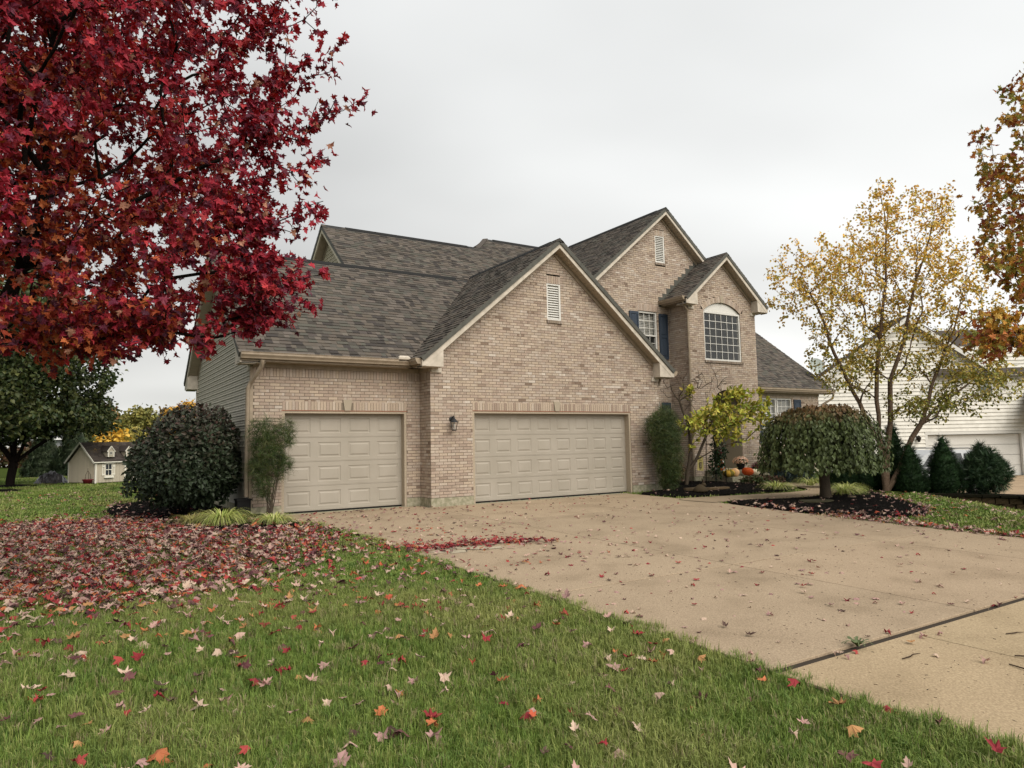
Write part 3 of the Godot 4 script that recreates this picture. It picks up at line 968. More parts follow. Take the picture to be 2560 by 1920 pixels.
func make_house() -> void:
	house = thing("brick_house", "tan brick two-storey house with gabled grey shingle roofs and two garage doors", "house")
	var R := Vector3.RIGHT
	var B := Vector3.BACK
	# --- garages
	var o1 := Vector3(0, 0, -0.576)
	var w1 := brick_wall("garage_wall", o1, R, B, 0.2, 3.12, func(_y): return [-3.80, 0.02], [[-3.2, -0.345, 0.0, 2.412], [-3.80, 0.02, 2.92, 3.13]], [], func(x, y): return y > 2.4 or x > -0.4)
	soldier(w1, o1, R, B, -3.2, -0.345, 2.212, 0.2, [-1.85, -1.69])
	soldier(w1, o1, R, B, -3.80, -0.001, 2.924, 0.196, [], 0.002)
	keystone(w1, o1, R, B, -1.77, 2.212, 0.245, 0.13, 0.21)
	var w2 := brick_wall("garage_return_wall", Vector3(0, 0, -0.576), B, -R, 0.2, 3.2, func(_y): return [0.001, 0.572], [[0.0, 0.6, 2.92, 3.13]])
	soldier(w2, Vector3(0, 0, -0.576), B, -R, 0.001, 0.572, 2.924, 0.196, [], 0.002)
	var gab := func(y: float) -> Array:
		var hwid: float = 3.59 if y < 3.36 else (6.36 - y) / 0.83
		return [3.59 - hwid, 3.59 + hwid]
	var w3 := brick_wall("gable_wall", Vector3.ZERO, R, B, 0.2, 6.36, gab, [[1.10, 6.08, 0.0, 2.412], [3.35, 3.79, 4.49, 5.755]], [], func(x, y): return x < 1.0 and y < 2.9)
	soldier(w3, Vector3.ZERO, R, B, 1.10, 6.08, 2.212, 0.2, [3.50, 3.68])
	soldier(w3, Vector3.ZERO, R, B, 3.35, 3.79, 5.54, 0.21)
	soldier(w3, Vector3.ZERO, R, B, 3.33, 3.81, 4.49, 0.085, [], 0.035, 0.62)
	keystone(w3, Vector3.ZERO, R, B, 3.59, 2.212, 0.245, 0.13, 0.21)
	louver(Transform3D(Basis(), Vector3(3.35, 4.577, 0)), 0.44, 0.962)
	garage_door(Vector3(1.10, 0, 0), 4.98, 2.2, 8)
	garage_door(Vector3(-3.2, 0, -0.576), 2.855, 2.2, 4)
	# foundation of poured concrete, a little proud of the brick
	for f in [[-3.83, -3.2, -0.576, -0.9, 0.195], [-0.345, 0.0, -0.576, -0.9, 0.195], [-0.012, 1.10, 0.012, -0.58, 0.195], [6.08, 7.2, 0.012, -0.6, 0.195]]:
		var m := MB.new()
		m.box(Vector3(f[0], -0.4, f[3]), Vector3(f[1], f[4], f[2] + 0.008))
		part(house, "foundation", m.mesh(), M.concrete_block)
	var side := MB.new()
	side.box(Vector3(7.172, -0.3, -3.0), Vector3(7.19, 3.3, -0.03))
	part(house, "side_wall", side.mesh(), M.mortar)
	# siding on the end of the garage, with corner boards
	var sid := func(y: float) -> Array:
		var h: float = 3.65 if y < 3.45 else minf(3.65, (6.30 - y) / 0.7825)
		return [4.228 - 0.576 - h + 0.0, 4.228 - 0.576 + h]
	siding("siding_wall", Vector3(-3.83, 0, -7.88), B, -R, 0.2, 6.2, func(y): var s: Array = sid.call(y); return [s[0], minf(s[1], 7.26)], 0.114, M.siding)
	var cb := MB.new()
	cb.box(Vector3(-3.86, 0.15, -0.66), Vector3(-3.80, 3.12, -0.57))
	part(house, "corner_board", cb.mesh(), M.trim_brown)
	var cb2 := MB.new()
	cb2.box(Vector3(-3.86, 0.15, -7.9), Vector3(-3.82, 3.3, -7.82))
	part(house, "corner_board", cb2.mesh(), M.trim)
	var fo := MB.new()
	fo.box(Vector3(-3.84, -0.4, -7.9), Vector3(-3.78, 0.198, -0.9))
	part(house, "foundation", fo.mesh(), M.concrete_block)
	# --- two-storey block
	var oB := Vector3(0, 0, -2.75)
	var gB := func(y: float) -> Array:
		var h: float = 3.6 if y < 6.15 else (9.13 - y) / 0.84
		return [maxf(10.22 - h, 6.62), minf(10.22 + h, 13.82)]
	var wB := brick_wall("entry_gable_wall", oB, R, B, 0.2, 9.1, gB, [[9.05, 9.90, 4.15, 5.78], [8.97, 9.98, 5.78, 6.02], [9.93, 10.37, 7.45, 8.70], [9.05, 9.90, 1.1, 2.73], [10.5, 13.82, 0.0, 5.9]])
	soldier(wB, oB, R, B, 8.97, 9.98, 5.785, 0.23)
	soldier(wB, oB, R, B, 9.93, 10.37, 8.485, 0.21)
	soldier(wB, oB, R, B, 9.90, 10.40, 7.45, 0.085, [], 0.035, 0.62)
	louver(Transform3D(Basis(), Vector3(9.93, 7.535, -2.75)), 0.44, 0.95)
	window_unit(Transform3D(Basis(), Vector3(9.05, 4.15, -2.75)), 0.85, 1.63, 3, 6, true, 0.5)
	window_unit(Transform3D(Basis(), Vector3(9.05, 1.1, -2.75)), 0.85, 1.63, 3, 6, true, 0.5)
	for sh in [[8.63, 4.17], [9.97, 4.17], [9.97, 1.12]]:
		shutter(Transform3D(Basis(), Vector3(sh[0], sh[1], -2.745)), 0.40, 1.57)
	var w5 := brick_wall("bay_side_wall", Vector3(10.45, 0, -2.75), B, -R, 0.2, 6.0, func(_y): return [0.001, 0.897], [[0.0, 0.9, 5.78, 6.0]])
	soldier(w5, Vector3(10.45, 0, -2.75), B, -R, 0.001, 0.897, 5.785, 0.21, [], 0.002)
	var oC := Vector3(0, 0, -1.85)
	var gC := func(y: float) -> Array:
		var h: float = 1.70 if y < 6.1 else (7.53 - y) / 0.84
		return [12.15 - h, 12.15 + h]
	# segmental arch over the window: chord 1.9, rise 0.33
	var ch := 0.93
	var rise := 0.33
	var rad := (ch * ch + rise * rise) / (2.0 * rise)
	var cyw := 5.82 + rise - rad
	var half := asin(ch / rad)
	var w6 := brick_wall("bay_wall", oC, R, B, 0.2, 7.5, gC, [[11.20, 13.06, 4.02, 5.82], [11.42, 12.88, 0.0, 2.37]], [[12.13, cyw, rad + 0.2, 5.82, (rad + 0.2) * sin(half)], [12.15, 2.37, 0.93, 2.37, 9.0]])
	arch_ring(w6, oC, R, B, 12.13, cyw, rad, 0.2, PI / 2 + half, PI / 2 - half, 31)
	arch_ring(w6, oC, R, B, 12.15, 2.37, 0.73, 0.2, PI, 0.0, 34)
	keystone(w6, oC, R, B, 12.13, 6.15, 0.25, 0.13, 0.18)
	soldier(w6, oC, R, B, 11.17, 13.10, 4.02, 0.085, [], 0.04, 0.6)
	window_unit(Transform3D(Basis(), Vector3(11.20, 4.11, -1.85)), 1.86, 1.70, 6, 6, false, 0.0, "arched_window", 0.06, 0.65, 3.4)
	var lun := MB.new()
	var lp := PackedVector3Array()
	for k in 17:
		var t := lerpf(PI / 2 - half, PI / 2 + half, k / 16.0)
		lp.append(Vector3(12.13 + cos(t) * rad, cyw + sin(t) * rad, -1.91))
	lun.prism(lp, Vector3(0, 0, -0.04))
	part(house, "arch_panel", lun.mesh(), M.white)
	# entry alcove behind the brick arch, with the front door
	var al := MB.new()
	al.quad(Vector3(11.42, 0.38, -1.88), Vector3(11.42, 0.38, -3.3), Vector3(11.42, 3.2, -3.3), Vector3(11.42, 3.2, -1.88))
	al.quad(Vector3(12.88, 0.38, -3.3), Vector3(12.88, 0.38, -1.88), Vector3(12.88, 3.2, -1.88), Vector3(12.88, 3.2, -3.3))
	al.quad(Vector3(11.42, 0.38, -3.3), Vector3(12.88, 0.38, -3.3), Vector3(12.88, 3.2, -3.3), Vector3(11.42, 3.2, -3.3))
	al.quad(Vector3(11.42, 3.2, -3.3), Vector3(12.88, 3.2, -3.3), Vector3(12.88, 3.2, -1.88), Vector3(11.42, 3.2, -1.88))
	part(house, "entry_alcove", al.mesh(), M.limestone)
	var fd := MB.new()
	fd.box(Vector3(11.68, 0.4, -3.29), Vector3(12.62, 2.5, -3.24))
	var fdn := part(house, "front_door", fd.mesh(), M.blue_paint)
	for q in [[11.78, 0.55], [12.2, 0.55], [11.78, 1.35], [12.2, 1.35]]:
		var pnl := MB.new()
		pnl.box(Vector3(q[0], q[1], -3.245), Vector3(q[0] + 0.32, q[1] + 0.65, -3.225))
		part(fdn, "panel", pnl.mesh(), M.blue_paint)
	for st in [[10.95, 13.3, 0.385, -1.85, -1.05], [10.85, 13.4, 0.195, -1.85, -0.62], [11.42, 12.88, 0.39, -3.3, -1.84]]:
		var m := MB.new()
		m.box(Vector3(st[0], -0.2, st[3]), Vector3(st[1], st[2], st[4]))
		part(house, "porch_step", m.mesh(), M.concrete_block)
	for f in [[10.44, 10.95, -1.85], [13.3, 13.86, -1.85]]:
		var m := MB.new()
		m.box(Vector3(f[0], -0.4, -2.7), Vector3(f[1], 0.195, f[2] + 0.01))
		part(house, "foundation", m.mesh(), M.concrete_block)
	var m2 := MB.new()
	m2.box(Vector3(6.6, -0.4, -3.0), Vector3(10.44, 0.195, -2.74))
	part(house, "foundation", m2.mesh(), M.concrete_block)
	# --- single-storey wing
	var oW := Vector3(0, 0, -3.1)
	var w7 := brick_wall("wing_wall", oW, R, B, 0.2, 3.12, func(_y): return [13.86, 19.2], [[15.6, 17.45, 1.2, 2.98], [13.86, 19.2, 2.98, 3.13]])
	soldier(w7, oW, R, B, 13.86, 15.55, 2.92, 0.2, [], 0.002)
	soldier(w7, oW, R, B, 17.5, 19.2, 2.92, 0.2, [], 0.002)
	window_unit(Transform3D(Basis(), Vector3(15.6, 1.2, -3.1)), 0.9, 1.78, 3, 6, true, 0.97, "window", 0.055, 0.02)
	window_unit(Transform3D(Basis(), Vector3(16.55, 1.2, -3.1)), 0.9, 1.78, 3, 6, true, 0.97, "window", 0.055, 0.02)
	shutter(Transform3D(Basis(), Vector3(17.55, 1.2, -3.095)), 0.44, 1.74)
	shutter(Transform3D(Basis(), Vector3(15.1, 1.2, -3.095)), 0.44, 1.74)
	var lint := MB.new()
	lint.box(Vector3(15.55, 2.98, -3.2), Vector3(17.5, 3.13, -3.085))
	part(house, "window_head", lint.mesh(), M.trim_brown)
	var wf := MB.new()
	wf.box(Vector3(13.86, -0.6, -3.4), Vector3(19.2, 0.198, -3.09))
	part(house, "foundation", wf.mesh(), M.concrete_block)
	# unseen cores added inside the walls to keep daylight out
	var core := MB.new()
	core.box(Vector3(-3.7, 0.0, -7.8), Vector3(6.6, 3.3, -0.95)); core.box(Vector3(0.05, 0.0, -0.95), Vector3(7.1, 3.3, -0.35))
	core.box(Vector3(0.4, 3.3, -3.0), Vector3(6.8, 3.9, -0.2))
	core.box(Vector3(6.7, 0.0, -12.0), Vector3(13.8, 6.2, -6.2)); core.box(Vector3(13.9, 0.0, -11.0), Vector3(19.1, 3.2, -6.6))
	part(house, "light_block_core", core.mesh(), M.dim_plaster)
	var ws := MB.new()
	ws.box(Vector3(19.17, -0.3, -11.0), Vector3(19.2, 3.2, -3.1))
	part(house, "side_wall", ws.mesh(), M.mortar)
	var bw := MB.new()
	bw.box(Vector3(13.84, 3.0, -9.0), Vector3(13.86, 6.2, -1.9))
	part(house, "side_wall", bw.mesh(), M.mortar)
	# --- gable trim
	gable_trim(Transform3D(Basis(), Vector3(3.59, 0, 0)), 6.605, 0.83, 3.93, 0.30, [-1, 1], [-1, 1])
	gable_trim(Transform3D(Basis(), Vector3(10.22, 0, -2.75)), 9.37, 0.84, 3.95, 0.30, [-1, 1], [])
	gable_trim(Transform3D(Basis(), Vector3(12.15, 0, -1.85)), 7.80, 0.84, 2.06, 0.30, [-1, 1], [-1, 1])
	gable_trim(Transform3D(Basis(B, Vector3.UP, -R), Vector3(-3.83, 0, -4.228)), 6.43, 0.7825, 3.98, 0.30, [-1, 1], [-1, 1])
	gable_trim(Transform3D(Basis(B, Vector3.UP, -R), Vector3(-0.25, 0, -6.5)), 8.23, 0.8, 2.9, 0.30, [-1, 1], [], 0.145, 0.178, M.lit_siding)
	siding("siding_gable", Vector3(-0.25, 0, -6.5), B, -R, 5.4, 8.0, func(y): return [-(8.02 - y) / 0.8, (8.02 - y) / 0.8], 0.114, M.lit_siding)
	# --- roofs
	var roof := node(house, "roof")
	var sl := func(p: float) -> float: return 1.0 / sqrt(1.0 + p * p)
	var k83: float = sl.call(0.83)
	var k78: float = sl.call(0.7825)
	var k80: float = sl.call(0.8)
	var k84: float = sl.call(0.84)
	# double garage
	roof_slope(roof, Vector3(-0.37, 6.67 - 0.83 * 3.96, -5.2), B, Vector3(k83, 0.83 * k83, 0), 3.96 / k83, func(_v): return [0.0, 5.2 + 0.33])
	roof_slope(roof, Vector3(7.55, 6.67 - 0.83 * 3.96, 0.33), -B, Vector3(-k83, 0.83 * k83, 0), 3.96 / k83, func(_v): return [0.0, 3.2])
	# single garage
	roof_slope(roof, Vector3(-4.16, 6.5 - 0.7825 * 4.02, -0.208), R, Vector3(0, 0.7825 * k78, -k78), 4.02 / k78, func(v): return [0.0, minf(7.7, 3.9 + v * 0.85)], func(x, v): return x > 0.4 and v < 1.6)
	roof_slope(roof, Vector3(3.5, 6.5 - 0.7825 * 4.0, -8.228), -R, Vector3(0, 0.7825 * k78, k78), 4.0 / k78, func(_v): return [0.0, 7.66])
	# room over the garage
	roof_slope(roof, Vector3(-0.57, 8.3 - 0.8 * 2.9, -3.6), R, Vector3(0, 0.8 * k80, -k80), 2.9 / k80, func(_v): return [0.0, 6.4])
	roof_slope(roof, Vector3(5.5, 8.3 - 0.8 * 2.9, -9.4), -R, Vector3(0, 0.8 * k80, k80), 2.9 / k80, func(_v): return [0.0, 6.07])
	# main hip: front face and left hip face
	roof_slope(roof, Vector3(2.7, 9.45 - 0.84 * 3.97, -4.8), R, Vector3(0, 0.84 * k84, -k84), 3.97 / k84, func(v): return [v * k84, 7.5])
	roof_slope(roof, Vector3(2.7, 9.45 - 0.84 * 3.97, -12.74), B, Vector3(k84, 0.84 * k84, 0), 3.97 / k84, func(v): return [v * k84, 7.94 - v * k84])
	# entry gable
	roof_slope(roof, Vector3(6.25, 9.43 - 0.84 * 3.97, -8.9), B, Vector3(k84, 0.84 * k84, 0), 3.97 / k84, func(_v): return [0.0, 6.47])
	roof_slope(roof, Vector3(14.19, 9.43 - 0.84 * 3.97, -2.43), -B, Vector3(-k84, 0.84 * k84, 0), 3.97 / k84, func(_v): return [0.0, 6.4])
	# bay gable
	roof_slope(roof, Vector3(10.07, 7.87 - 0.84 * 2.08, -2.748), B, Vector3(k84, 0.84 * k84, 0), 2.08 / k84, func(_v): return [0.0, 1.22])
	roof_slope(roof, Vector3(14.23, 7.87 - 0.84 * 2.08, -1.53), -B, Vector3(-k84, 0.84 * k84, 0), 2.08 / k84, func(_v): return [0.0, 2.2])
	# wing
	roof_slope(roof, Vector3(13.87, 3.36, -2.72), R, Vector3(0, 0.78 * sl.call(0.78), -sl.call(0.78)), 4.6 / sl.call(0.78), func(_v): return [0.0, 5.88])
	roof_slope(roof, Vector3(19.75, 3.36, -11.9), -R, Vector3(0, 0.78 * sl.call(0.78), sl.call(0.78)), 4.6 / sl.call(0.78), func(_v): return [0.0, 5.9])
	# ridge vents and caps
	for rv in [[Vector3(3.59, 6.675, 0.33), Vector3(3.59, 6.675, -4.6), 0.0], [Vector3(3.59, 6.70, -0.1), Vector3(3.59, 6.70, -4.4), 1.0], [Vector3(-4.16, 6.505, -4.228), Vector3(3.5, 6.505, -4.228), 0.0], [Vector3(-3.6, 6.535, -4.228), Vector3(2.9, 6.535, -4.228), 1.0], [Vector3(-0.57, 8.305, -6.5), Vector3(5.3, 8.305, -6.5), 0.0], [Vector3(0.2, 8.335, -6.5), Vector3(4.6, 8.335, -6.5), 1.0], [Vector3(6.67, 9.455, -8.77), Vector3(10.2, 9.455, -8.77), 0.0], [Vector3(7.0, 9.485, -8.77), Vector3(9.3, 9.485, -8.77), 1.0], [Vector3(10.22, 9.435, -2.43), Vector3(10.22, 9.435, -8.77), 0.0], [Vector3(10.22, 9.465, -2.9), Vector3(10.22, 9.465, -8.0), 1.0], [Vector3(12.15, 7.875, -1.53), Vector3(12.15, 7.875, -4.0), 0.0]]:
		var a: Vector3 = rv[0]
		var b: Vector3 = rv[1]
		var f := (b - a).normalized()
		var s := f.cross(Vector3.UP) * (0.15 if rv[2] < 0.5 else 0.13)
		var dn := Vector3(0, -0.11, 0)
		var m := MB.new()
		var c := Color(1.6, 1.55, 1.5) if rv[2] < 0.5 else Color(0.5, 0.5, 0.5)
		m.quad(a - s + dn, b - s + dn, b, a, c); m.quad(a, b, b + s + dn, a + s + dn, c)
		m.quad(a - s + dn - Vector3(0, 0.03, 0), b - s + dn - Vector3(0, 0.03, 0), b - s + dn, a - s + dn, c)
		m.quad(a + s + dn, b + s + dn, b + s + dn - Vector3(0, 0.03, 0), a + s + dn - Vector3(0, 0.03, 0), c)
		m.tri(a - s + dn, a, a + s + dn, c)
		part(roof, "ridge_cap" if rv[2] < 0.5 else "ridge_vent", m.mesh(), M.ridge)
	# hip caps running down from the main peak
	var hc := MB.new()
	hc.bar(Vector3(6.67, 9.46, -8.77), Vector3(4.2, 9.46 - 0.84 * 2.47, -6.3), 0.2, 0.03, Vector3.UP, Color(0.14, 0.125, 0.11))
	part(roof, "hip_cap", hc.mesh(), M.shingle)
	# stepped flashing where the bay roof meets the entry gable
	for k in 10:
		var fx := 10.0 + k * 0.195
		var fy := 6.13 + 0.84 * (fx - 10.05)
		var m := MB.new()
		m.box(Vector3(fx, fy - 0.1, -2.752), Vector3(fx + 0.2, fy + 0.27 - (fmod(fy, COURSE)), -2.742))
		part(roof, "step_flashing", m.mesh(), M.flashing)
	# eave soffits, fascias and gutters
	var eaves := [[Vector3(-4.13, 3.20, -0.24), Vector3(-0.36, 3.20, -0.24), B, 0.32], [Vector3(-0.36, 3.20, -0.24), Vector3(-0.36, 3.20, 0.26), -R, 0.34], [Vector3(10.1, 6.0, -2.74), Vector3(10.1, 6.0, -1.62), -R, 0.33], [Vector3(13.87, 3.17, -2.75), Vector3(19.72, 3.17, -2.75), B, 0.33], [Vector3(7.56, 3.2, -2.7), Vector3(7.56, 3.2, 0.27), R, 0.35], [Vector3(14.22, 6.0, -2.7), Vector3(14.22, 6.0, -1.6), R, 0.33]]
	for e in eaves:
		var a: Vector3 = e[0]
		var b: Vector3 = e[1]
		var w: Vector3 = e[2]
		var m := MB.new()
		m.bar(a + Vector3(0, 0.085, 0) - w * 0.015, b + Vector3(0, 0.085, 0) - w * 0.015, 0.025, 0.17)
		part(house, "eave_fascia", m.mesh(), M.trim_brown)
		var n := int((b - a).length() / 0.13)
		var d := (b - a) / n
		for i in n:
			var sb := MB.new()
			var p := a + d * i
			var q := a + d * (i + 0.95)
			sb.quad(p, p - w * e[3], q - w * e[3], q)
			sb.quad(p + Vector3(0, 0.01, 0), q + Vector3(0, 0.01, 0), q - w * e[3] + Vector3(0, 0.01, 0), p - w * e[3] + Vector3(0, 0.01, 0))
			part(house, "soffit_board", sb.mesh(), M.soffit)
		gutter(a + Vector3(0, 0.045, 0), b + Vector3(0, 0.045, 0), w)
	for fz in [[Vector3(-3.82, 3.16, -0.55), Vector3(-0.02, 3.16, -0.55)], [Vector3(-0.025, 3.16, -0.57), Vector3(-0.025, 3.16, 0.0)], [Vector3(13.87, 3.14, -3.075), Vector3(19.2, 3.14, -3.075)], [Vector3(10.425, 5.98, -2.74), Vector3(10.425, 5.98, -1.85)]]:
		var m := MB.new()
		m.bar(fz[0], fz[1], 0.03, 0.1)
		part(house, "frieze_board", m.mesh(), M.trim_brown)
	var hood := MB.new()
	hood.box(Vector3(-0.72, 3.33, -0.20), Vector3(-0.44, 3.42, -0.12)); hood.prism(PackedVector3Array([Vector3(-0.72, 3.42, -0.12), Vector3(-0.44, 3.42, -0.12), Vector3(-0.48, 3.46, -0.15), Vector3(-0.68, 3.46, -0.15)]), Vector3(0, 0, -0.05))
	part(house, "splash_guard", hood.mesh(), M.trim)
	downspout(PackedVector3Array([Vector3(-3.70, 3.22, -0.17), Vector3(-3.72, 3.08, -0.20), Vector3(-3.86, 2.78, -0.50), Vector3(-3.90, 2.66, -0.58), Vector3(-3.90, 0.42, -0.60)]))
	downspout(PackedVector3Array([Vector3(10.12, 6.03, -1.75), Vector3(10.16, 5.9, -1.75), Vector3(10.36, 5.74, -1.80), Vector3(10.41, 5.6, -1.82), Vector3(10.41, 0.2, -1.82)]))
	downspout(PackedVector3Array([Vector3(19.6, 3.2, -2.66), Vector3(19.58, 3.0, -2.70), Vector3(19.3, 2.75, -3.0), Vector3(19.24, 2.6, -3.05), Vector3(19.24, 0.2, -3.05)]))
	downspout(PackedVector3Array([Vector3(7.56, 3.2, -0.3), Vector3(7.5, 3.02, -0.32), Vector3(7.3, 2.9, -0.36), Vector3(7.24, 2.76, -0.38), Vector3(7.24, 0.2, -0.38)]))

# ---------------------------------------------------------------- things in the yard
func make_yard_things() -> void:
	wall_lantern()
	shed()
	retaining_wall()
	neighbour()
	car()
	porch_things()
	small_things()

func wall_lantern() -> void:
	var t := thing("wall_lantern", "black outdoor lantern on the brick pier between the two garage doors", "lantern")
	t.position = Vector3(0.53, 1.74, 0.0)
	var m := MB.new()
	m.lathe(PackedVector2Array([Vector2(0.0, 0), Vector2(0.055, 0.0), Vector2(0.06, 0.012), Vector2(0.05, 0.03), Vector2(0.0, 0.036)]), Vector3.ZERO, 14)
	var bp := part(t, "back_plate", m.mesh(), M.black_metal)
	bp.transform = Transform3D(Basis(Vector3.RIGHT, PI / 2), Vector3(0, 0.27, 0.004))
	var a := MB.new()
	a.tube(PackedVector3Array([Vector3(0, 0.28, 0.03), Vector3(0, 0.32, 0.08), Vector3(0, 0.33, 0.13), Vector3(0, 0.27, 0.15)]), PackedFloat32Array([0.016, 0.014, 0.014, 0.02]), 7)
	part(t, "arm", a.mesh(), M.black_metal)
	var c := MB.new()
	c.lathe(PackedVector2Array([Vector2(0.105, 0.185), Vector2(0.11, 0.19), Vector2(0.08, 0.215), Vector2(0.045, 0.255), Vector2(0.02, 0.275), Vector2(0.012, 0.31), Vector2(0.006, 0.34), Vector2(0.0, 0.345)]), Vector3(0, 0, 0.15), 8)
	part(t, "cap", c.mesh(), M.black_metal)
	var cg := MB.new()
	for i in 6:
		var an := TAU * i / 6.0
		var d := Vector3(cos(an), 0, sin(an))
		cg.tube(PackedVector3Array([Vector3(0, 0.0, 0.15) + d * 0.05, Vector3(0, 0.19, 0.15) + d * 0.088]), PackedFloat32Array([0.006, 0.006]), 5)
	cg.lathe(PackedVector2Array([Vector2(0.0, -0.012), Vector2(0.05, -0.01), Vector2(0.056, 0.0), Vector2(0.05, 0.01), Vector2(0.0, 0.012)]), Vector3(0, 0, 0.15), 8)
	part(t, "cage", cg.mesh(), M.black_metal)
	var gl := MB.new()
	gl.lathe(PackedVector2Array([Vector2(0.046, 0.01), Vector2(0.083, 0.187)]), Vector3(0, 0, 0.15), 6)
	part(t, "glass", gl.mesh(), M.glass)
	var b := MB.new()
	b.lathe(PackedVector2Array([Vector2(0.012, 0.02), Vector2(0.014, 0.07), Vector2(0.024, 0.10), Vector2(0.026, 0.13), Vector2(0.015, 0.155), Vector2(0.0, 0.16)]), Vector3(0, 0, 0.15), 10, Color(0.75, 0.72, 0.65))
	part(t, "bulb", b.mesh(), M.gloss)

func shed() -> void:
	# small timber playhouse at the far end of the lawn, turned towards the street
	var t := thing("garden_shed", "beige wooden garden shed with white trim and two dormers on the lawn", "shed")
	var fx := Vector3(0.884, 0, -0.467)     # along the long side
	var fz := Vector3(0.467, 0, 0.884)
	t.transform = Transform3D(Basis(fx, Vector3.UP, fz), Vector3(-5.97, gy(-6, -21), -21.3))
	# local: long side x 0..3.4 at z = 0, gable end at x = 0 running back to z = -2.1
	var beige := Color(0.64, 0.56, 0.43)
	var L := 3.4
	var D := 2.15
	var eh := 0.97
	var rh := 1.80
	var n := 22
	for i in n:
		var b := MB.new()
		var x0 := L * i / n
		b.box(Vector3(x0 + 0.004, 0.03, -0.02), Vector3(x0 + L / n - 0.004, eh, 0.0), jit(Color(0.48, 0.43, 0.34), 0.04))
		part(t, "wall_board", b.mesh(), M.plain)
	for i in 18:
		var b := MB.new()
		var z0 := -D * i / 18.0
		var z1 := z0 - D / 18.0 + 0.006
		var h0 := rh - 0.07 - absf(z0 + D / 2) * (rh - eh) / (D / 2)
		var h1 := rh - 0.07 - absf(z1 + D / 2) * (rh - eh) / (D / 2)
		b.prism(PackedVector3Array([Vector3(0, 0.03, z1), Vector3(0, 0.03, z0), Vector3(0, h0, z0), Vector3(0, h1, z1)]), Vector3(0.02, 0, 0), jit(beige, 0.04))
		part(t, "wall_board", b.mesh(), M.plain)
	var core := MB.new()
	core.box(Vector3(0.03, 0.0, -D + 0.03), Vector3(L - 0.03, eh, -0.025), Color(0.2, 0.17, 0.13))
	part(t, "frame", core.mesh(), M.matte)
	for s in [1.0, -1.0]:
		var r := MB.new()
		var zc := -D / 2
		var e := Vector3(0, eh - 0.06, zc + s * (D / 2 + 0.1))
		var up := Vector3(0, rh - eh + 0.07, -s * (D / 2 + 0.1))
		var k := 0
		var ls := up.length()
		var nn := int(ls / 0.09)
		for j in nn:
			var x := -0.12
			while x < L + 0.1:
				var wd := rng.randf_range(0.14, 0.26)
				var c := jit(Color(0.10, 0.085, 0.075), 0.25)
				var p := e + up * (float(j) / nn) + Vector3(x, 0.0, 0)
				var q := up / nn
				var nr := Vector3(0, D / 2 + 0.1, s * (rh - eh + 0.07)).normalized()
				if s > 0: r.quad(p + nr * 0.012, p + Vector3(wd, 0, 0) + nr * 0.012, p + Vector3(wd, 0, 0) + q * 1.1, p + q * 1.1, c)
				else: r.quad(p + Vector3(wd, 0, 0) + nr * 0.012, p + nr * 0.012, p + q * 1.1, p + Vector3(wd, 0, 0) + q * 1.1, c)
				x += wd
			k += 1
		part(t, "roof_shingle_course", r.mesh(), M.shingle, "stuff")
		var fb := MB.new()
		fb.bar(e + Vector3(-0.13, -0.02, 0), e + up + Vector3(-0.13, -0.02, 0), 0.02, 0.075, Vector3.UP, Color(0.78, 0.75, 0.66))
		part(t, "rake_board", fb.mesh(), M.plain)
	var tr := MB.new()
	var wht := Color(0.78, 0.75, 0.66)
	tr.box(Vector3(-0.015, 0.0, -0.05), Vector3(0.05, eh, 0.015), wht)
	part(t, "corner_trim", tr.mesh(), M.plain)
	var tr2 := MB.new()
	tr2.box(Vector3(-0.015, 0.0, -D), Vector3(0.02, eh - 0.05, -D + 0.06), wht)
	part(t, "corner_trim", tr2.mesh(), M.plain)
	var tr3 := MB.new()
	tr3.box(Vector3(-0.12, eh - 0.075, 0.09), Vector3(L + 0.1, eh - 0.035, 0.11), wht)
	part(t, "eave_trim", tr3.mesh(), M.plain)
	# window with shutters and a flower box
	var wn := node(t, "window")
	wn.position = Vector3(0.42, 0.33, 0.0)
	var gp := MB.new()
	gp.box(Vector3(0.02, 0.02, 0.005), Vector3(0.29, 0.5, 0.01), Color(0.03, 0.035, 0.04))
	part(wn, "pane", gp.mesh(), M.gloss)
	var wf := MB.new()
	for q in [[0, 0, 0.025, 0.52], [0.285, 0, 0.31, 0.52], [0.025, 0.235, 0.285, 0.265], [0.145, 0.0, 0.16, 0.5]]: wf.box(Vector3(q[0], q[1], 0.009), Vector3(q[2], q[3], 0.022), wht)
	wf.box(Vector3(-0.06, 0.5, 0.008), Vector3(0.37, 0.56, 0.03), wht)
	part(wn, "frame", wf.mesh(), M.plain)
	for x in [-0.13, 0.335]:
		var sh := MB.new()
		sh.box(Vector3(x, -0.02, 0.006), Vector3(x + 0.03, 0.5, 0.02), wht); sh.box(Vector3(x + 0.07, -0.02, 0.006), Vector3(x + 0.1, 0.5, 0.02), wht)
		sh.box(Vector3(x - 0.01, 0.37, 0.02), Vector3(x + 0.11, 0.43, 0.03), wht); sh.box(Vector3(x - 0.01, 0.02, 0.02), Vector3(x + 0.11, 0.07, 0.03), wht)
		part(wn, "shutter", sh.mesh(), M.plain)
	var fb2 := MB.new()
	fb2.box(Vector3(-0.05, -0.11, 0.006), Vector3(0.36, -0.01, 0.09), wht)
	part(wn, "flower_box", fb2.mesh(), M.plain)
	# stable door with a diamond brace
	var dr := node(t, "door")
	dr.position = Vector3(1.30, 0.08, 0.0)
	var db := MB.new()
	db.box(Vector3(0.06, 0.0, 0.003), Vector3(0.52, 0.86, 0.012), Color(0.42, 0.38, 0.29))
	part(dr, "leaf_board", db.mesh(), M.plain)
	var df := MB.new()
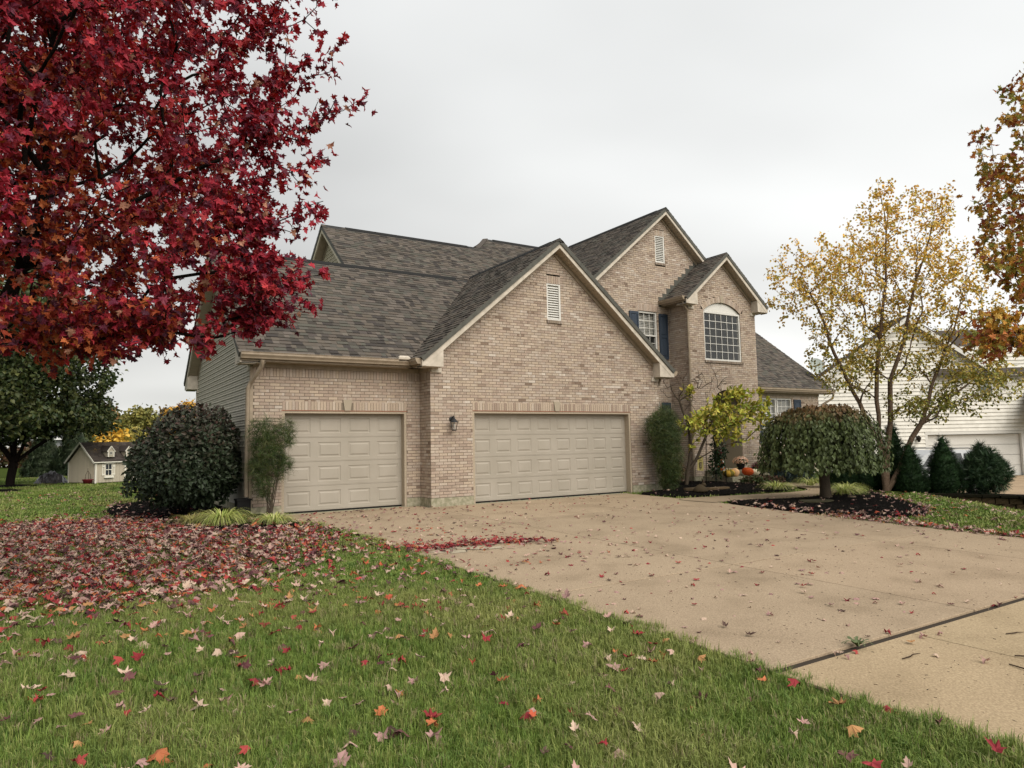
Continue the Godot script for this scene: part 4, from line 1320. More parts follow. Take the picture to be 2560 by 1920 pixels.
	for q in [[0, 0, 0.06, 0.9], [0.5, 0, 0.58, 0.9], [0.06, 0.83, 0.5, 0.9], [0.06, 0.46, 0.5, 0.50], [0.06, 0.40, 0.5, 0.44], [0.06, 0.0, 0.5, 0.04]]: df.box(Vector3(q[0], q[1], 0.012), Vector3(q[2], q[3], 0.028), wht)
	for q in [[0.08, 0.24, 0.26, 0.42], [0.32, 0.42, 0.5, 0.24], [0.08, 0.22, 0.26, 0.03], [0.32, 0.03, 0.5, 0.22]]: df.bar(Vector3(q[0], q[1], 0.02), Vector3(q[2], q[3], 0.02), 0.012, 0.04, Vector3.UP, wht)
	part(dr, "brace", df.mesh(), M.plain)
	for x in [0.55, 1.38]:
		var d := node(t, "dormer")
		d.position = Vector3(x, 1.14, -0.02)
		var b := MB.new()
		b.prism(PackedVector3Array([Vector3(0, 0, 0), Vector3(0.27, 0, 0), Vector3(0.27, 0.26, 0), Vector3(0.135, 0.44, 0), Vector3(0, 0.26, 0)]), Vector3(0, 0, -0.7), Color(0.42, 0.38, 0.30))
		part(d, "dormer_wall", b.mesh(), M.plain)
		var f := MB.new()
		f.bar(Vector3(-0.05, 0.235, 0.02), Vector3(0.14, 0.485, 0.02), 0.02, 0.035, Vector3.UP, wht); f.bar(Vector3(0.32, 0.235, 0.02), Vector3(0.13, 0.485, 0.02), 0.02, 0.035, Vector3.UP, wht)
		f.box(Vector3(-0.01, 0, 0.0), Vector3(0.025, 0.26, 0.012), wht); f.box(Vector3(0.245, 0, 0.0), Vector3(0.28, 0.26, 0.012), wht)
		part(d, "trim", f.mesh(), M.plain)
		for sx in [0, 1]:
			var rf := MB.new()
			var a0 := Vector3(-0.05 if sx == 0 else 0.32, 0.25, 0.03)
			var a1 := Vector3(0.135, 0.50, 0.03)
			rf.prism(PackedVector3Array([a0, a1, a1 - Vector3(0, 0.02, 0), a0 - Vector3(0, 0.02, 0)]), Vector3(0, 0, -0.75), Color(0.10, 0.085, 0.075))
			part(d, "dormer_roof", rf.mesh(), M.shingle)
		var w := MB.new()
		w.box(Vector3(0.07, 0.1, 0.002), Vector3(0.2, 0.25, 0.014), wht)
		for q in [[0.085, 0.115], [0.14, 0.115], [0.085, 0.18], [0.14, 0.18]]: w.box(Vector3(q[0], q[1], 0.012), Vector3(q[0] + 0.045, q[1] + 0.055, 0.0155), Color(0.025, 0.03, 0.03))
		part(d, "window", w.mesh(), M.plain)
	# red pot with a wire obelisk in front of the gable end
	var pot := thing("flower_pot", "dark red plastic pot in front of the beige shed wall", "pot")
	pot.position = Vector3(-6.25, gy(0, 0), -21.2)
	var pm := MB.new()
	pm.lathe(PackedVector2Array([Vector2(0.0, 0.0), Vector2(0.15, 0.0), Vector2(0.19, 0.15), Vector2(0.215, 0.155), Vector2(0.215, 0.2), Vector2(0.18, 0.2), Vector2(0.17, 0.15), Vector2(0.0, 0.15)]), Vector3.ZERO, 16, Color(0.13, 0.018, 0.02))
	part(pot, "bowl", pm.mesh(), M.plain)
	var ob := thing("plant_support", "thin rusty wire plant support standing in the red pot", "trellis")
	ob.position = Vector3(-6.25, gy(0, 0) + 0.15, -21.2)
	for i in 5:
		var wm := MB.new()
		var an := TAU * i / 5.0
		var d2 := Vector3(cos(an), 0, sin(an))
		wm.tube(PackedVector3Array([d2 * 0.11, d2 * 0.10 + Vector3(0, 0.25, 0), Vector3(0, 0.42, 0), Vector3(0, 0.52, 0)]), PackedFloat32Array([0.007, 0.007, 0.007, 0.01]), 4, Color(0.06, 0.04, 0.03))
		part(ob, "wire", wm.mesh(), M.matte)
	# heap under a grey tarpaulin behind the shed
	var tp := thing("tarpaulin_heap", "crumpled grey tarpaulin heap beside the beige shed", "tarpaulin")
	tp.position = Vector3(-7.62, gy(0, 0), -23.9)
	tp.scale = Vector3(0.8, 0.9, 0.8)
	var hm := MB.new()
	var nz := FastNoiseLite.new()
	nz.seed = 3; nz.frequency = 1.1; nz.fractal_octaves = 4
	var N := 22
	for i in N:
		for j in N:
			var q := []
			for e in [[i, j], [i, j + 1], [i + 1, j + 1], [i + 1, j]]:
				var xx: float = (float(e[0]) / N - 0.5) * 1.7
				var zz: float = (float(e[1]) / N - 0.5) * 1.5
				var hh: float = maxf(0.0, 0.55 * (1.0 - pow(xx * xx * 1.35 + zz * zz * 1.7, 0.8)) + 0.3 * nz.get_noise_2d(xx * 3.0, zz * 3.0) * minf(1.0, 2.0 - absf(xx) * 2.2))
				q.append(Vector3(xx, hh, zz))
			hm.quad(q[0], q[1], q[2], q[3], Color(0.05, 0.046, 0.05))
	part(tp, "sheet", hm.mesh(), M.gloss)

func retaining_wall() -> void:
	var t := thing("retaining_wall", "low curved wall of brown concrete blocks along the lawn before the hedge shrubs", "retaining wall")
	var a := Vector3(10.9, 0, 4.25)
	var b := Vector3(14.6, 0, 7.6)
	var pts := PackedVector3Array()
	for i in 60:
		var f := i / 59.0
		var p := a.lerp(b, f)
		p += Vector3(0.535, 0, -0.845) * 0.35 * sin(f * PI)
		pts.append(p)
	var bm := []
	for k in 4:
		var m := MB.new()
		var c := jit(Color(0.13, 0.10, 0.08), 0.2)
		m.prism(PackedVector3Array([Vector3(-0.148, 0.004, 0), Vector3(-0.05, 0.004, 0.03), Vector3(0.05, 0.004, 0.03), Vector3(0.148, 0.004, 0), Vector3(0.148, 0.146, 0), Vector3(0.05, 0.146, 0.03), Vector3(-0.05, 0.146, 0.03), Vector3(-0.148, 0.146, 0)]), Vector3(0, 0, -0.2), c)
		bm.append(m.mesh())
	var cap := MB.new()
	cap.box(Vector3(-0.198, 0, -0.24), Vector3(0.198, 0.07, 0.05), Color(0.035, 0.032, 0.03))
	var capm := cap.mesh()
	var run := 0.0
	var total := a.distance_to(b) + 0.1
	var n := int(total / 0.3)
	for i in n:
		var f := (i + 0.5) / n
		var p := a.lerp(b, f) + Vector3(0.535, 0, -0.845) * 0.35 * sin(f * PI)
		var top := lerpf(-0.12, -0.30, f)
		var rows := 3
		for r in rows:
			var yy := top - 0.15 * (r + 1)
			if yy + 0.15 < gy(p.x, p.z) - 0.02: continue
			var o := part(t, "block", pick(bm), M.concrete_block)
			var dir := (b - a).normalized()
			o.transform = Transform3D(Basis(dir, Vector3.UP, dir.cross(Vector3.UP)), Vector3(p.x, yy, p.z) + dir * (0.15 if r % 2 else 0.0))
		run += 0.3
	var nc := int(total / 0.4)
	for i in nc:
		var f := (i + 0.5) / nc
		var p := a.lerp(b, f) + Vector3(0.535, 0, -0.845) * 0.35 * sin(f * PI)
		var dir := (b - a).normalized()
		var o := part(t, "cap_stone", capm, M.concrete_block)
		o.transform = Transform3D(Basis(dir, Vector3.UP, dir.cross(Vector3.UP)), Vector3(p.x, lerpf(-0.12, -0.30, f), p.z))
	# raised planting strip behind it
	var m := MB.new()
	for i in n:
		var f0 := float(i) / n
		var f1 := float(i + 1) / n
		var q := []
		for e in [[f0, 0.0], [f0, 1.9], [f1, 1.9], [f1, 0.0]]:
			var p: Vector3 = a.lerp(b, e[0]) + Vector3(0.535, 0, -0.845) * (0.35 * sin(e[0] * PI) - 0.02 + e[1]) + Vector3(0.845, 0, 0.535) * -0.2
			p.y = lerpf(-0.10, -0.27, e[0])
			q.append(p)
		m.quad(q[0], q[3], q[2], q[1]); 
		m.quad(q[1], q[2], q[2] - Vector3(0, 0.8, 0), q[1] - Vector3(0, 0.8, 0))
	var o2 := part(self, "planting_strip", m.mesh(), M.mulch)
	o2.set_meta("kind", "structure")

func neighbour() -> void:
	# white sided house next door, squarely facing the street bend
	var t := thing("white_house", "white sided neighbour house with a wide white garage door behind the birch", "house")
	var u := Vector3(0.8446, 0, 0.5354)
	var w := Vector3(-0.5354, 0, 0.8446)
	t.transform = Transform3D(Basis(u, Vector3.UP, w), Vector3(30.12, -0.72, -4.42))
	# local x: 0 = left jamb of the garage door; z out; y up from its drive
	var e := 0.19
	var gx := -0.85
	for j in 44:
		var y := j * e
		var lo := -5.6
		var hi := 9.0
		if y > 5.0:
			lo = gx - (8.15 - y) / 0.66
			hi = gx + (8.15 - y) / 0.66 if y > 6.6 else 9.0 - (y - 5.0) * 0.0
		if y > 6.6: hi = minf(hi, gx + (8.15 - y) / 0.66)
		if hi - lo < 0.1: continue
		var iv := [[lo, hi]]
		if y < 2.15: iv = minus(iv, -0.15, 4.9)
		if y > 4.0 and y < 5.2: iv = minus(iv, 2.72, 3.52)
		for s in iv:
			var b := MB.new()
			b.quad(Vector3(s[0], y + 0.012, 0.04), Vector3(s[1], y + 0.012, 0.04), Vector3(s[1], y + e, 0.004), Vector3(s[0], y + e, 0.004))
			b.quad(Vector3(s[0], y + 0.012, 0.0), Vector3(s[1], y + 0.012, 0.0), Vector3(s[1], y + 0.012, 0.04), Vector3(s[0], y + 0.012, 0.04))
			part(t, "siding_board", b.mesh(), M.white_siding)
	var core := MB.new()
	core.box(Vector3(-5.55, -0.4, -9), Vector3(9.0, 5.0, -0.35))
	core.box(Vector3(-5.55, 2.3, -0.35), Vector3(9.0, 4.0, -0.02)); core.box(Vector3(-5.55, -0.4, -0.35), Vector3(-0.16, 2.3, -0.02)); core.box(Vector3(4.91, -0.4, -0.35), Vector3(9.0, 2.3, -0.02))
	part(t, "wall_core", core.mesh(), M.white_siding)
	var gd := node(t, "garage_door")
	for r in 4:
		var m := MB.new()
		m.box(Vector3(0.0, r * 0.53 + 0.01, -0.2), Vector3(4.75, r * 0.53 + 0.522, -0.15))
		part(gd, "section", m.mesh(), M.white)
	var fr := MB.new()
	fr.box(Vector3(-0.15, 0, -0.2), Vector3(-0.02, 2.14, 0.03)); fr.box(Vector3(4.77, 0, -0.2), Vector3(4.9, 2.14, 0.03)); fr.box(Vector3(-0.15, 2.14, -0.2), Vector3(4.9, 2.28, 0.035))
	part(gd, "door_frame", fr.mesh(), M.white)
	for q in [[2.72, 4.0, 0.8, 1.2], [-0.25, 3.55, 0.75, 1.2]]:
		var wn := node(t, "window")
		wn.position = Vector3(q[0], q[1], 0)
		var f := MB.new()
		f.box(Vector3(0, 0, -0.05), Vector3(0.07, q[3], 0.04)); f.box(Vector3(q[2] - 0.07, 0, -0.05), Vector3(q[2], q[3], 0.04))
		f.box(Vector3(0.07, 0, -0.05), Vector3(q[2] - 0.07, 0.07, 0.038)); f.box(Vector3(0.07, q[3] - 0.07, -0.05), Vector3(q[2] - 0.07, q[3], 0.038)); f.box(Vector3(0.07, q[3] * 0.5 - 0.03, -0.05), Vector3(q[2] - 0.07, q[3] * 0.5 + 0.03, 0.036))
		part(wn, "frame", f.mesh(), M.white)
		for k in 2:
			var g := MB.new()
			g.box(Vector3(0.07, 0.07 + k * q[3] * 0.46, 0.0), Vector3(q[2] - 0.07, 0.07 + k * q[3] * 0.46 + q[3] * 0.42, 0.022), Color(0.10, 0.115, 0.10) if k == 0 else Color(0.22, 0.24, 0.22))
			part(wn, "pane", g.mesh(), M.gloss)
	var rc := Color(0.115, 0.10, 0.088)
	var rf := node(t, "roof")
	# front gable and the long roof behind it
	for s in [-1.0, 1.0]:
		var m := MB.new()
		var ap := Vector3(gx, 8.3, 0.35)
		var en := Vector3(gx + s * 5.1, 8.3 - 5.1 * 0.66, 0.35)
		if s > 0: m.prism(PackedVector3Array([ap, ap - Vector3(0, 0.12, 0), en - Vector3(0, 0.12, 0), en]), Vector3(0, 0, -4), rc)
		else: m.prism(PackedVector3Array([ap, en, en - Vector3(0, 0.12, 0), ap - Vector3(0, 0.12, 0)]), Vector3(0, 0, -0.7), rc)
		part(rf, "gable_slope", m.mesh(), M.shingle)
		var f := MB.new()
		f.bar(ap + Vector3(0, -0.2, 0.02), en + Vector3(0, -0.2, 0.02), 0.03, 0.2)
		part(rf, "fascia", f.mesh(), M.white)
	var lr := MB.new()
	lr.prism(PackedVector3Array([Vector3(0.5, 5.25, 0.45), Vector3(9.3, 5.25, 0.45), Vector3(9.3, 8.1, -4.0), Vector3(0.5, 8.1, -4.0)]), Vector3(0, -0.15, 0), rc)
	lr.prism(PackedVector3Array([Vector3(9.3, 5.25, -8.5), Vector3(0.5, 5.25, -8.5), Vector3(0.5, 8.1, -4.0), Vector3(9.3, 8.1, -4.0)]), Vector3(0, -0.15, 0), rc)
	part(rf, "main_slope", lr.mesh(), M.shingle)
	var pr := MB.new()
	pr.prism(PackedVector3Array([Vector3(4.1, 2.75, 1.3), Vector3(8.0, 2.75, 1.3), Vector3(8.0, 4.4, 0.0), Vector3(5.2, 4.4, 0.0)]), Vector3(0, -0.12, 0), rc)
	part(rf, "porch_slope", pr.mesh(), M.shingle)
	var pg := MB.new()
	pg.box(Vector3(4.1, 2.62, 1.2), Vector3(8.0, 2.74, 1.36), Color(0.3, 0.27, 0.22))
	part(rf, "porch_gutter", pg.mesh(), M.plain)
	var la := thing("wall_lamp", "small dark wall lamp on the white siding beside the white garage door", "lamp")
	la.transform = Transform3D(t.basis, t.position + u * -0.55 + Vector3(0, 1.78, 0))
	var lm := MB.new()
	lm.lathe(PackedVector2Array([Vector2(0.05, 0.0), Vector2(0.11, 0.2), Vector2(0.13, 0.21), Vector2(0.03, 0.32), Vector2(0.0, 0.36)]), Vector3(0, 0, 0.16), 8, Color(0.03, 0.025, 0.02))
	lm.box(Vector3(-0.05, 0.12, 0.0), Vector3(0.05, 0.3, 0.06), Color(0.03, 0.025, 0.02))
	part(la, "lamp_body", lm.mesh(), M.matte)
	# its concrete drive
	var dr := part(self, "neighbour_driveway", poly_sheet(PackedVector2Array([xz(t, -0.4, 0.0), xz(t, 5.2, 0.0), xz(t, 9.0, 17.0), xz(t, -7.5, 15.5), xz(t, -5.5, 9.0)]), 0.004, Color(0.55, 0.42, 0.29)), M.concrete)
	dr.set_meta("kind", "structure")

func xz(t: Node3D, x: float, z: float) -> Vector2:
	var p := t.transform * Vector3(x, 0, z)
	return Vector2(p.x, p.z)

func car() -> void:
	var t := thing("parked_car", "silver sport utility car parked behind the clipped evergreens", "car")
	var u := Vector3(0.8446, 0, 0.5354).rotated(Vector3.UP, 0.25)
	var w := u.cross(Vector3.UP)
	t.transform = Transform3D(Basis(u, Vector3.UP, w), Vector3(17.25, gy(17.2, 2.7) + 0.01, 2.55))
	# side profile, nose to the left (-x), length 4.4, height about 1.5
	var silver := Color(0.42, 0.44, 0.46)
	var body := MB.new()
	var low := PackedVector3Array([Vector3(-3.2, 0.28, 0.86), Vector3(1.2, 0.28, 0.86), Vector3(1.28, 0.55, 0.86), Vector3(1.2, 0.88, 0.86), Vector3(-1.9, 0.90, 0.86), Vector3(-3.1, 0.78, 0.86), Vector3(-3.28, 0.5, 0.86)])
	body.prism(low, Vector3(0, 0, -1.72), silver)
	part(t, "body", body.mesh(), M.gloss)
	var cab := MB.new()
	var cb := PackedVector3Array([Vector3(-1.95, 0.89, 0.8), Vector3(1.18, 0.87, 0.8), Vector3(1.05, 1.2, 0.72), Vector3(0.78, 1.44, 0.66), Vector3(-0.9, 1.46, 0.66), Vector3(-1.35, 1.3, 0.7)])
	cab.prism(cb, Vector3(0, 0, -1.45), silver)
	part(t, "cabin", cab.mesh(), M.gloss)
	for q in [[-1.55, -0.75, 0.94, 1.33, -1.1], [-0.68, 0.1, 0.94, 1.35, -0.66], [0.18, 0.85, 0.94, 1.33, 0.2]]:
		var g := MB.new()
		g.prism(PackedVector3Array([Vector3(q[0], q[2], 0.80), Vector3(q[1], q[2], 0.80), Vector3(q[1] - 0.05, q[3], 0.735), Vector3(q[4], q[3], 0.735)]), Vector3(0, 0, -0.04), Color(0.03, 0.033, 0.036))
		part(t, "window", g.mesh(), M.gloss)
	var rg := MB.new()
	rg.prism(PackedVector3Array([Vector3(1.2, 0.95, 0.6), Vector3(1.2, 0.95, -0.6), Vector3(0.92, 1.38, -0.55), Vector3(0.92, 1.38, 0.55)]), Vector3(-0.02, 0, 0), Color(0.03, 0.033, 0.036))
	part(t, "rear_window", rg.mesh(), M.gloss)
	for z in [0.52, -0.62]:
		var rail := MB.new()
		rail.tube(PackedVector3Array([Vector3(-0.8, 1.47, z), Vector3(-0.7, 1.51, z), Vector3(0.6, 1.50, z), Vector3(0.7, 1.45, z)]), PackedFloat32Array([0.02, 0.02, 0.02, 0.02]), 6, Color(0.1, 0.1, 0.1))
		part(t, "roof_rail", rail.mesh(), M.gloss)
		var tl := MB.new()
		tl.box(Vector3(1.15, 0.6, z + (0.2 if z > 0 else -0.22)), Vector3(1.275, 0.95, z + (0.32 if z > 0 else -0.1)), Color(0.25, 0.02, 0.02))
		part(t, "tail_lamp", tl.mesh(), M.gloss)
	for x in [-2.35, 0.45]:
		for z in [0.8, -0.86]:
			var wl := node(t, "wheel")
			wl.transform = Transform3D(Basis(Vector3.RIGHT, PI / 2), Vector3(x, 0.33, z))
			var ty := MB.new()
			ty.lathe(PackedVector2Array([Vector2(0.2, -0.1), Vector2(0.31, -0.11), Vector2(0.33, -0.07), Vector2(0.33, 0.07), Vector2(0.31, 0.11), Vector2(0.2, 0.1)]), Vector3.ZERO, 20, Color(0.02, 0.02, 0.02))
			part(wl, "tyre", ty.mesh(), M.matte)
			var rm := MB.new()
			rm.lathe(PackedVector2Array([Vector2(0.0, -0.09), Vector2(0.21, -0.09), Vector2(0.21, 0.09), Vector2(0.06, 0.07), Vector2(0.0, 0.075)]), Vector3.ZERO, 16, Color(0.35, 0.36, 0.37))
			part(wl, "rim", rm.mesh(), M.gloss)

func pumpkin(called: String, label: String, at: Vector3, r: float, h: float, ribs: int, cols: Array, m: Material, tilt := Vector3.ZERO, cat := "pumpkin") -> void:
	var t := thing(called, label, cat)
	t.position = at
	t.rotation = tilt
	var mb := MB.new()
	var pr := PackedVector2Array()
	for i in 13:
		var a := -PI / 2 + PI * i / 12.0
		pr.append(Vector2(maxf(cos(a), 0.04) * r, h * 0.5 + sin(a) * h * 0.5 - (0.12 * h if i >= 11 else 0.0) + (0.08 * h if i <= 1 else 0.0)))
	mb.lathe(pr, Vector3.ZERO, ribs * 6, cols[0], ribs, 0.13, cols)
	part(t, "flesh", mb.mesh(), m)
	var st := MB.new()
	st.tube(PackedVector3Array([Vector3(0, h * 0.86, 0), Vector3(0.01, h + 0.03, 0.0), Vector3(0.035, h + 0.06, 0.01)]), PackedFloat32Array([0.02, 0.013, 0.015]), 6, Color(0.22, 0.19, 0.08))
	part(t, "stem", st.mesh(), M.matte)

func mum(called: String, label: String, at: Vector3, r: float, cols: Array, potted := true) -> void:
	var t := thing(called, label, "flowers")
	t.position = at
	var base := 0.0
	if potted:
		var p := MB.new()
		p.lathe(PackedVector2Array([Vector2(0.0, 0.0), Vector2(0.11, 0.0), Vector2(0.145, 0.19), Vector2(0.155, 0.19), Vector2(0.155, 0.215), Vector2(0.13, 0.215), Vector2(0.12, 0.19), Vector2(0.0, 0.18)]), Vector3.ZERO, 16, Color(0.012, 0.012, 0.013))
		part(t, "pot", p.mesh(), M.plain)
		base = 0.19
	var g := MB.new()
	var f := MB.new()
	for i in 420:
		var a := rng.randf() * TAU
		var e := asin(rng.randf_range(-0.15, 1.0))
		var d := Vector3(cos(a) * cos(e), sin(e), sin(a) * cos(e))
		var q := d * r * rng.randf_range(0.86, 1.03)
		q.y = q.y * 0.72 + base + 0.06
		var s := d.cross(Vector3.UP + Vector3(0.01, 0, 0)).normalized()
		var up := s.cross(d)
		var k := rng.randf_range(0.016, 0.026)
		if i < 150:
			var gq := d * r * 0.8
			gq.y = gq.y * 0.72 + base + 0.03
			g.quad(gq - s * k * 1.4, gq - up * k * 2.0, gq + s * k * 1.4, gq + up * k * 2.0 + d * 0.02, jit(Color(0.035, 0.055, 0.02), 0.4))
		else:
			var c: Color = jit(pick(cols), 0.2)
			for j in 5:
				var t0 := TAU * j / 5.0
				var t1 := TAU * (j + 1) / 5.0
				f.tri(q - d * k * 0.25, q + (s * cos(t0) + up * sin(t0)) * k, q + (s * cos(t1) + up * sin(t1)) * k + d * k * 0.3, c)
	part(t, "foliage", g.mesh(), M.dark_leaf)
	part(t, "blossom", f.mesh(), M.leaf)

func porch_things() -> void:
	mum("potted_mum", "pale peach chrysanthemum in a black pot on the upper porch step", Vector3(12.1, 0.386, -1.32), 0.27, [Color(0.72, 0.48, 0.34), Color(0.62, 0.36, 0.24), Color(0.78, 0.6, 0.48)])
	mum("potted_mum", "dark burgundy chrysanthemum in a black pot beside the porch steps", Vector3(12.55, 0.196, -0.92), 0.28, [Color(0.13, 0.012, 0.035), Color(0.17, 0.02, 0.05), Color(0.09, 0.008, 0.025)])
	mum("potted_mum", "bright yellow chrysanthemum low beside the white pumpkin", Vector3(12.62, 0.1, -0.42), 0.24, [Color(0.75, 0.55, 0.02), Color(0.8, 0.65, 0.06)], true)
	pumpkin("pumpkin", "orange red pumpkin on the lower porch step beside the white one", Vector3(11.78, 0.197, -0.80), 0.19, 0.29, 10, [Color(0.42, 0.07, 0.015)], M.plain, Vector3(0.0, 0, -0.15))
	pumpkin("pumpkin", "small cream white pumpkin on the lower porch step", Vector3(12.14, 0.197, -0.76), 0.145, 0.23, 10, [Color(0.72, 0.66, 0.48)], M.plain)
	pumpkin("squash", "green and yellow striped squash on the lower porch step", Vector3(10.98, 0.197, -0.86), 0.20, 0.25, 9, [Color(0.52, 0.32, 0.05), Color(0.16, 0.13, 0.02)], M.plain, Vector3(0, 0.3, 0.2), "squash")
	pumpkin("gourd", "pale peach gourd resting behind the striped squash", Vector3(11.26, 0.197, -0.92), 0.15, 0.29, 8, [Color(0.68, 0.42, 0.22)], M.plain, Vector3(0, 0, -0.5), "gourd")
	# slim orange pumpkin figure with a white and red head
	var fg := thing("garden_figure", "tall slim orange pumpkin figure with a white topknot on the porch step", "ornament")
	fg.position = Vector3(11.12, 0.386, -1.3)
	var b := MB.new()
	b.lathe(PackedVector2Array([Vector2(0.0, 0), Vector2(0.08, 0.0), Vector2(0.12, 0.08), Vector2(0.12, 0.18), Vector2(0.085, 0.3), Vector2(0.05, 0.36), Vector2(0.0, 0.38)]), Vector3.ZERO, 18, Color(0.5, 0.12, 0.02), 6, 0.08)
	part(fg, "body", b.mesh(), M.plain)
	var hd := MB.new()
	hd.lathe(PackedVector2Array([Vector2(0.0, 0.35), Vector2(0.05, 0.37), Vector2(0.055, 0.42), Vector2(0.0, 0.46)]), Vector3.ZERO, 10, Color(0.7, 0.64, 0.5))
	part(fg, "head", hd.mesh(), M.plain)
	var hat := MB.new()
	hat.lathe(PackedVector2Array([Vector2(0.075, 0.45), Vector2(0.09, 0.47), Vector2(0.085, 0.60), Vector2(0.03, 0.72), Vector2(0.0, 0.73)]), Vector3(-0.03, 0, 0), 10, Color(0.12, 0.015, 0.02))
	part(fg, "hat", hat.mesh(), M.plain)
	# garden flag on its wire stand
	var st := thing("flag_stand", "thin black wire flag stand in the dark mulch bed", "flag stand")
	st.position = Vector3(9.72, gy(0, 0) + 0.05, -0.95)
	var sm := MB.new()
	sm.tube(PackedVector3Array([Vector3(-0.17, -0.1, 0), Vector3(-0.17, 0.86, 0), Vector3(0.16, 0.86, 0)]), PackedFloat32Array([0.006, 0.006, 0.006]), 5, Color(0.02, 0.02, 0.02))
	part(st, "rod", sm.mesh(), M.matte)
	var fl := thing("garden_flag", "pale yellow garden flag with a dark printed emblem hanging before the brick", "flag")
	fl.position = Vector3(9.72, gy(0, 0) + 0.05, -0.94)
	fl.rotation = Vector3(0, 0.1, -0.08)
	var fm := MB.new()
	var yel := Color(0.62, 0.53, 0.20)
	for i in 6:
		for j in 8:
			var q := []
			for e in [[i, j], [i + 1, j], [i + 1, j + 1], [i, j + 1]]:
				q.append(Vector3(-0.15 + 0.3 * e[0] / 6.0, 0.40 + 0.45 * e[1] / 8.0, 0.012 * sin(e[0] * 1.3 + e[1] * 0.4)))
			fm.quad(q[0], q[1], q[2], q[3], yel)
	var cl := part(fl, "cloth", fm.mesh(), M.leaf)
	cl.material_override = M.litter
	var pr := MB.new()
	pr.box(Vector3(-0.055, 0.47, 0.014), Vector3(0.055, 0.66, 0.017), Color(0.13, 0.10, 0.06))
	pr.box(Vector3(-0.03, 0.50, 0.017), Vector3(0.03, 0.62, 0.019), Color(0.5, 0.42, 0.25))
	pr.box(Vector3(-0.012, 0.52, 0.019), Vector3(0.012, 0.6, 0.021), Color(0.07, 0.07, 0.06))
	pr.prism(PackedVector3Array([Vector3(0.0, 0.765, 0.017), Vector3(0.028, 0.79, 0.017), Vector3(0.024, 0.82, 0.017), Vector3(-0.024, 0.82, 0.017), Vector3(-0.028, 0.79, 0.017)]), Vector3(0, 0, -0.003), Color(0.09, 0.10, 0.08))
	for k in 2:
		pr.box(Vector3(-0.06 + 0.02 * k, 0.715 - 0.28 * k, 0.014), Vector3(0.06 - 0.02 * k, 0.727 - 0.28 * k, 0.017), Color(0.22, 0.18, 0.06))
	part(fl, "print", pr.mesh(), M.matte)
	# black metal obelisk by the steps
	var ob := thing("obelisk_trellis", "black metal obelisk trellis in the mulch bed beside the porch steps", "trellis")
	ob.position = Vector3(10.35, gy(0, 0), -0.85)
	for k in 4:
		var m := MB.new()
		var sx := -0.22 if k % 2 else 0.22
		var sz := -0.22 if k > 1 else 0.22
		m.tube(PackedVector3Array([Vector3(sx, 0, sz), Vector3(sx * 0.8, 1.5, sz * 0.8), Vector3(sx * 0.1, 2.0, sz * 0.1)]), PackedFloat32Array([0.013, 0.013, 0.013]), 5, Color(0.012, 0.012, 0.012))
		part(ob, "leg", m.mesh(), M.matte)
	for y in [0.35, 0.8, 1.25, 1.6]:
		var m := MB.new()
		var s: float = 0.22 * (1.0 - 0.13 * y)
		m.tube(PackedVector3Array([Vector3(-s, y, s), Vector3(s, y, s), Vector3(s, y, -s), Vector3(-s, y, -s), Vector3(-s, y, s)]), PackedFloat32Array([0.008, 0.008, 0.008, 0.008, 0.008]), 5, Color(0.012, 0.012, 0.012), false)
		part(ob, "rung", m.mesh(), M.matte)

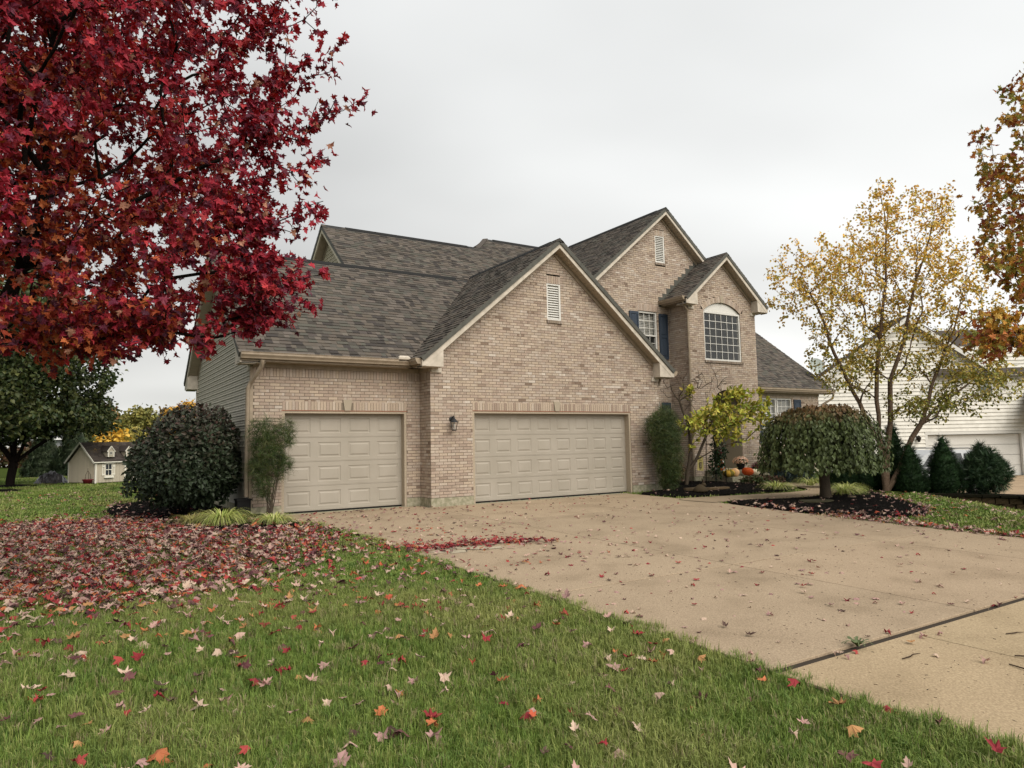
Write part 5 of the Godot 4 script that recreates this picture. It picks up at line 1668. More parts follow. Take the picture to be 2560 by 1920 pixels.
func small_things() -> void:
	# satellite dish on the far side of the wing roof
	var d := thing("satellite_dish", "grey satellite dish on the wing roof edge beside the birch", "satellite dish")
	d.position = Vector3(19.45, 3.62, -3.3)
	var m := MB.new()
	m.lathe(PackedVector2Array([Vector2(0.0, 0.0), Vector2(0.12, 0.01), Vector2(0.25, 0.05), Vector2(0.34, 0.1), Vector2(0.345, 0.1), Vector2(0.25, 0.06), Vector2(0.0, 0.012)]), Vector3.ZERO, 24, Color(0.36, 0.40, 0.38))
	var di := part(d, "dish", m.mesh(), M.plain)
	di.transform = Transform3D(Basis(Vector3(0.85, 0, 0.5).normalized(), 1.2), Vector3(0, 0.75, 0))
	var a := MB.new()
	a.tube(PackedVector3Array([Vector3(0, -0.1, 0), Vector3(0, 0.5, 0), Vector3(0.02, 0.75, -0.02)]), PackedFloat32Array([0.025, 0.025, 0.02]), 6, Color(0.2, 0.2, 0.2))
	part(d, "mast", a.mesh(), M.plain)
	# black drain box under the corner downspout
	var bx := thing("drain_box", "black plastic drain box under the downspout at the garage corner", "drain box")
	bx.position = Vector3(-3.98, -0.02, -0.56)
	var bm := MB.new()
	bm.box(Vector3(-0.13, 0, -0.14), Vector3(0.13, 0.38, 0.14), Color(0.008, 0.008, 0.009)); bm.box(Vector3(-0.145, 0.38, -0.155), Vector3(0.145, 0.415, 0.155), Color(0.01, 0.01, 0.011))
	part(bx, "box", bm.mesh(), M.plain)
	# flat stones and a stone figure at the bed's edge
	var sp := [[7.35, 1.15, 0.42, 0.16, 0.1, Color(0.27, 0.22, 0.165), "flat tan stone at the mulch bed edge beside the narrow evergreen"], [8.0, 1.25, 0.55, 0.17, 0.07, Color(0.33, 0.27, 0.195), "long pale flat stone at the mulch bed edge"], [8.35, 4.95, 0.12, 0.09, 0.06, Color(0.40, 0.36, 0.32), "small pale stone on the mulch below the weeping tree"], [6.9, 5.0, 0.5, 0.3, 0.05, Color(0.13, 0.14, 0.10), "low mossy stone on the mulch below the weeping tree"]]
	for s in sp:
		var t := thing("stone", s[6], "stone")
		t.position = Vector3(s[0], gy(s[0], s[1]) + 0.08, s[1])
		t.rotation.y = rng.randf_range(-0.4, 0.4)
		var mb := MB.new()
		var pts := PackedVector3Array()
		for i in 9:
			var an := -TAU * i / 9.0
			pts.append(Vector3(cos(an) * s[2] * rng.randf_range(0.75, 1.0), s[4] * 0.6, sin(an) * s[3] * rng.randf_range(0.75, 1.1)))
		mb.prism(pts, Vector3(0, -s[4], 0), s[5])
		part(t, "stone_body", mb.mesh(), M.concrete_block).material_override = M.limestone
	var rb := thing("stone_rabbit", "small grey stone rabbit ornament on the mulch bed edge", "ornament")
	rb.position = Vector3(7.1, gy(7, 1.5) + 0.05, 1.5)
	var r := MB.new()
	r.lathe(PackedVector2Array([Vector2(0.0, 0), Vector2(0.17, 0.0), Vector2(0.2, 0.05), Vector2(0.15, 0.13), Vector2(0.06, 0.2), Vector2(0.0, 0.21)]), Vector3.ZERO, 12, Color(0.16, 0.135, 0.10))
	r.lathe(PackedVector2Array([Vector2(0.0, 0.13), Vector2(0.06, 0.15), Vector2(0.07, 0.2), Vector2(0.04, 0.25), Vector2(0.0, 0.26)]), Vector3(0.1, 0, 0.02), 10, Color(0.16, 0.135, 0.10))
	r.tube(PackedVector3Array([Vector3(0.08, 0.23, 0.03), Vector3(0.06, 0.3, 0.04), Vector3(0.03, 0.35, 0.05)]), PackedFloat32Array([0.015, 0.02, 0.006]), 6, Color(0.16, 0.135, 0.10))
	r.tube(PackedVector3Array([Vector3(0.11, 0.23, 0.0), Vector3(0.1, 0.3, -0.01), Vector3(0.09, 0.36, -0.02)]), PackedFloat32Array([0.015, 0.02, 0.006]), 6, Color(0.16, 0.135, 0.10))
	part(rb, "rabbit_body", r.mesh(), M.limestone)
	# twigs on the paving
	var tw := [[-1.85, 11.75, 0.11, "dark snapped twig on the pale concrete near the weed"], [-1.5, 12.35, 0.13, "crooked brown twig lying on the concrete apron"], [-1.15, 12.25, 0.12, "thin bent twig lying on the concrete apron"], [-0.6, 11.9, 0.08, "short brown twig lying on the concrete apron"]]
	for q in tw:
		var t := thing("twig", q[3], "twig")
		t.position = Vector3(q[0], -0.0135 * q[1] - 0.004, q[1])
		t.rotation.y = rng.randf() * TAU
		var mb := MB.new()
		mb.tube(PackedVector3Array([Vector3(-q[2], 0, 0), Vector3(-0.02, 0.004, 0.012), Vector3(q[2] * 0.5, 0.0, -0.01), Vector3(q[2], 0.004, 0.015)]), PackedFloat32Array([0.004, 0.005, 0.004, 0.002]), 5, Color(0.05, 0.035, 0.025))
		part(t, "stick", mb.mesh(), M.matte)
	# rosette weed in the open joint
	var wd := thing("weed", "grey green rosette weed growing in the driveway joint", "weed")
	wd.position = Vector3(-1.95, -0.0135 * 11.41, 11.41)
	var lm := MB.new()
	for i in 14:
		var an := TAU * i / 14.0 + rng.randf_range(-0.2, 0.2)
		var dd := Vector3(cos(an), 0, sin(an))
		var sd := Vector3(-dd.z, 0, dd.x)
		var L := rng.randf_range(0.07, 0.15)
		var prev := Vector3.ZERO
		for j in 6:
			var f := (j + 1) / 6.0
			var p := dd * L * f + Vector3(0, 0.05 * sin(f * 2.4), 0)
			var ww := 0.013 * (1.2 - f) * (1.5 if j % 2 else 0.7)
			lm.quad(prev - sd * ww, p - sd * ww, p + sd * ww, prev + sd * ww, jit(Color(0.10, 0.13, 0.055), 0.25))
			prev = p
	part(wd, "foliage", lm.mesh(), M.leaf)

# ---------------------------------------------------------------- plants
func maple_leaf(curl: float, fold: float, stalk := 0.35) -> ArrayMesh:
	# five pointed lobes, one unit long, stalk at the origin; curled along and folded across the midrib
	var half := [Vector2(0.0, 0.02), Vector2(0.15, 0.06), Vector2(0.40, -0.04), Vector2(0.37, 0.11), Vector2(0.31, 0.22), Vector2(0.42, 0.27), Vector2(0.57, 0.46), Vector2(0.43, 0.47), Vector2(0.25, 0.46), Vector2(0.24, 0.61), Vector2(0.29, 0.71), Vector2(0.14, 0.77), Vector2(0.0, 1.0)]
	var out := PackedVector2Array()
	for p in half: out.append(p)
	for i in range(half.size() - 2, 0, -1): out.append(Vector2(-half[i].x, half[i].y))
	var lift := func(p: Vector2) -> Vector3:
		return Vector3(p.x * (1.0 - 0.25 * fold), p.y - 0.3 * curl * p.y * p.y * 0.4, fold * absf(p.x) * 0.75 - curl * (p.y - 0.35) * (p.y - 0.35) * 0.9 + 0.06 * sin(p.x * 9.0 + p.y * 5.0))
	var mb := MB.new()
	var cen := Vector2(0, 0.34)
	for i in out.size():
		var a: Vector2 = out[i]
		var b: Vector2 = out[(i + 1) % out.size()]
		mb.tri(lift.call(cen), lift.call(a), lift.call(b))
	if stalk > 0.0:
		var s0: Vector3 = lift.call(Vector2(0, 0.05))
		mb.tri(s0 + Vector3(0.012, 0, 0), s0 - Vector3(0.012, 0, 0), s0 + Vector3(0, -stalk, 0.05))
	return mb.mesh()

func oval_leaf(w := 0.3, bend := 0.25) -> ArrayMesh:
	var mb := MB.new()
	var prev_l := Vector3.ZERO
	var prev_r := Vector3.ZERO
	var prev_c := Vector3.ZERO
	for i in 4:
		var f := (i + 1) / 4.0
		var ww := w * sin(f * PI) * (1.15 - 0.3 * f)
		var c := Vector3(0, f, -bend * f * f)
		var l := c + Vector3(-ww, 0, 0.35 * ww)
		var r := c + Vector3(ww, 0, 0.35 * ww)
		if i == 0:
			mb.tri(prev_c, c, l); mb.tri(prev_c, r, c)
		elif i == 3:
			mb.tri(prev_l, prev_c, c); mb.tri(prev_c, prev_r, c)
		else:
			mb.quad(prev_l, prev_c, c, l); mb.quad(prev_c, prev_r, r, c)
		prev_l = l; prev_r = r; prev_c = c
	return mb.mesh()

func strand_spray(n: int, droop: float, thin: float, segs := 4, spread := 1.0) -> ArrayMesh:
	# a spray of thin shoots from the origin, mainly along +y, bending over with droop
	var mb := MB.new()
	for i in n:
		var a := rng.randf() * TAU
		var d := Vector3(cos(a) * spread, rng.randf_range(0.5, 1.2), sin(a) * spread).normalized()
		var p := Vector3.ZERO
		var L := rng.randf_range(0.6, 1.1) / segs
		var s := d.cross(Vector3(0.3, 0.2, 1.0)).normalized() * thin
		for j in segs:
			var q := p + d * L
			var k0 := 1.0 - 0.8 * j / segs
			var k1 := 1.0 - 0.8 * (j + 1) / segs
			mb.quad(p - s * k0, p + s * k0, q + s * k1, q - s * k1, jit(Color.WHITE, 0.2))
			p = q
			d = (d + Vector3(0, -droop, 0)).normalized()
	return mb.mesh()

func aim(tip: Vector3, nrm: Vector3, size: float) -> Basis:
	# leaf basis: y along the tip direction, z near nrm
	var y := tip.normalized()
	var x := y.cross(nrm)
	if x.length() < 0.01: x = y.cross(Vector3(0.7, 0.1, 0.7))
	x = x.normalized()
	return Basis(x * size, y * size, x.cross(y) * size)

func rdir() -> Vector3:
	var z := rng.randf_range(-1, 1)
	var a := rng.randf() * TAU
	var r := sqrt(1 - z * z)
	return Vector3(r * cos(a), z, r * sin(a))

func in_ball(bias := 0.45) -> Vector3:
	return rdir() * pow(rng.randf(), bias)

func leafy_mass(t: Node3D, called: String, mesh: Mesh, m: Material, lobes: Array, count: int, size: Vector2, cols: Callable, up := 0.2, bias := 0.2, floor_y := -99.0) -> void:
	# leaves spread through ellipsoid lobes [centre, radii], denser towards the skin
	var tr := []
	var cl := []
	var wsum := 0.0
	for l in lobes: wsum += l[1].x * l[1].y
	for l in lobes:
		var n := int(count * l[1].x * l[1].y / wsum)
		for i in n:
			var b := in_ball(bias)
			var p: Vector3 = l[0] + b * l[1] * (1.0 + 0.09 * sin(b.x * 7.0 + l[0].y * 5.0) * sin(b.y * 6.0 + 1.0) + 0.06 * sin(b.z * 11.0 + b.y * 5.0))
			if p.y < floor_y: continue
			var o := b.normalized()
			var tip := (o * 0.8 + Vector3(0, up, 0) + rdir() * 0.7).normalized()
			tr.append(Transform3D(aim(tip, (o + rdir() * 0.6).normalized(), rng.randf_range(size.x, size.y)), p))
			cl.append(cols.call(p))
	scatter(t, called, mesh, m, tr, cl)

func stems(t: Node3D, paths: Array, r0: float, m: Material, called := "stem") -> void:
	for p in paths:
		var mb := MB.new()
		var rr := PackedFloat32Array()
		for i in p.size(): rr.append(r0 * (1.0 - 0.75 * i / maxf(1.0, p.size() - 1.0)))
		mb.tube(p, rr, 6)
		part(t, called, mb.mesh(), m)

func make_plants() -> void:
	rng.seed = 77
	var oval := oval_leaf(0.3, 0.3)
	# big rounded shrub at the end of the garage
	var b := thing("round_shrub", "large dark rounded shrub with bronze tinted leaves beside the garage siding", "shrub")
	b.position = Vector3(-4.92, 0.0, -1.65)
	var paths := []
	for i in 14:
		var a := rng.randf() * TAU
		var o := Vector3(cos(a), 0, sin(a))
		paths.append(PackedVector3Array([o * 0.15, o * 0.45 + Vector3(0, 0.45, 0), o * 0.8 + Vector3(0, 1.1, 0), o * 0.9 + Vector3(0, 1.7, 0)]))
	stems(b, paths, 0.022, M.dark_bark)
	var bc := func(p: Vector3) -> Color:
		var warm: float = clampf((p.y - 1.2) * 0.55 + rng.randf_range(-0.35, 0.35), 0.0, 1.0)
		return jit(Color(0.028, 0.042, 0.022).lerp(pick([Color(0.075, 0.04, 0.04), Color(0.055, 0.05, 0.035), Color(0.10, 0.03, 0.035)]), warm * 0.8), 0.35)
	leafy_mass(b, "foliage", oval, M.dark_leaf, [[Vector3(0, 1.2, 0), Vector3(1.05, 1.05, 1.25)], [Vector3(-0.12, 0.9, 0.15), Vector3(1.05, 0.62, 1.2)], [Vector3(0.2, 1.5, 0.0), Vector3(0.85, 0.85, 1.0)], [Vector3(0.3, 1.1, 0.2), Vector3(0.7, 0.95, 1.0)]], 14000, Vector2(0.07, 0.115), bc, -0.1, 0.16, 0.28)
	# narrow thread-leaf evergreens on both sides of the garage fronts
	var spray := strand_spray(11, 0.32, 0.011)
	var gc := func(_p: Vector3) -> Color: return jit(pick([Color(0.045, 0.075, 0.02), Color(0.06, 0.085, 0.025), Color(0.033, 0.058, 0.018), Color(0.085, 0.095, 0.03)]), 0.3)
	for q in [[Vector3(-3.55, -0.02, -0.1), [[Vector3(-0.16, 1.72, 0), Vector3(0.27, 0.34, 0.25)], [Vector3(0.27, 1.72, 0), Vector3(0.22, 0.3, 0.2)], [Vector3(-0.05, 1.3, 0), Vector3(0.33, 0.35, 0.28)], [Vector3(0.2, 1.05, 0.03), Vector3(0.24, 0.26, 0.2)], [Vector3(-0.22, 1.0, 0), Vector3(0.2, 0.3, 0.2)], [Vector3(-0.12, 0.65, 0), Vector3(0.16, 0.25, 0.15)]], 900, "narrow loose thread-leaf evergreen with bare lower stems beside the small garage door", 0.3], [Vector3(6.82, 0.0, 0.55), [[Vector3(-0.05, 2.05, 0), Vector3(0.33, 0.3, 0.3)], [Vector3(-0.28, 1.78, 0), Vector3(0.33, 0.35, 0.3)], [Vector3(0.15, 1.7, 0), Vector3(0.35, 0.4, 0.3)], [Vector3(-0.02, 1.35, 0), Vector3(0.46, 0.42, 0.38)], [Vector3(0.1, 0.95, 0), Vector3(0.42, 0.4, 0.36)], [Vector3(0.1, 0.55, 0), Vector3(0.33, 0.4, 0.3)], [Vector3(0.06, 0.25, 0), Vector3(0.22, 0.22, 0.2)]], 1900, "dense narrow thread-leaf evergreen beside the double garage door", 0.32]]:
		var t := thing("thread_leaf_evergreen", q[3], "shrub")
		t.position = q[0]
		var pp := []
		for l in q[1]:
			var e: Vector3 = l[0]
			pp.append(PackedVector3Array([Vector3(rng.randf_range(-0.07, 0.07), -0.05, rng.randf_range(-0.05, 0.05)), e * Vector3(0.25, 0.35, 0.3), e * Vector3(0.65, 0.7, 0.7), e + Vector3(0, 0.1, 0)]))
			pp.append(PackedVector3Array([Vector3(rng.randf_range(-0.07, 0.07), -0.05, rng.randf_range(-0.05, 0.05)), e * Vector3(0.15, 0.3, 0.3) + Vector3(0.04, 0, 0.03), e * Vector3(0.8, 0.8, 0.7)]))
		stems(t, pp, 0.016, M.bark)
		leafy_mass(t, "foliage", spray, M.dark_leaf, q[1], q[2], Vector2(q[4] * 0.6, q[4]), gc, 0.3, 0.4)
	# clipped evergreens and juniper behind the low wall
	var scale_sp := strand_spray(10, 0.02, 0.05, 2, 0.55)
	var ev := func(_p: Vector3) -> Color: return jit(pick([Color(0.024, 0.052, 0.02), Color(0.03, 0.062, 0.022), Color(0.018, 0.04, 0.018)]), 0.35)
	for q in [[12.75, 3.50, -0.14, 2.1, 0.42, "tall slim clipped evergreen behind the birch trunks"], [12.43, 4.13, -0.17, 1.45, 0.40, "short pointed clipped evergreen beside the birch trunks"], [13.20, 4.62, -0.19, 1.66, 0.47, "pointed clipped evergreen between the silver car and the juniper"], [11.55, 2.75, -0.05, 1.05, 0.40, "low clipped evergreen behind the weeping tree"], [11.98, 3.02, -0.06, 1.15, 0.42, "low clipped evergreen behind the weeping tree"], [12.32, 3.22, -0.1, 1.1, 0.4, "low clipped evergreen behind the weeping tree"]]:
		var t := thing("clipped_evergreen", q[5], "shrub", "clipped evergreens along the low wall")
		t.position = Vector3(q[0], q[2], q[1])
		var H: float = q[3]
		var Rr: float = q[4]
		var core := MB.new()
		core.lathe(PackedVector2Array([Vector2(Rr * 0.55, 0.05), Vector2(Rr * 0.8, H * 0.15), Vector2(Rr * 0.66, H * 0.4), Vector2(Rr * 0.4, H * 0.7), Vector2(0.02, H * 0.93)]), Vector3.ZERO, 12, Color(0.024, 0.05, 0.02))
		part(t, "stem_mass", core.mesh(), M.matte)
		var tr := []
		var cl := []
		for i in 1500:
			var f := 1.0 - sqrt(rng.randf())
			var a := rng.randf() * TAU
			var rad := Rr * (minf(1.0, 0.75 + f * 1.8) if f < 0.14 else 1.0 - pow((f - 0.14) / 0.86, 1.25) * 0.93)
			rad *= rng.randf_range(0.88, 1.05)
			var o := Vector3(cos(a), 0, sin(a))
			tr.append(Transform3D(aim((o * 0.55 + Vector3(0, 0.9, 0) + rdir() * 0.35), o, rng.randf_range(0.07, 0.13)), o * rad + Vector3(0, f * H * 0.97, 0)))
			cl.append(ev.call(Vector3.ZERO))
		scatter(t, "foliage", scale_sp, M.dark_leaf, tr, cl)
	var j := thing("juniper_shrub", "loose feathery juniper shrub before the white garage door", "shrub")
	j.position = Vector3(14.1, -0.26, 5.2)
	leafy_mass(j, "foliage", strand_spray(12, 0.05, 0.035, 3, 0.8), M.dark_leaf, [[Vector3(0, 0.55, 0), Vector3(0.66, 0.52, 0.6)], [Vector3(0, 0.85, 0), Vector3(0.45, 0.42, 0.4)], [Vector3(-0.08, 1.15, 0), Vector3(0.1, 0.25, 0.1)]], 2000, Vector2(0.12, 0.24), func(_p): return jit(pick([Color(0.035, 0.068, 0.032), Color(0.045, 0.08, 0.035), Color(0.025, 0.05, 0.026)]), 0.35), 0.7, 0.3)
	stems(j, [PackedVector3Array([Vector3(0, -0.05, 0), Vector3(0.05, 0.4, 0), Vector3(-0.05, 1.1, 0)])], 0.04, M.bark)
	# low blue spruce by the walk
	var bs := thing("blue_spruce_shrub", "low spreading blue spruce shrub behind the pale grass clumps", "shrub")
	bs.position = Vector3(12.6, 0.0, 0.3)
	leafy_mass(bs, "foliage", strand_spray(12, 0.06, 0.035, 3, 0.9), M.dark_leaf, [[Vector3(0, 0.3, 0), Vector3(0.75, 0.32, 0.6)]], 800, Vector2(0.12, 0.2), func(_p): return jit(pick([Color(0.05, 0.085, 0.085), Color(0.07, 0.10, 0.105), Color(0.03, 0.055, 0.055)]), 0.3), 0.2, 0.3)
	stems(bs, [PackedVector3Array([Vector3.ZERO, Vector3(0.1, 0.25, 0.05)])], 0.04, M.bark)
	# variegated grass clumps
	var lg := [[-4.60, 0.70, 0.66, 460, "big fountain clump of striped grass below the round shrub"], [-3.80, 1.25, 0.46, 280, "small fountain clump of striped grass by the driveway corner"], [-5.05, 0.25, 0.45, 170, "brownish fountain clump of striped grass under the round shrub"], [9.3, 2.2, 0.55, 240, "fountain clump of striped grass at the end of the mulch bed"], [11.2, 1.9, 0.6, 260, "fountain clump of striped grass beside the walkway behind the weeping trunk"], [9.15, 4.25, 0.52, 230, "fountain clump of striped grass on the weeping tree bed"], [9.6, 3.95, 0.55, 230, "fountain clump of striped grass on the weeping tree bed"], [10.15, 3.7, 0.55, 230, "fountain clump of striped grass on the weeping tree bed"]]
	for q in lg:
		var t := thing("grass_clump", q[4], "grass clump", "striped grass clumps")
		t.position = Vector3(q[0], gy(q[0], q[1]) + 0.06, q[1])
		var mb := MB.new()
		for i in q[3]:
			var a := rng.randf() * TAU
			var o := Vector3(cos(a), 0, sin(a))
			var s := Vector3(-o.z, 0, o.x) * rng.randf_range(0.005, 0.009)
			var L: float = q[2] * rng.randf_range(0.6, 1.1)
			var rise := rng.randf_range(0.45, 1.0)
			var c: Color = jit(pick([Color(0.44, 0.48, 0.14), Color(0.56, 0.57, 0.25), Color(0.24, 0.33, 0.07), Color(0.40, 0.43, 0.13)]), 0.2)
			if q[4].begins_with("brown"): c = c.lerp(Color(0.22, 0.13, 0.06), 0.6)
			var p := o * rng.randf() * 0.09
			for k in 6:
				var f := (k + 1) / 6.0
				var e := o * (0.05 + L * f) + Vector3(0, L * rise * (1.55 * f - 1.5 * f * f), 0)
				var w0 := 1.0 - 0.15 * k
				var w1 := 1.0 - 0.15 * (k + 1)
				mb.quad(p - s * w0, p + s * w0, e + s * w1, e - s * w1, c)
				p = e
		part(t, "blades", mb.mesh(), M.leaf).name = "blade_tuft"
	# weeping tree
	weeping_tree(oval)
	magnolia()
	# low shrubs round the porch
	for q in [[9.05, -1.5, 0.42, 0.75, [Color(0.13, 0.06, 0.025), Color(0.16, 0.09, 0.03), Color(0.08, 0.075, 0.025)], "rusty brown low shrub behind the magnolia trunk"], [8.35, -0.9, 0.3, 0.9, [Color(0.14, 0.15, 0.03), Color(0.08, 0.10, 0.025)], "olive green low shrub beside the magnolia trunk"], [11.55, 0.15, 0.55, 0.2, [Color(0.09, 0.045, 0.03), Color(0.06, 0.075, 0.03), Color(0.12, 0.07, 0.05)], "bronze low shrub in front of the porch steps"], [10.75, 0.3, 0.4, 0.22, [Color(0.05, 0.075, 0.025), Color(0.09, 0.06, 0.03)], "dark green low shrub in front of the striped squash"], [13.25, -0.2, 0.4, 1.1, [Color(0.06, 0.09, 0.03), Color(0.045, 0.07, 0.025)], "leafy green shrub beside the burgundy flowers"]]:
		var t := thing("low_shrub", q[5], "shrub")
		t.position = Vector3(q[0], 0.03, q[1])
		var cs: Array = q[4]
		leafy_mass(t, "foliage", oval, M.dark_leaf, [[Vector3(0, q[3] * 0.5, 0), Vector3(q[2], q[3] * 0.5, q[2])]], 900, Vector2(0.05, 0.09), func(_p): return jit(pick(cs), 0.3), 0.2, 0.3)
		stems(t, [PackedVector3Array([Vector3(0, -0.05, 0), Vector3(0.05, q[3] * 0.5, 0.0)]), PackedVector3Array([Vector3(0.03, -0.05, 0), Vector3(-0.1, q[3] * 0.6, 0.05)])], 0.015, M.dark_bark)
	# climber on the obelisk, with a few white flowers
	var cv := thing("climbing_vine", "dark green climber with white flowers on the black obelisk", "vine")
	cv.position = Vector3(10.35, 0, -0.85)
	leafy_mass(cv, "foliage", oval, M.dark_leaf, [[Vector3(0.05, 1.0, 0.1), Vector3(0.25, 0.62, 0.25)], [Vector3(-0.1, 0.55, 0.1), Vector3(0.25, 0.4, 0.25)]], 700, Vector2(0.06, 0.11), func(_p): return Color(0.6, 0.58, 0.52) if rng.randf() < 0.03 else jit(Color(0.03, 0.06, 0.022), 0.4), 0.1, 0.4)
	var cv2 := thing("climbing_vine", "green climber on a thin support beside the porch arch", "vine")
	cv2.position = Vector3(13.45, 0, -1.2)
	leafy_mass(cv2, "foliage", oval, M.dark_leaf, [[Vector3(0, 1.1, 0), Vector3(0.22, 0.95, 0.2)]], 600, Vector2(0.06, 0.11), func(_p): return jit(Color(0.04, 0.07, 0.025), 0.4), 0.1, 0.4)
	stems(cv2, [PackedVector3Array([Vector3(0.1, -0.02, 0.1), Vector3(0.1, 2.0, 0.1)]), PackedVector3Array([Vector3(-0.1, -0.02, 0.1), Vector3(-0.1, 2.0, 0.1)])], 0.012, M.black_metal, "support_rod")

func weeping_tree(oval: Mesh) -> void:
	var t := thing("weeping_tree", "umbrella shaped weeping tree on a short stout trunk in the mulch bed", "tree")
	t.position = Vector3(8.0, -0.07, 4.52)
	var tk := MB.new()
	tk.tube(PackedVector3Array([Vector3(0.03, -0.1, 0.02), Vector3(0.01, 0.06, 0), Vector3(0, 0.25, 0), Vector3(-0.02, 0.8, 0), Vector3(-0.03, 1.4, 0.02), Vector3(0, 1.8, 0)]), PackedFloat32Array([0.19, 0.15, 0.122, 0.112, 0.115, 0.07]), 14)
	part(t, "trunk", tk.mesh(), M.bark)
	var tr := []
	var cl := []
	var limb := MB.new()
	for i in 330:
		var a := rng.randf() * TAU
		var o := Vector3(cos(a), 0, sin(a))
		var R := 1.38 * sqrt(rng.randf_range(0.12, 1.0)) * rng.randf_range(0.92, 1.08)
		var top := 1.95 + 0.28 * (1.0 - pow(R / 1.45, 2.0)) + rng.randf_range(-0.1, 0.08)
		var drop := lerpf(0.5, 1.25, R / 1.4) * rng.randf_range(0.75, 1.1)
		var pts := PackedVector3Array([Vector3(0, 1.65, 0), o * R * 0.4 + Vector3(0, top - 0.05, 0), o * R * 0.75 + Vector3(0, top, 0), o * R * 0.97 + Vector3(0, top - 0.25 - 0.1 * R, 0), o * R * 1.03 + Vector3(0, top - 0.3 - drop * 0.5, 0), o * R * 1.04 + Vector3(0, maxf(0.72, top - 0.35 - drop), 0)])
		if i < 90: limb.tube(pts, PackedFloat32Array([0.022, 0.014, 0.009, 0.006, 0.004, 0.002]), 4, Color.WHITE, false)
		for k in 44:
			var f := rng.randf_range(1.2, 4.98)
			var p := pts[int(f)].lerp(pts[int(f) + 1], f - int(f)) + rdir() * 0.05
			var tip := (Vector3(0, -0.9, 0) + o * 0.35 + rdir() * 0.55)
			tr.append(Transform3D(aim(tip, o + rdir() * 0.5, rng.randf_range(0.07, 0.12)), p))
			var rust := clampf((p.y - 1.75) * 2.2 + rng.randf_range(-0.5, 0.2), 0.0, 0.85)
			cl.append(jit(Color(0.085, 0.112, 0.04).lerp(Color(0.18, 0.09, 0.04), rust), 0.35))
	part(t, "limb", limb.mesh(), M.dark_bark)
	scatter(t, "crown", oval, M.dark_leaf, tr, cl)

# a branching skeleton: every attractor joins the node that costs least in reach and in path length
func grow(skel: Array, att: PackedVector3Array, wt := 0.3) -> Dictionary:
	var pos := PackedVector3Array()
	var par := PackedInt32Array()
	var plen := PackedFloat32Array()
	for s in skel:
		pos.append(s[0]); par.append(s[1])
		plen.append(0.0 if s[1] < 0 else plen[s[1]] + s[0].distance_to(pos[s[1]]))
	var first := pos.size()
	var root: Vector3 = skel[0][0]
	var order := []
	for i in att.size(): order.append([att[i].distance_squared_to(root + Vector3(0, 2, 0)), i])
	order.sort_custom(func(a, b): return a[0] < b[0])
	for o in order:
		var p := att[o[1]]
		var best := -1
		var bc := 1e9
		for jx in range(1, pos.size()):
			var c := p.distance_to(pos[jx]) + wt * plen[jx]
			if c < bc:
				bc = c; best = jx
		var d := p.distance_to(pos[best])
		if d > 0.45:
			var mid := pos[best].lerp(p, 0.5) + Vector3(rng.randf_range(-0.06, 0.06), rng.randf_range(0.0, 0.1), rng.randf_range(-0.06, 0.06)) * d
			pos.append(mid); par.append(best); plen.append(plen[best] + d * 0.5)
			best = pos.size() - 1
		pos.append(p); par.append(best); plen.append(plen[best] + p.distance_to(pos[best]))
	var cnt := PackedInt32Array()
	cnt.resize(pos.size())
	for i in range(pos.size() - 1, 0, -1):
		if cnt[i] == 0: cnt[i] = 1
		if par[i] >= 0: cnt[par[i]] += cnt[i]
	return {"pos": pos, "par": par, "cnt": cnt, "first": first}

func wood(t: Node3D, g: Dictionary, tip: float, power: float, m: Material, split: int) -> void:
	# stout wood is the trunk, the rest the branches
	var a := MB.new()
	var b := MB.new()
	var pos: PackedVector3Array = g.pos
	for i in range(1, pos.size()):
		var p: int = g.par[i]
		var r1: float = tip * pow(g.cnt[i], power)
		var r0: float = minf(tip * pow(g.cnt[p], power), r1 * 1.35)
		var mid := pos[p].lerp(pos[i], 0.5) + rdir() * pos[p].distance_to(pos[i]) * 0.04
		var big: bool = g.cnt[i] > split
		(a if big else b).tube(PackedVector3Array([pos[p], mid, pos[i]]), PackedFloat32Array([r0, (r0 + r1) * 0.5, r1]), 10 if big else (5 if r1 > 0.012 else 3), Color.WHITE, false)
	if a.v.size(): part(t, "trunk", a.mesh(), m)
	if b.v.size(): part(t, "branch", b.mesh(), m)

func hang_leaves(g: Dictionary, per: int, spread: float, size: Vector2, cols: Callable, droop := 0.7, thick := 14, sparse_x := 99.0) -> Array:
	var tr := []
	var cl := []
	var pos: PackedVector3Array = g.pos
	for i in range(g.first, pos.size()):
		if g.cnt[i] > thick: continue
		var p: int = g.par[i]
		for k in per:
			if pos[i].x > sparse_x and rng.randf() < 0.55: continue
			var q := pos[p].lerp(pos[i], rng.randf_range(0.25, 1.08)) + rdir() * spread * rng.randf()
			var out := (pos[i] - pos[p]).normalized()
			var tip := out * 0.5 + Vector3(0, -droop, 0) + rdir() * 0.75
			tr.append(Transform3D(aim(tip, Vector3(0, 0.7, 0) + rdir(), rng.randf_range(size.x, size.y)), q))
			cl.append(cols.call(q))
	return [tr, cl]

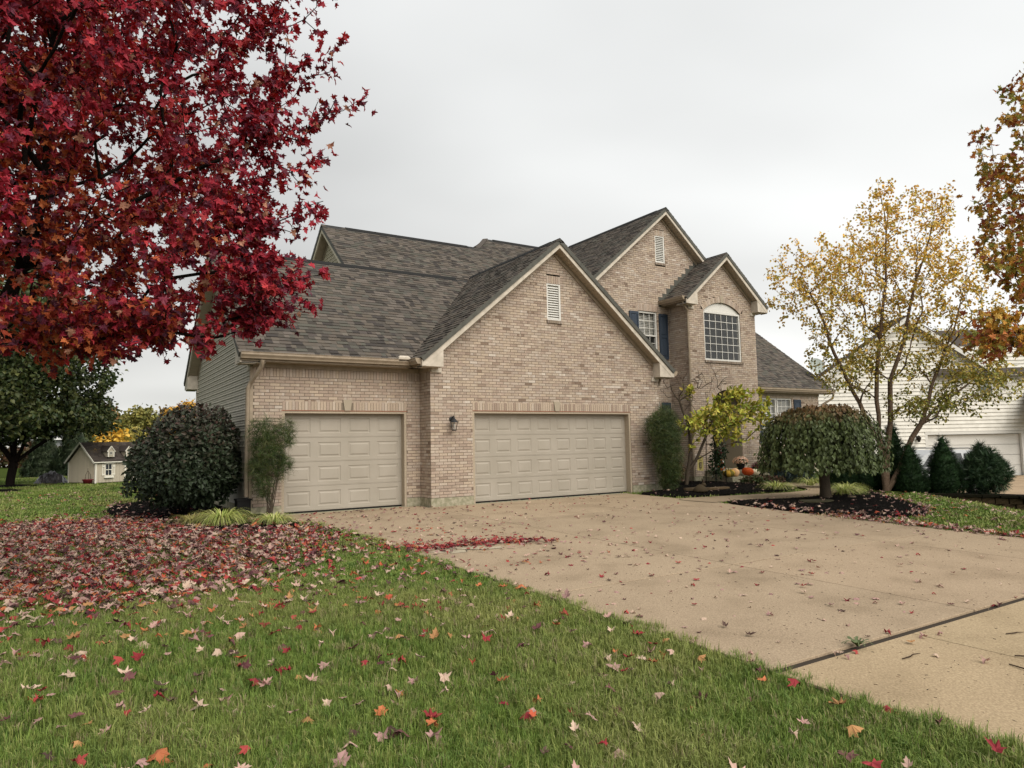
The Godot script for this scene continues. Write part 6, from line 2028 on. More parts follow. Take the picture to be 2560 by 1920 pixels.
func magnolia() -> void:
	rng.seed = 31
	var t := thing("small_magnolia_tree", "small multi stem tree with yellow green leaves before the entry arch", "tree")
	var skel := [[Vector3(8.51, -0.02, -0.37), -1], [Vector3(8.56, 0.5, -0.33), 0], [Vector3(8.64, 1.05, -0.28), 1], [Vector3(8.62, 1.9, -0.29), 2], [Vector3(8.45, 2.6, -0.45), 3], [Vector3(8.78, 0.81, -0.19), 1], [Vector3(9.3, 1.12, 0.1), 5], [Vector3(9.9, 1.32, 0.4), 6], [Vector3(9.15, 1.7, 0.0), 5], [Vector3(9.4, 2.3, 0.1), 8]]
	var att := PackedVector3Array()
	for l in [[Vector3(9.75, 2.0, 0.35), Vector3(1.15, 0.8, 0.9), 95], [Vector3(8.9, 1.85, -0.1), Vector3(0.75, 0.5, 0.6), 45], [Vector3(10.0, 2.75, 0.5), Vector3(0.85, 0.35, 0.6), 34], [Vector3(10.5, 2.2, 0.8), Vector3(0.4, 0.5, 0.4), 18], [Vector3(8.75, 2.9, -0.2), Vector3(0.2, 0.2, 0.2), 6]]:
		for i in l[2]: att.append(l[0] + in_ball(0.5) * l[1])
	var g := grow(skel, att, 0.25)
	var n_leafy: int = g.pos.size()
	var h := hang_leaves(g, 11, 0.1, Vector2(0.11, 0.19), func(_q): return jit(pick([Color(0.525, 0.525, 0.088), Color(0.375, 0.425, 0.062), Color(0.625, 0.575, 0.125), Color(0.250, 0.312, 0.050), Color(0.475, 0.375, 0.088)]), 0.2), -0.15)
	# bare twigs reaching up
	var tw := PackedVector3Array()
	for i in 80: tw.append(Vector3(8.45, 2.95, -0.35) + in_ball(0.5) * Vector3(0.85, 0.85, 0.7))
	for i in 40: tw.append(Vector3(9.3, 3.2, 0.1) + in_ball(0.5) * Vector3(0.7, 0.5, 0.5))
	var sk2 := []
	for i in n_leafy: sk2.append([g.pos[i], g.par[i]])
	var g2 := grow(sk2, tw, 0.2)
	wood(t, g2, 0.0065, 0.46, M.bark, 60)
	scatter(t, "crown", oval_leaf(0.22, 0.2), M.leaf, h[0], h[1])

# ---------------------------------------------------------------- trees
func make_trees() -> void:
	red_maple()
	birch()
	orange_maple()
	dark_trees()

func red_maple() -> void:
	rng.seed = 4
	var t := thing("red_maple_tree", "maple tree with deep red autumn leaves overhanging the lawn and garage roof", "tree")
	var B := Vector3(-7.95, gy(-7.9, 5.9) - 0.05, 5.85)
	var skel := [[B, -1], [B + Vector3(0.02, 0.9, 0), 0], [Vector3(-7.85, 1.9, 5.9), 1], [Vector3(-7.75, 2.45, 5.95), 2], [Vector3(-7.5, 3.25, 6.1), 3], [Vector3(-7.3, 4.2, 6.3), 4], [Vector3(-7.25, 5.3, 6.3), 5], [Vector3(-7.3, 6.6, 6.4), 6], [Vector3(-7.0, 3.55, 6.6), 4], [Vector3(-6.3, 4.05, 7.0), 8], [Vector3(-5.75, 4.35, 7.4), 9], [Vector3(-7.2, 3.1, 7.0), 4], [Vector3(-6.9, 3.5, 8.0), 11], [Vector3(-8.3, 3.3, 6.4), 3], [Vector3(-9.0, 4.3, 6.8), 13], [Vector3(-7.0, 2.55, 6.5), 3], [Vector3(-6.3, 2.6, 7.0), 15], [Vector3(-8.2, 3.6, 5.2), 3], [Vector3(-8.0, 4.8, 4.6), 17], [Vector3(-6.9, 3.3, 5.4), 4], [Vector3(-6.2, 3.9, 5.0), 19]]
	var att := PackedVector3Array()
	var C := Vector3(-7.55, 5.15, 6.55)
	var Rr := Vector3(2.55, 3.0, 2.9)
	while att.size() < 1750:
		var q := in_ball(0.42)
		var p := C + q * Rr
		if p.y < 2.25 + 0.12 * absf(p.x + 7.2): continue
		att.append(p)
	for i in 110: att.append(Vector3(-6.6, 2.62, 7.1) + in_ball(0.5) * Vector3(1.3, 0.3, 0.9))
	for i in 70: att.append(Vector3(-5.6, 3.35, 7.5) + in_ball(0.5) * Vector3(0.55, 0.75, 0.5))
	# long shoots that stand out of the crown
	var shoots := []
	for s in [[Vector3(-5.75, 4.3, 7.45), Vector3(-4.57, 4.92, 8.16)], [Vector3(-5.6, 5.0, 7.5), Vector3(-4.72, 5.55, 8.0)], [Vector3(-5.6, 5.4, 7.5), Vector3(-4.85, 6.05, 7.95)], [Vector3(-5.7, 4.0, 7.4), Vector3(-4.9, 4.35, 7.9)], [Vector3(-5.9, 5.9, 7.4), Vector3(-5.2, 6.6, 7.8)], [Vector3(-5.7, 3.5, 7.4), Vector3(-4.95, 3.85, 7.95)], [Vector3(-5.6, 3.0, 7.5), Vector3(-4.95, 3.1, 7.95)], [Vector3(-5.8, 2.7, 7.3), Vector3(-5.05, 2.8, 7.8)], [Vector3(-5.75, 4.6, 7.45), Vector3(-4.9, 4.75, 7.9)]]:
		for k in 5:
			att.append(s[0].lerp(s[1], (k + 1) / 5.0) + rdir() * 0.03)
		for k in 9:
			att.append(s[0].lerp(s[1], rng.randf_range(0.05, 0.75)) + rdir() * 0.2)
		shoots.append(s[1])
	var g := grow(skel, att, 0.32)
	wood(t, g, 0.0042, 0.46, M.dark_bark, 300)
	var cols := func(q: Vector3) -> Color:
		var r := rng.randf()
		var c: Color
		# inner and lower leaves have turned orange, the outer ones wine red
		var inner: float = clampf(1.25 - (q - Vector3(-7.9, 3.4, 6.0)).length() / 2.3, 0.0, 1.0)
		if r < inner * 0.75: c = pick([Color(0.476, 0.105, 0.042), Color(0.378, 0.070, 0.035), Color(0.560, 0.168, 0.056), Color(0.308, 0.049, 0.031)])
		elif r < 0.62: c = pick([Color(0.280, 0.020, 0.036), Color(0.231, 0.015, 0.034), Color(0.343, 0.025, 0.042)])
		elif r < 0.84: c = pick([Color(0.126, 0.020, 0.042), Color(0.168, 0.028, 0.049), Color(0.105, 0.028, 0.049)])
		elif r < 0.95: c = Color(0.434, 0.042, 0.049)
		else: c = Color(0.420, 0.210, 0.140)
		return jit(c, 0.25)
	var meshes := [maple_leaf(0.35, 0.2, 0.5), maple_leaf(0.7, 0.55, 0.4)]
	var h := hang_leaves(g, 23, 0.15, Vector2(0.055, 0.1), cols, 0.55, 10, -5.35)
	# the leaves that show largest are pieces of their own
	var near := []
	for i in h[0].size():
		var d: float = (h[0][i].origin - eye).length()
		near.append([d, i])
	near.sort_custom(func(a, b): return a[0] < b[0])
	var own := {}
	var nk := 0
	var tone := {}
	for e in near:
		if nk >= 280: break
		var p: Vector3 = h[0][e[1]].origin
		var loc := (p - eye) * Basis.from_euler(Vector3(0.0835, -0.565, -0.019), EULER_ORDER_YXZ)
		if loc.z > -1.0 or absf(loc.x / loc.z) > 0.75 or absf(loc.y / loc.z) > 0.56: continue
		own[e[1]] = true
		nk += 1
		var key := int(h[1][e[1]].r * 14.0)
		if not tone.has(key):
			var src: ArrayMesh = meshes[key % 2]
			var arr := src.surface_get_arrays(0)
			var cc := PackedColorArray()
			for q in arr[Mesh.ARRAY_VERTEX].size(): cc.append(h[1][e[1]])
			arr[Mesh.ARRAY_COLOR] = cc
			var am := ArrayMesh.new()
			am.add_surface_from_arrays(Mesh.PRIMITIVE_TRIANGLES, arr)
			tone[key] = am
		part(t, "leaf", tone[key], M.red_leaf).transform = h[0][e[1]]
	var ta := [[], []]
	var ca := [[], []]
	for i in h[0].size():
		if own.has(i): continue
		var k: int = i % 2
		ta[k].append(h[0][i]); ca[k].append(h[1][i])
	for k in 2: scatter(t, "crown", meshes[k], M.red_leaf, ta[k], ca[k])

func birch() -> void:
	rng.seed = 12
	var t := thing("river_birch_tree", "multi stem birch with thin yellow and green leaves before the white house", "tree")
	var st := [[[11.94, -0.1, 3.7]], [[11.83, 1.31, 3.63], [11.46, 2.31, 3.4], [11.09, 3.32, 3.16], [10.84, 4.0, 3.01], [10.56, 5.13, 2.83], [10.15, 6.2, 2.57]], [[11.84, 1.53, 3.66], [11.86, 2.41, 3.64], [12.02, 4.08, 3.75], [12.25, 5.78, 3.9], [12.34, 7.3, 3.96], [12.25, 8.2, 3.9]], [[12.14, 1.85, 3.84], [12.19, 2.96, 3.87], [12.58, 4.07, 4.11], [12.96, 5.76, 4.35], [13.44, 7.3, 4.65], [13.6, 8.1, 4.75]], [[12.2, 0.4, 3.9], [12.46, 0.97, 4.03], [12.83, 1.70, 4.27], [13.17, 2.83, 4.48], [13.5, 3.71, 4.7], [13.96, 5.06, 4.99], [14.2, 6.1, 5.15]], [[13.43, 2.38, 4.64], [14.21, 2.97, 5.14], [14.99, 3.4, 5.64]]]
	var skel := [[Vector3(11.94, -0.1, 3.7), -1]]
	var last := 0
	for si in range(1, st.size()):
		last = 0
		if si == 5:
			for i in skel.size():
				if skel[i][0].distance_to(Vector3(12.83, 1.70, 4.27)) < 0.05: last = i
		for q in st[si]:
			skel.append([Vector3(q[0], q[1], q[2]), last])
			last = skel.size() - 1
	var att := PackedVector3Array()
	for l in [[Vector3(12.4, 6.5, 4.0), Vector3(1.7, 1.9, 1.9), 250], [Vector3(10.55, 5.7, 2.85), Vector3(1.3, 1.5, 1.4), 170], [Vector3(13.7, 5.3, 4.9), Vector3(1.5, 1.9, 1.5), 190], [Vector3(14.1, 2.9, 5.2), Vector3(1.4, 0.85, 1.1), 130], [Vector3(11.2, 3.6, 3.2), Vector3(1.1, 1.2, 1.1), 110], [Vector3(12.5, 4.0, 4.0), Vector3(1.5, 1.2, 1.4), 120], [Vector3(12.3, 8.0, 4.0), Vector3(0.5, 0.75, 0.5), 24], [Vector3(13.6, 7.9, 4.75), Vector3(0.5, 0.75, 0.5), 24], [Vector3(12.9, 2.3, 4.3), Vector3(1.3, 0.5, 1.0), 60]]:
		for i in l[2]: att.append(l[0] + in_ball(0.4) * l[1])
	var g := grow(skel, att, 0.3)
	wood(t, g, 0.0042, 0.58, M.birch_bark, 70)
	var cols := func(q: Vector3) -> Color:
		var green: float = clampf(0.95 - (q.y - 2.6) * 0.30 + rng.randf_range(-0.45, 0.45), 0.0, 1.0)
		return jit(pick([Color(0.72, 0.44, 0.07), Color(0.66, 0.46, 0.10), Color(0.74, 0.52, 0.16), Color(0.58, 0.33, 0.06), Color(0.50, 0.44, 0.10)]).lerp(pick([Color(0.24, 0.25, 0.055), Color(0.17, 0.19, 0.045), Color(0.30, 0.26, 0.07)]), green), 0.2)
	var h := hang_leaves(g, 15, 0.22, Vector2(0.06, 0.1), cols, 0.6, 10)
	scatter(t, "crown", oval_leaf(0.36, 0.2), M.leaf, h[0], h[1])

func orange_maple() -> void:
	rng.seed = 21
	var t := thing("orange_maple_tree", "maple tree with orange and olive leaves reaching in over the driveway", "tree")
	var B := Vector3(7.4, gy(7.4, 10.4) - 0.05, 10.5)
	var skel := [[B, -1], [B + Vector3(0, 1.2, 0), 0], [B + Vector3(0.0, 2.4, 0), 1], [B + Vector3(-0.2, 3.6, -0.1), 2], [B + Vector3(-0.2, 5.2, 0), 3], [B + Vector3(-0.2, 6.8, 0.1), 4], [B + Vector3(-1.1, 3.0, -0.5), 2], [B + Vector3(-1.9, 3.2, -0.9), 6], [B + Vector3(-1.2, 4.6, -0.6), 3], [B + Vector3(1.0, 3.8, 0.3), 3], [B + Vector3(0.2, 4.0, 1.2), 3], [B + Vector3(0.3, 4.0, -1.2), 3]]
	var att := PackedVector3Array()
	for l in [[Vector3(7.3, 5.6, 10.5), Vector3(2.05, 3.0, 2.1), 620], [Vector3(5.35, 3.0, 9.5), Vector3(0.75, 0.4, 0.6), 55], [Vector3(5.7, 4.0, 9.7), Vector3(0.5, 0.6, 0.5), 45]]:
		for i in l[2]:
			var p: Vector3 = l[0] + in_ball(0.42) * l[1]
			if p.y > 2.45: att.append(p)
	var g := grow(skel, att, 0.32)
	wood(t, g, 0.0042, 0.46, M.bark, 150)
	var h := hang_leaves(g, 12, 0.16, Vector2(0.075, 0.125), func(_q): return jit(pick([Color(0.58, 0.30, 0.05), Color(0.46, 0.28, 0.05), Color(0.32, 0.27, 0.06), Color(0.42, 0.15, 0.045), Color(0.26, 0.08, 0.045), Color(0.66, 0.42, 0.10), Color(0.24, 0.24, 0.05)]), 0.25), 0.6, 10)
	scatter(t, "crown", maple_leaf(0.35, 0.25, 0.4), M.leaf, h[0], h[1])

func broad_tree(label: String, called: String, group: String, base: Vector3, skel: Array, lobes: Array, per: int, size: Vector2, cols: Array, m: Material, mesh: Mesh, tip := 0.012) -> void:
	var t := thing(called, label, "tree", group)
	var sk := []
	for s in skel: sk.append([base + s[0], s[1]])
	var att := PackedVector3Array()
	for l in lobes:
		for i in l[2]: att.append(base + l[0] + in_ball(0.4) * l[1])
	var g := grow(sk, att, 0.3)
	wood(t, g, tip, 0.46, m, 60)
	var h := hang_leaves(g, per, 0.4 * size.y / 0.2, size, func(_q): return jit(pick(cols), 0.3), 0.4, 16)
	scatter(t, "crown", mesh, M.dark_leaf, h[0], h[1])

func dark_trees() -> void:
	rng.seed = 8
	var oval := oval_leaf(0.36, 0.25)
	var gr := [Color(0.030, 0.048, 0.018), Color(0.041, 0.060, 0.020), Color(0.056, 0.070, 0.022), Color(0.075, 0.083, 0.027)]
	broad_tree("dark green shade tree forking low above its mulch ring near the shed", "shade_tree", "dark shade trees on the back lawn", Vector3(-9.05, -0.02, -22.15), [[Vector3.ZERO, -1], [Vector3(0.05, 0.6, 0), 0], [Vector3(0.1, 1.0, 0), 1], [Vector3(-0.5, 1.9, 0.1), 2], [Vector3(0.5, 2.0, 0.2), 2], [Vector3(1.6, 2.2, 0.4), 2], [Vector3(0.1, 3.4, 0), 2], [Vector3(0.1, 5.5, 0), 6]], [[Vector3(0.2, 6.0, 0), Vector3(3.9, 4.4, 3.9), 520], [Vector3(1.5, 3.0, 0.3), Vector3(2.6, 1.0, 2.4), 150], [Vector3(-1.0, 3.0, 0.3), Vector3(2.6, 1.0, 2.4), 110]], 26, Vector2(0.13, 0.22), gr, M.dark_bark, oval)
	broad_tree("dark green shade tree standing before the forked one on the back lawn", "shade_tree", "dark shade trees on the back lawn", Vector3(-9.32, -0.02, -17.85), [[Vector3.ZERO, -1], [Vector3(0.0, 0.9, 0), 0], [Vector3(-0.1, 1.8, 0), 1], [Vector3(-0.1, 3.4, 0), 2], [Vector3(-0.1, 5.5, 0), 3], [Vector3(0.8, 2.6, 0.2), 2]], [[Vector3(-0.9, 5.6, 0), Vector3(3.0, 3.4, 3.0), 330], [Vector3(-0.4, 2.9, 0.3), Vector3(2.3, 0.8, 2.0), 90]], 24, Vector2(0.13, 0.22), gr, M.dark_bark, oval)
	for q in [[-9.05, -22.15, 0.85], [-9.32, -17.85, 0.9]]:
		var pts := PackedVector2Array()
		for i in 16: pts.append(Vector2(q[0] + cos(TAU * i / 16.0) * q[2] * rng.randf_range(0.9, 1.1), q[1] + sin(TAU * i / 16.0) * q[2] * rng.randf_range(0.9, 1.1)))
		var o := part(self, "mulch_ring", poly_sheet(pts, 0.0, Color.WHITE, 0.06), M.mulch)
		o.name = numbered("mulch_ring")
		o.set_meta("kind", "structure")

func make_far() -> void:
	rng.seed = 55
	var oval := oval_leaf(0.4, 0.2)
	# evergreens behind the shed
	var ns := strand_spray(12, 0.04, 0.06, 3, 1.0)
	for q in [[-8.15, -35.8, 2.9, 1.35, "broad dark spruce tree behind the tarpaulin heap"], [-6.7, -34.9, 3.3, 1.3, "dark spruce tree standing close behind the beige shed"]]:
		var t := thing("spruce_tree", q[4], "tree")
		t.position = Vector3(q[0], -0.02, q[1])
		var tk := MB.new()
		tk.tube(PackedVector3Array([Vector3.ZERO, Vector3(0, q[2] * 0.9, 0)]), PackedFloat32Array([0.12, 0.02]), 7)
		part(t, "trunk", tk.mesh(), M.dark_bark)
		var tr := []
		var cl := []
		for i in 1700:
			var f := 1.0 - sqrt(rng.randf())
			var a := rng.randf() * TAU
			var tier := 0.82 + 0.18 * sin(f * 34.0 + 1.5 * sin(a * 3.0))
			var rad: float = q[3] * (1.02 - f) * tier * pow(rng.randf(), 0.35)
			var o := Vector3(cos(a), 0, sin(a))
			tr.append(Transform3D(aim(o + Vector3(0, -0.05, 0) + rdir() * 0.4, Vector3.UP, rng.randf_range(0.22, 0.42)), o * rad + Vector3(0, 0.12 + f * q[2], 0)))
			cl.append(jit(pick([Color(0.04, 0.065, 0.034), Color(0.06, 0.085, 0.045), Color(0.085, 0.11, 0.06)]), 0.3))
		scatter(t, "crown", ns, M.dark_leaf, tr, cl)
	# autumn trees beyond the back lawn
	var far := [[215, 1000, -5.79, -55.6, 5.8, 1.9, [Color(0.074, 0.095, 0.027), Color(0.108, 0.121, 0.034)], "tall green tree beyond the shed roof"], [0, 0, -3.6, -59.9, 5.3, 1.7, [Color(0.176, 0.162, 0.041), Color(0.135, 0.149, 0.041), Color(0.216, 0.176, 0.054)], "olive yellow tree beyond the shed roof"], [0, 0, -1.58, -52.9, 5.3, 1.8, [Color(0.216, 0.189, 0.047), Color(0.162, 0.162, 0.041)], "pale yellow green tree between shed and house"], [0, 0, -4.3, -57.5, 5.6, 0.9, [Color(0.189, 0.095, 0.034), Color(0.135, 0.081, 0.027)], "rust brown tree behind the olive trees"], [0, 0, 3.0, -61.9, 6.4, 2.2, [Color(0.486, 0.270, 0.041), Color(0.378, 0.230, 0.041), Color(0.567, 0.324, 0.068)], "golden orange tree beside the garage siding"], [0, 0, 1.5, -64.5, 5.9, 1.3, [Color(0.108, 0.081, 0.034), Color(0.162, 0.108, 0.041)], "dark brown tree beside the golden one"], [0, 0, -4.24, -42.8, 2.9, 0.8, [Color(0.608, 0.351, 0.041), Color(0.513, 0.324, 0.054)], "small bright yellow tree right behind the shed roof"], [0, 0, -3.1, -43.2, 2.9, 1.0, [Color(0.297, 0.243, 0.054), Color(0.216, 0.203, 0.054)], "small yellow green tree right behind the shed"], [0, 0, -7.2, -50.0, 5.2, 1.8, [Color(0.068, 0.084, 0.027), Color(0.095, 0.101, 0.027)], "dark green tree behind the spruces"], [0, 0, -9.6, -58.0, 6.0, 2.2, [Color(0.061, 0.074, 0.027), Color(0.081, 0.088, 0.027)], "dark green tree behind the forked shade tree"], [0, 0, -12.5, -52.0, 6.0, 2.4, [Color(0.054, 0.068, 0.024), Color(0.074, 0.081, 0.027)], "dark green tree at the far edge of the back lawn"]]
	for q in far:
		var k := 1.7
		var P := eye + (Vector3(q[2], 0, q[3]) - eye) * k
		var H: float = (q[4] - eye.y) * k + eye.y
		var w: float = q[5] * k
		broad_tree(q[7], "autumn_tree", "trees beyond the back lawn", Vector3(P.x, -0.1, P.z), [[Vector3.ZERO, -1], [Vector3(0, H * 0.2, 0), 0], [Vector3(0, H * 0.45, 0), 1], [Vector3(0, H * 0.65, 0), 2]], [[Vector3(0, H * 0.56, 0), Vector3(w, H * 0.40, w), 150], [Vector3(w * 0.35, H * 0.35, 0), Vector3(w * 0.7, H * 0.28, w * 0.7), 50], [Vector3(-w * 0.4, H * 0.38, 0), Vector3(w * 0.7, H * 0.3, w * 0.7), 50]], 16, Vector2(0.35, 0.6), q[6], M.dark_bark, oval, 0.02)
	# rust coloured hedge and grey house across the back
	var hd := thing("rust_hedge", "rust brown hedge on the far side of the back lawn", "hedge")
	hd.position = Vector3(-10.6, -0.05, -66.0)
	leafy_mass(hd, "foliage", oval, M.dark_leaf, [[Vector3(-4, 0.9, 0), Vector3(4.0, 1.3, 1.0)], [Vector3(1, 0.9, 0), Vector3(2.6, 1.3, 1.0)]], 2600, Vector2(0.3, 0.5), func(_p): return jit(pick([Color(0.10, 0.05, 0.03), Color(0.07, 0.05, 0.025), Color(0.05, 0.05, 0.02)]), 0.3), 0.2, 0.35, 0.0)
	var hs := thing("grey_house", "distant grey house with a white garage door seen below the shade tree", "house")
	hs.position = Vector3(-12.2, -0.1, -74.0)
	var wl := MB.new()
	wl.box(Vector3(-7, 0, -8), Vector3(5.0, 3.0, 0), Color(0.30, 0.31, 0.33))
	part(hs, "wall", wl.mesh(), M.plain)
	var rf := MB.new()
	rf.prism(PackedVector3Array([Vector3(-7.5, 2.95, 0.5), Vector3(5.5, 2.95, 0.5), Vector3(5.5, 5.8, -4), Vector3(-7.5, 5.8, -4)]), Vector3(0, -0.15, 0), Color(0.13, 0.135, 0.145))
	rf.prism(PackedVector3Array([Vector3(5.5, 2.95, -8.5), Vector3(-7.5, 2.95, -8.5), Vector3(-7.5, 5.8, -4), Vector3(5.5, 5.8, -4)]), Vector3(0, -0.15, 0), Color(0.13, 0.135, 0.145))
	part(hs, "roof", rf.mesh(), M.shingle)
	var gd := MB.new()
	gd.box(Vector3(-1.6, 0, 0.0), Vector3(1.4, 2.2, 0.06), Color(0.7, 0.7, 0.7))
	var gdp := part(hs, "garage_door", gd.mesh(), M.plain)
	for i in 4:
		var pn := MB.new()
		pn.box(Vector3(-1.4 + i * 0.72, 1.75, 0.05), Vector3(-0.9 + i * 0.72, 2.05, 0.075), Color(0.06, 0.06, 0.07))
		part(gdp, "pane", pn.mesh(), M.gloss)
	var tm := MB.new()
	tm.box(Vector3(-7.4, 2.75, 0.5), Vector3(5.4, 3.0, 0.6), Color(0.72, 0.72, 0.72)); tm.box(Vector3(1.9, 0, 0.01), Vector3(2.2, 2.8, 0.1), Color(0.72, 0.72, 0.72))
	part(hs, "trim", tm.mesh(), M.plain)

# ---------------------------------------------------------------- grass and fallen leaves
func grass_tuft(n: int, h: float, w: float, spread: float) -> ArrayMesh:
	var mb := MB.new()
	for i in n:
		var a := rng.randf() * TAU
		var o := Vector3(cos(a), 0, sin(a))
		var p := o * rng.randf() * spread
		var s := Vector3(-o.z, 0, o.x).rotated(Vector3.UP, rng.randf_range(-0.8, 0.8)) * w
		var L := h * rng.randf_range(0.55, 1.15)
		var lean := rng.randf_range(0.1, 0.9)
		var m := p + Vector3(0, L * 0.6, 0) + o * L * lean * 0.25
		var e := p + Vector3(0, L * (1.0 - 0.35 * lean), 0) + o * L * lean * 0.75
		var c := jit(Color.WHITE, 0.25)
		mb.quad(p - s, p + s, m + s * 0.8, m - s * 0.8, c)
		mb.tri(m - s * 0.8, m + s * 0.8, e, c)
	return mb.mesh()

func lawn_at(x: float, z: float) -> bool:
	if z > 0.0 and x < 0.0:
		# the turf creeps unevenly over the edge of the paving
		if x > drive_left(z) + 0.05 + 0.05 * sin(z * 5.1) + 0.04 * sin(z * 13.7 + 1.0) + 0.03 * sin(z * 31.0): return false
	elif on_paving(x, z): return false
	if in_bed(x, z): return false
	if x > -3.9 and x < 19.5 and z < -0.5 and z > -13.0: return false
	if x > 7.0 and z < 2.2 and z > -4.0: return false
	var s := Vector2(x - 10.9, z - 4.25)
	# nothing of the lawn behind the low wall
	if x > 10.2 and s.dot(Vector2(0.535, -0.845)) > 0.35 * sin(clampf(s.dot(Vector2(0.74, 0.67)) / 5.0, 0.0, 1.0) * PI) - 0.1: return false
	return true

func make_leaves() -> void:
	rng.seed = 99
	make_grass()
	fallen()

func make_grass() -> void:
	var nz := FastNoiseLite.new()
	nz.seed = 2; nz.frequency = 0.35; nz.fractal_octaves = 3
	var tufts := [grass_tuft(16, 0.075, 0.0022, 0.05), grass_tuft(16, 0.095, 0.0022, 0.06)]
	var mid := grass_tuft(18, 0.085, 0.004, 0.09)
	var far := grass_tuft(16, 0.09, 0.011, 0.22)
	var lists := [[[], []], [[], []], [[], []], [[], []]]
	var greens := [Color(0.144, 0.222, 0.043), Color(0.180, 0.252, 0.050), Color(0.120, 0.192, 0.043), Color(0.252, 0.282, 0.084), Color(0.168, 0.246, 0.050)]
	var fwd := Vector2(0.5354, -0.8446)
	for ring in [[1.8, 4.8, 900.0, 0], [4.8, 8.0, 480.0, 1], [8.0, 14.0, 190.0, 2], [14.0, 26.0, 46.0, 3], [26.0, 48.0, 14.0, 3]]:
		var half := 0.85
		var area: float = half * (ring[1] * ring[1] - ring[0] * ring[0])
		var n := int(area * ring[2])
		for i in n:
			var r := sqrt(rng.randf_range(ring[0] * ring[0], ring[1] * ring[1]))
			var a := rng.randf_range(-half, half)
			var d := fwd.rotated(a)
			var x := eye.x + d.x * r
			var z := eye.z + d.y * r
			if not lawn_at(x, z): continue
			var k: int = ring[3] if ring[3] > 0 else i % 2
			if ring[3] == 1: k = i % 2
			var v := nz.get_noise_2d(x, z)
			var c: Color = pick(greens)
			c = c.lerp(Color(0.30, 0.30, 0.10), clampf(v * 0.9 + 0.1, 0.0, 0.7))
			if rng.randf() < 0.06: c = Color(0.32, 0.27, 0.15)
			var sc := rng.randf_range(0.7, 1.15) * (1.0 + v * 0.35)
			lists[k][0].append(Transform3D(Basis(Vector3.UP, rng.randf() * TAU).scaled(Vector3(sc, sc, sc)), Vector3(x, gy(x, z) - 0.03, z)))
			lists[k][1].append(jit(c, 0.18))
	var g := struct_node("grass")
	g.set_meta("kind", "stuff")
	for k in 4: scatter(g, "grass_tuft", tufts[k] if k < 2 else (mid if k == 2 else far), M.grass, lists[k][0], lists[k][1], "")

func litter_density(x: float, z: float) -> float:
	# leaves per square metre under and around the red maple
	if z < 0.0 and x > -3.9: return 0.0
	var d := Vector2((x + 6.9) / 3.4, (z - 2.2) / 4.3).length()
	var core := clampf((1.15 - d) * 2.6, 0.0, 1.0)
	var n := 215.0 * core
	n += 26.0 * clampf(1.25 - Vector2((x + 6.2) / 4.6, (z - 5.0) / 6.5).length(), 0.0, 1.0)
	n += 45.0 * clampf(1.6 - d, 0.0, 0.6) / 0.6
	if in_bed(x, z): n *= 0.3
	n += 9.0 * clampf((x + 7.5) / 4.0, 0.0, 1.0) * clampf((z - 6.0) / 4.0, 0.0, 1.0) * (1.0 if x < -2.9 else 0.0)
	n += 5.0 * clampf(1.0 - absf(z + 9.0) / 9.0, 0.0, 1.0) * (1.0 if x < -3.9 else 0.0)
	return n

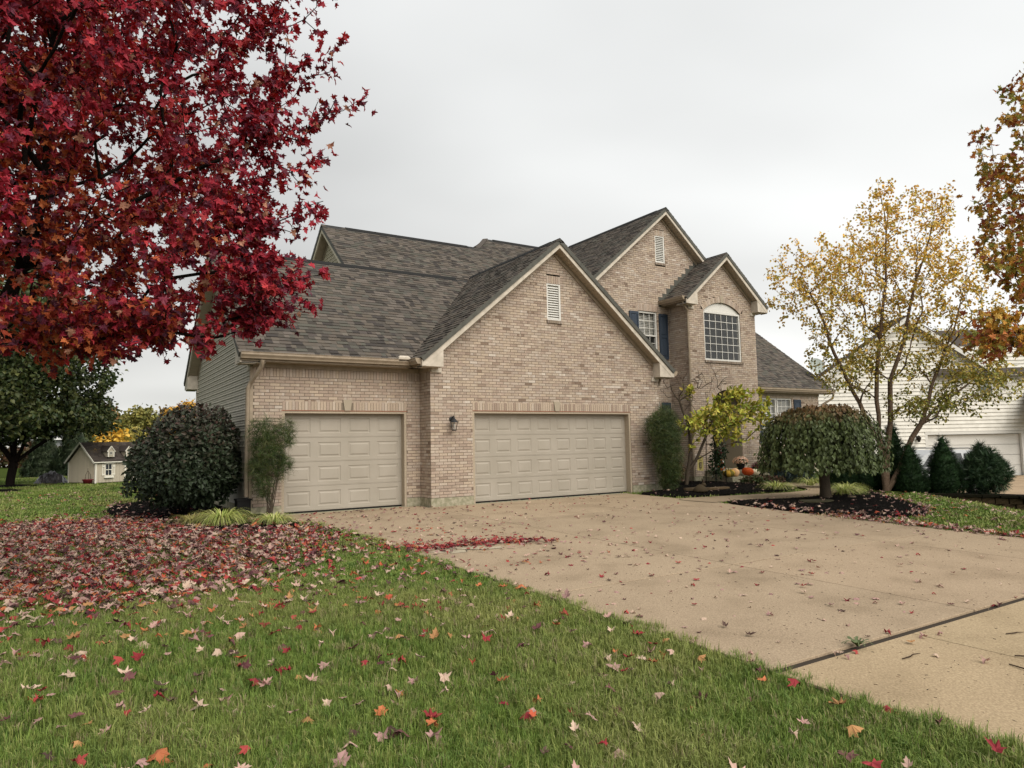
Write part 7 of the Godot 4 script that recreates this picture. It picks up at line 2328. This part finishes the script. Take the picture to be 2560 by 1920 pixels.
func fallen() -> void:
	var meshes := [maple_leaf(0.15, 0.25, 0.4), maple_leaf(1.3, 0.9, 0.3), maple_leaf(-1.0, 0.7, 0.4), maple_leaf(0.5, -1.1, 0.3)]
	var RED := [Color(0.24, 0.028, 0.034), Color(0.18, 0.018, 0.027), Color(0.31, 0.05, 0.045)]
	var PALE := [Color(0.36, 0.225, 0.195), Color(0.42, 0.285, 0.23), Color(0.30, 0.18, 0.165), Color(0.47, 0.35, 0.27)]
	var DARK := [Color(0.085, 0.03, 0.035), Color(0.12, 0.05, 0.05), Color(0.075, 0.045, 0.035)]
	var ORANGE := [Color(0.37, 0.12, 0.05), Color(0.34, 0.18, 0.075), Color(0.38, 0.08, 0.04)]
	var sets := [[RED, "bright red"], [PALE, "pinkish tan"], [DARK, "purple brown"], [ORANGE, "orange"]]
	var all := []
	# on the lawn and the left bed
	var nz := FastNoiseLite.new()
	nz.seed = 14; nz.frequency = 0.6
	for i in 80000:
		var x := rng.randf_range(-15.0, -2.4)
		var z := rng.randf_range(-16.0, 14.0)
		var dens := litter_density(x, z) * (1.0 + 0.8 * nz.get_noise_2d(x, z))
		if x > drive_left(z) and z > -0.5: dens = 0.0
		if rng.randf() * 205.0 > dens: continue
		var r := rng.randf()
		var s := 0 if r < 0.21 else (1 if r < 0.68 else (2 if r < 0.88 else 3))
		if z > 7.5: s = 0 if r < 0.2 else (1 if r < 0.62 else (2 if r < 0.78 else 3))
		all.append([x, z, s, 0])
	# on the paving: a drift near the lawn corner, a row along the right-hand lawn, strays elsewhere
	for i in 520:
		var f := rng.randf()
		var p := Vector2(-3.0, 5.0).lerp(Vector2(-0.9, 5.75), f) + Vector2(rng.randfn() * 0.15, 0.16 * sin(f * 7.0) + rng.randfn() * (0.13 + 0.09 * sin(f * 13.0)))
		all.append([p.x, p.y, 0 if rng.randf() < 0.55 else rng.randi() % 4, 1])
	for i in 150: all.append([-2.95 + absf(rng.randfn()) * 1.3, rng.randf_range(3.0, 7.2), 0 if rng.randf() < 0.4 else rng.randi() % 4, 1])
	for i in 1900:
		var x := rng.randf_range(-3.0, 5.2)
		var z := rng.randf_range(-0.2, 11.5)
		if rng.randf() < 0.25 + 0.75 * exp(-maxf(x + 1.5, 0.0) * 0.35) * clampf(1.3 - z * 0.09, 0.1, 1.0): all.append([x, z, 1 if rng.randf() < 0.45 else rng.randi() % 3, 1])
	for i in 45: all.append([rng.randf_range(-2.8, 3.0), rng.randf_range(11.4, 13.6), 1 if rng.randf() < 0.6 else rng.randi() % 4, 1])
	for i in 40: all.append([rng.randf_range(-3.0, -0.1), -0.42 + rng.randf() * 0.25, 2 if rng.randf() < 0.6 else 0, 1])
	for i in 520:
		var z := rng.randf_range(6.4, 12.0)
		all.append([drive_right(z) + rng.randfn() * 0.12 + 0.1, z, 1 if rng.randf() < 0.5 else rng.randi() % 4, 3])
	for i in 500:
		var q: Vector2 = bed_tree[rng.randi() % bed_tree.size()]
		if q.y > 4.2: all.append([q.x + rng.randfn() * 0.13, q.y + rng.randfn() * 0.13, 1 if rng.randf() < 0.55 else rng.randi() % 4, 2])
	for i in 700:
		var x := rng.randf_range(5.2, 13.0)
		var z := rng.randf_range(4.0, 13.0)
		if lawn_at(x, z): all.append([x, z, 1 if rng.randf() < 0.75 else 3, 3])
	for b in [bed_front, bed_tree, bed_left]:
		for p in scatter_in(b, 90): all.append([p.x, p.y, 1 if rng.randf() < 0.8 else rng.randi() % 3, 2])
	# the three hundred that show largest are things of their own
	var cam := Basis.from_euler(Vector3(0.0835, -0.565, -0.019), EULER_ORDER_YXZ)
	var order := []
	for i in all.size():
		var p := Vector3(all[i][0], gy(all[i][0], all[i][1]), all[i][1])
		var l := (p - eye) * cam
		if l.z < -0.5 and absf(l.x / l.z) < 0.72 and absf(l.y / l.z) < 0.54: order.append([-l.z, i])
	order.sort_custom(func(a, b): return a[0] < b[0])
	var own := {}
	for i in mini(300, order.size()): own[order[i][1]] = true
	var shared := {}
	var lists := []
	for k in 4: lists.append([[], []])
	for i in all.size():
		var e: Array = all[i]
		var x: float = e[0]
		var z: float = e[1]
		var on_grass: bool = e[3] == 0 or e[3] == 3
		var bed: bool = in_bed(x, z)
		var lift := rng.randf_range(0.005, 0.042) if on_grass and not bed else 0.008
		if bed: lift = 0.06 + 0.03 * rng.randf()
		if e[3] == 0 and litter_density(x, z) > 60.0: lift = rng.randf_range(0.03, 0.075)
		if e[3] == 1 and x < -0.8 and z > 4.8 and z < 6.1: lift = rng.randf_range(0.008, 0.06)
		var col: Color = jit(pick(sets[e[2]][0]), 0.2)
		var k := rng.randi() % 4
		var tilt := 0.35 if e[3] == 1 else 0.7
		var size := rng.randf_range(0.05, 0.108) * (0.75 if e[3] == 1 else 1.0)
		var bs := Basis.from_euler(Vector3(-PI / 2 + rng.randf_range(-tilt, tilt), rng.randf() * TAU, rng.randf_range(-tilt, tilt)), EULER_ORDER_YXZ).scaled(Vector3.ONE * size)
		var tf := Transform3D(bs, Vector3(x, gy(x, z) + lift, z))
		if own.has(i):
			var key := "%d_%d_%d" % [k, e[2], rng.randi() % 3]
			if not shared.has(key):
				var arr: Array = meshes[k].surface_get_arrays(0)
				var cc := PackedColorArray()
				for q in arr[Mesh.ARRAY_VERTEX].size(): cc.append(col)
				arr[Mesh.ARRAY_COLOR] = cc
				var am := ArrayMesh.new()
				am.add_surface_from_arrays(Mesh.PRIMITIVE_TRIANGLES, arr)
				shared[key] = am
			var o := MeshInstance3D.new()
			o.name = numbered("fallen_leaf")
			o.mesh = shared[key]
			o.material_override = M.litter
			add_child(o)
			o.transform = tf
			var where: String = "on bare concrete"
			if on_grass:
				where = "on open green grass"
				if x > -3.5: where = "on grass at the concrete edge"
				elif litter_density(x, z) > 40.0: where = "beside the thick leaf carpet"
			var kind: String = ["flat", "curled up", "cupped", "folded"][k]
			var big: String = "large" if size > 0.09 else "small"
			tag(o, "%s %s %s maple leaf lying %s" % [big, kind, sets[e[2]][1], where], "leaf", "%s %s %s leaves %s" % [big, kind, sets[e[2]][1], where])
		else:
			lists[k][0].append(tf); lists[k][1].append(col)
	# crumbs, seeds and bits of twig on the concrete
	var bit := MB.new()
	bit.box(Vector3(-0.5, 0.0, -0.12), Vector3(0.5, 0.12, 0.12))
	var bt := []
	var bc := []
	for i in 2600:
		var x := rng.randf_range(-2.9, 5.0)
		var z := rng.randf_range(0.2, 14.0)
		if i % 2: z = rng.randf_range(8.0, 14.0)
		bt.append(Transform3D(Basis(Vector3.UP, rng.randf() * TAU).scaled(Vector3.ONE * rng.randf_range(0.006, 0.022)), Vector3(x, -0.0135 * z + (0.0005 if z < 11.4 else -0.0115), z)))
		bc.append(jit(pick([Color(0.10, 0.07, 0.05), Color(0.2, 0.14, 0.09), Color(0.45, 0.36, 0.25), Color(0.06, 0.05, 0.04)]), 0.3))
	scatter(self, "debris", bit.mesh(), M.chip, bt, bc)
	var lt := struct_node("leaf_litter")
	lt.set_meta("kind", "stuff")
	for k in 4: scatter(lt, "fallen_leaf_scatter", meshes[k], M.litter, lists[k][0], lists[k][1], "")
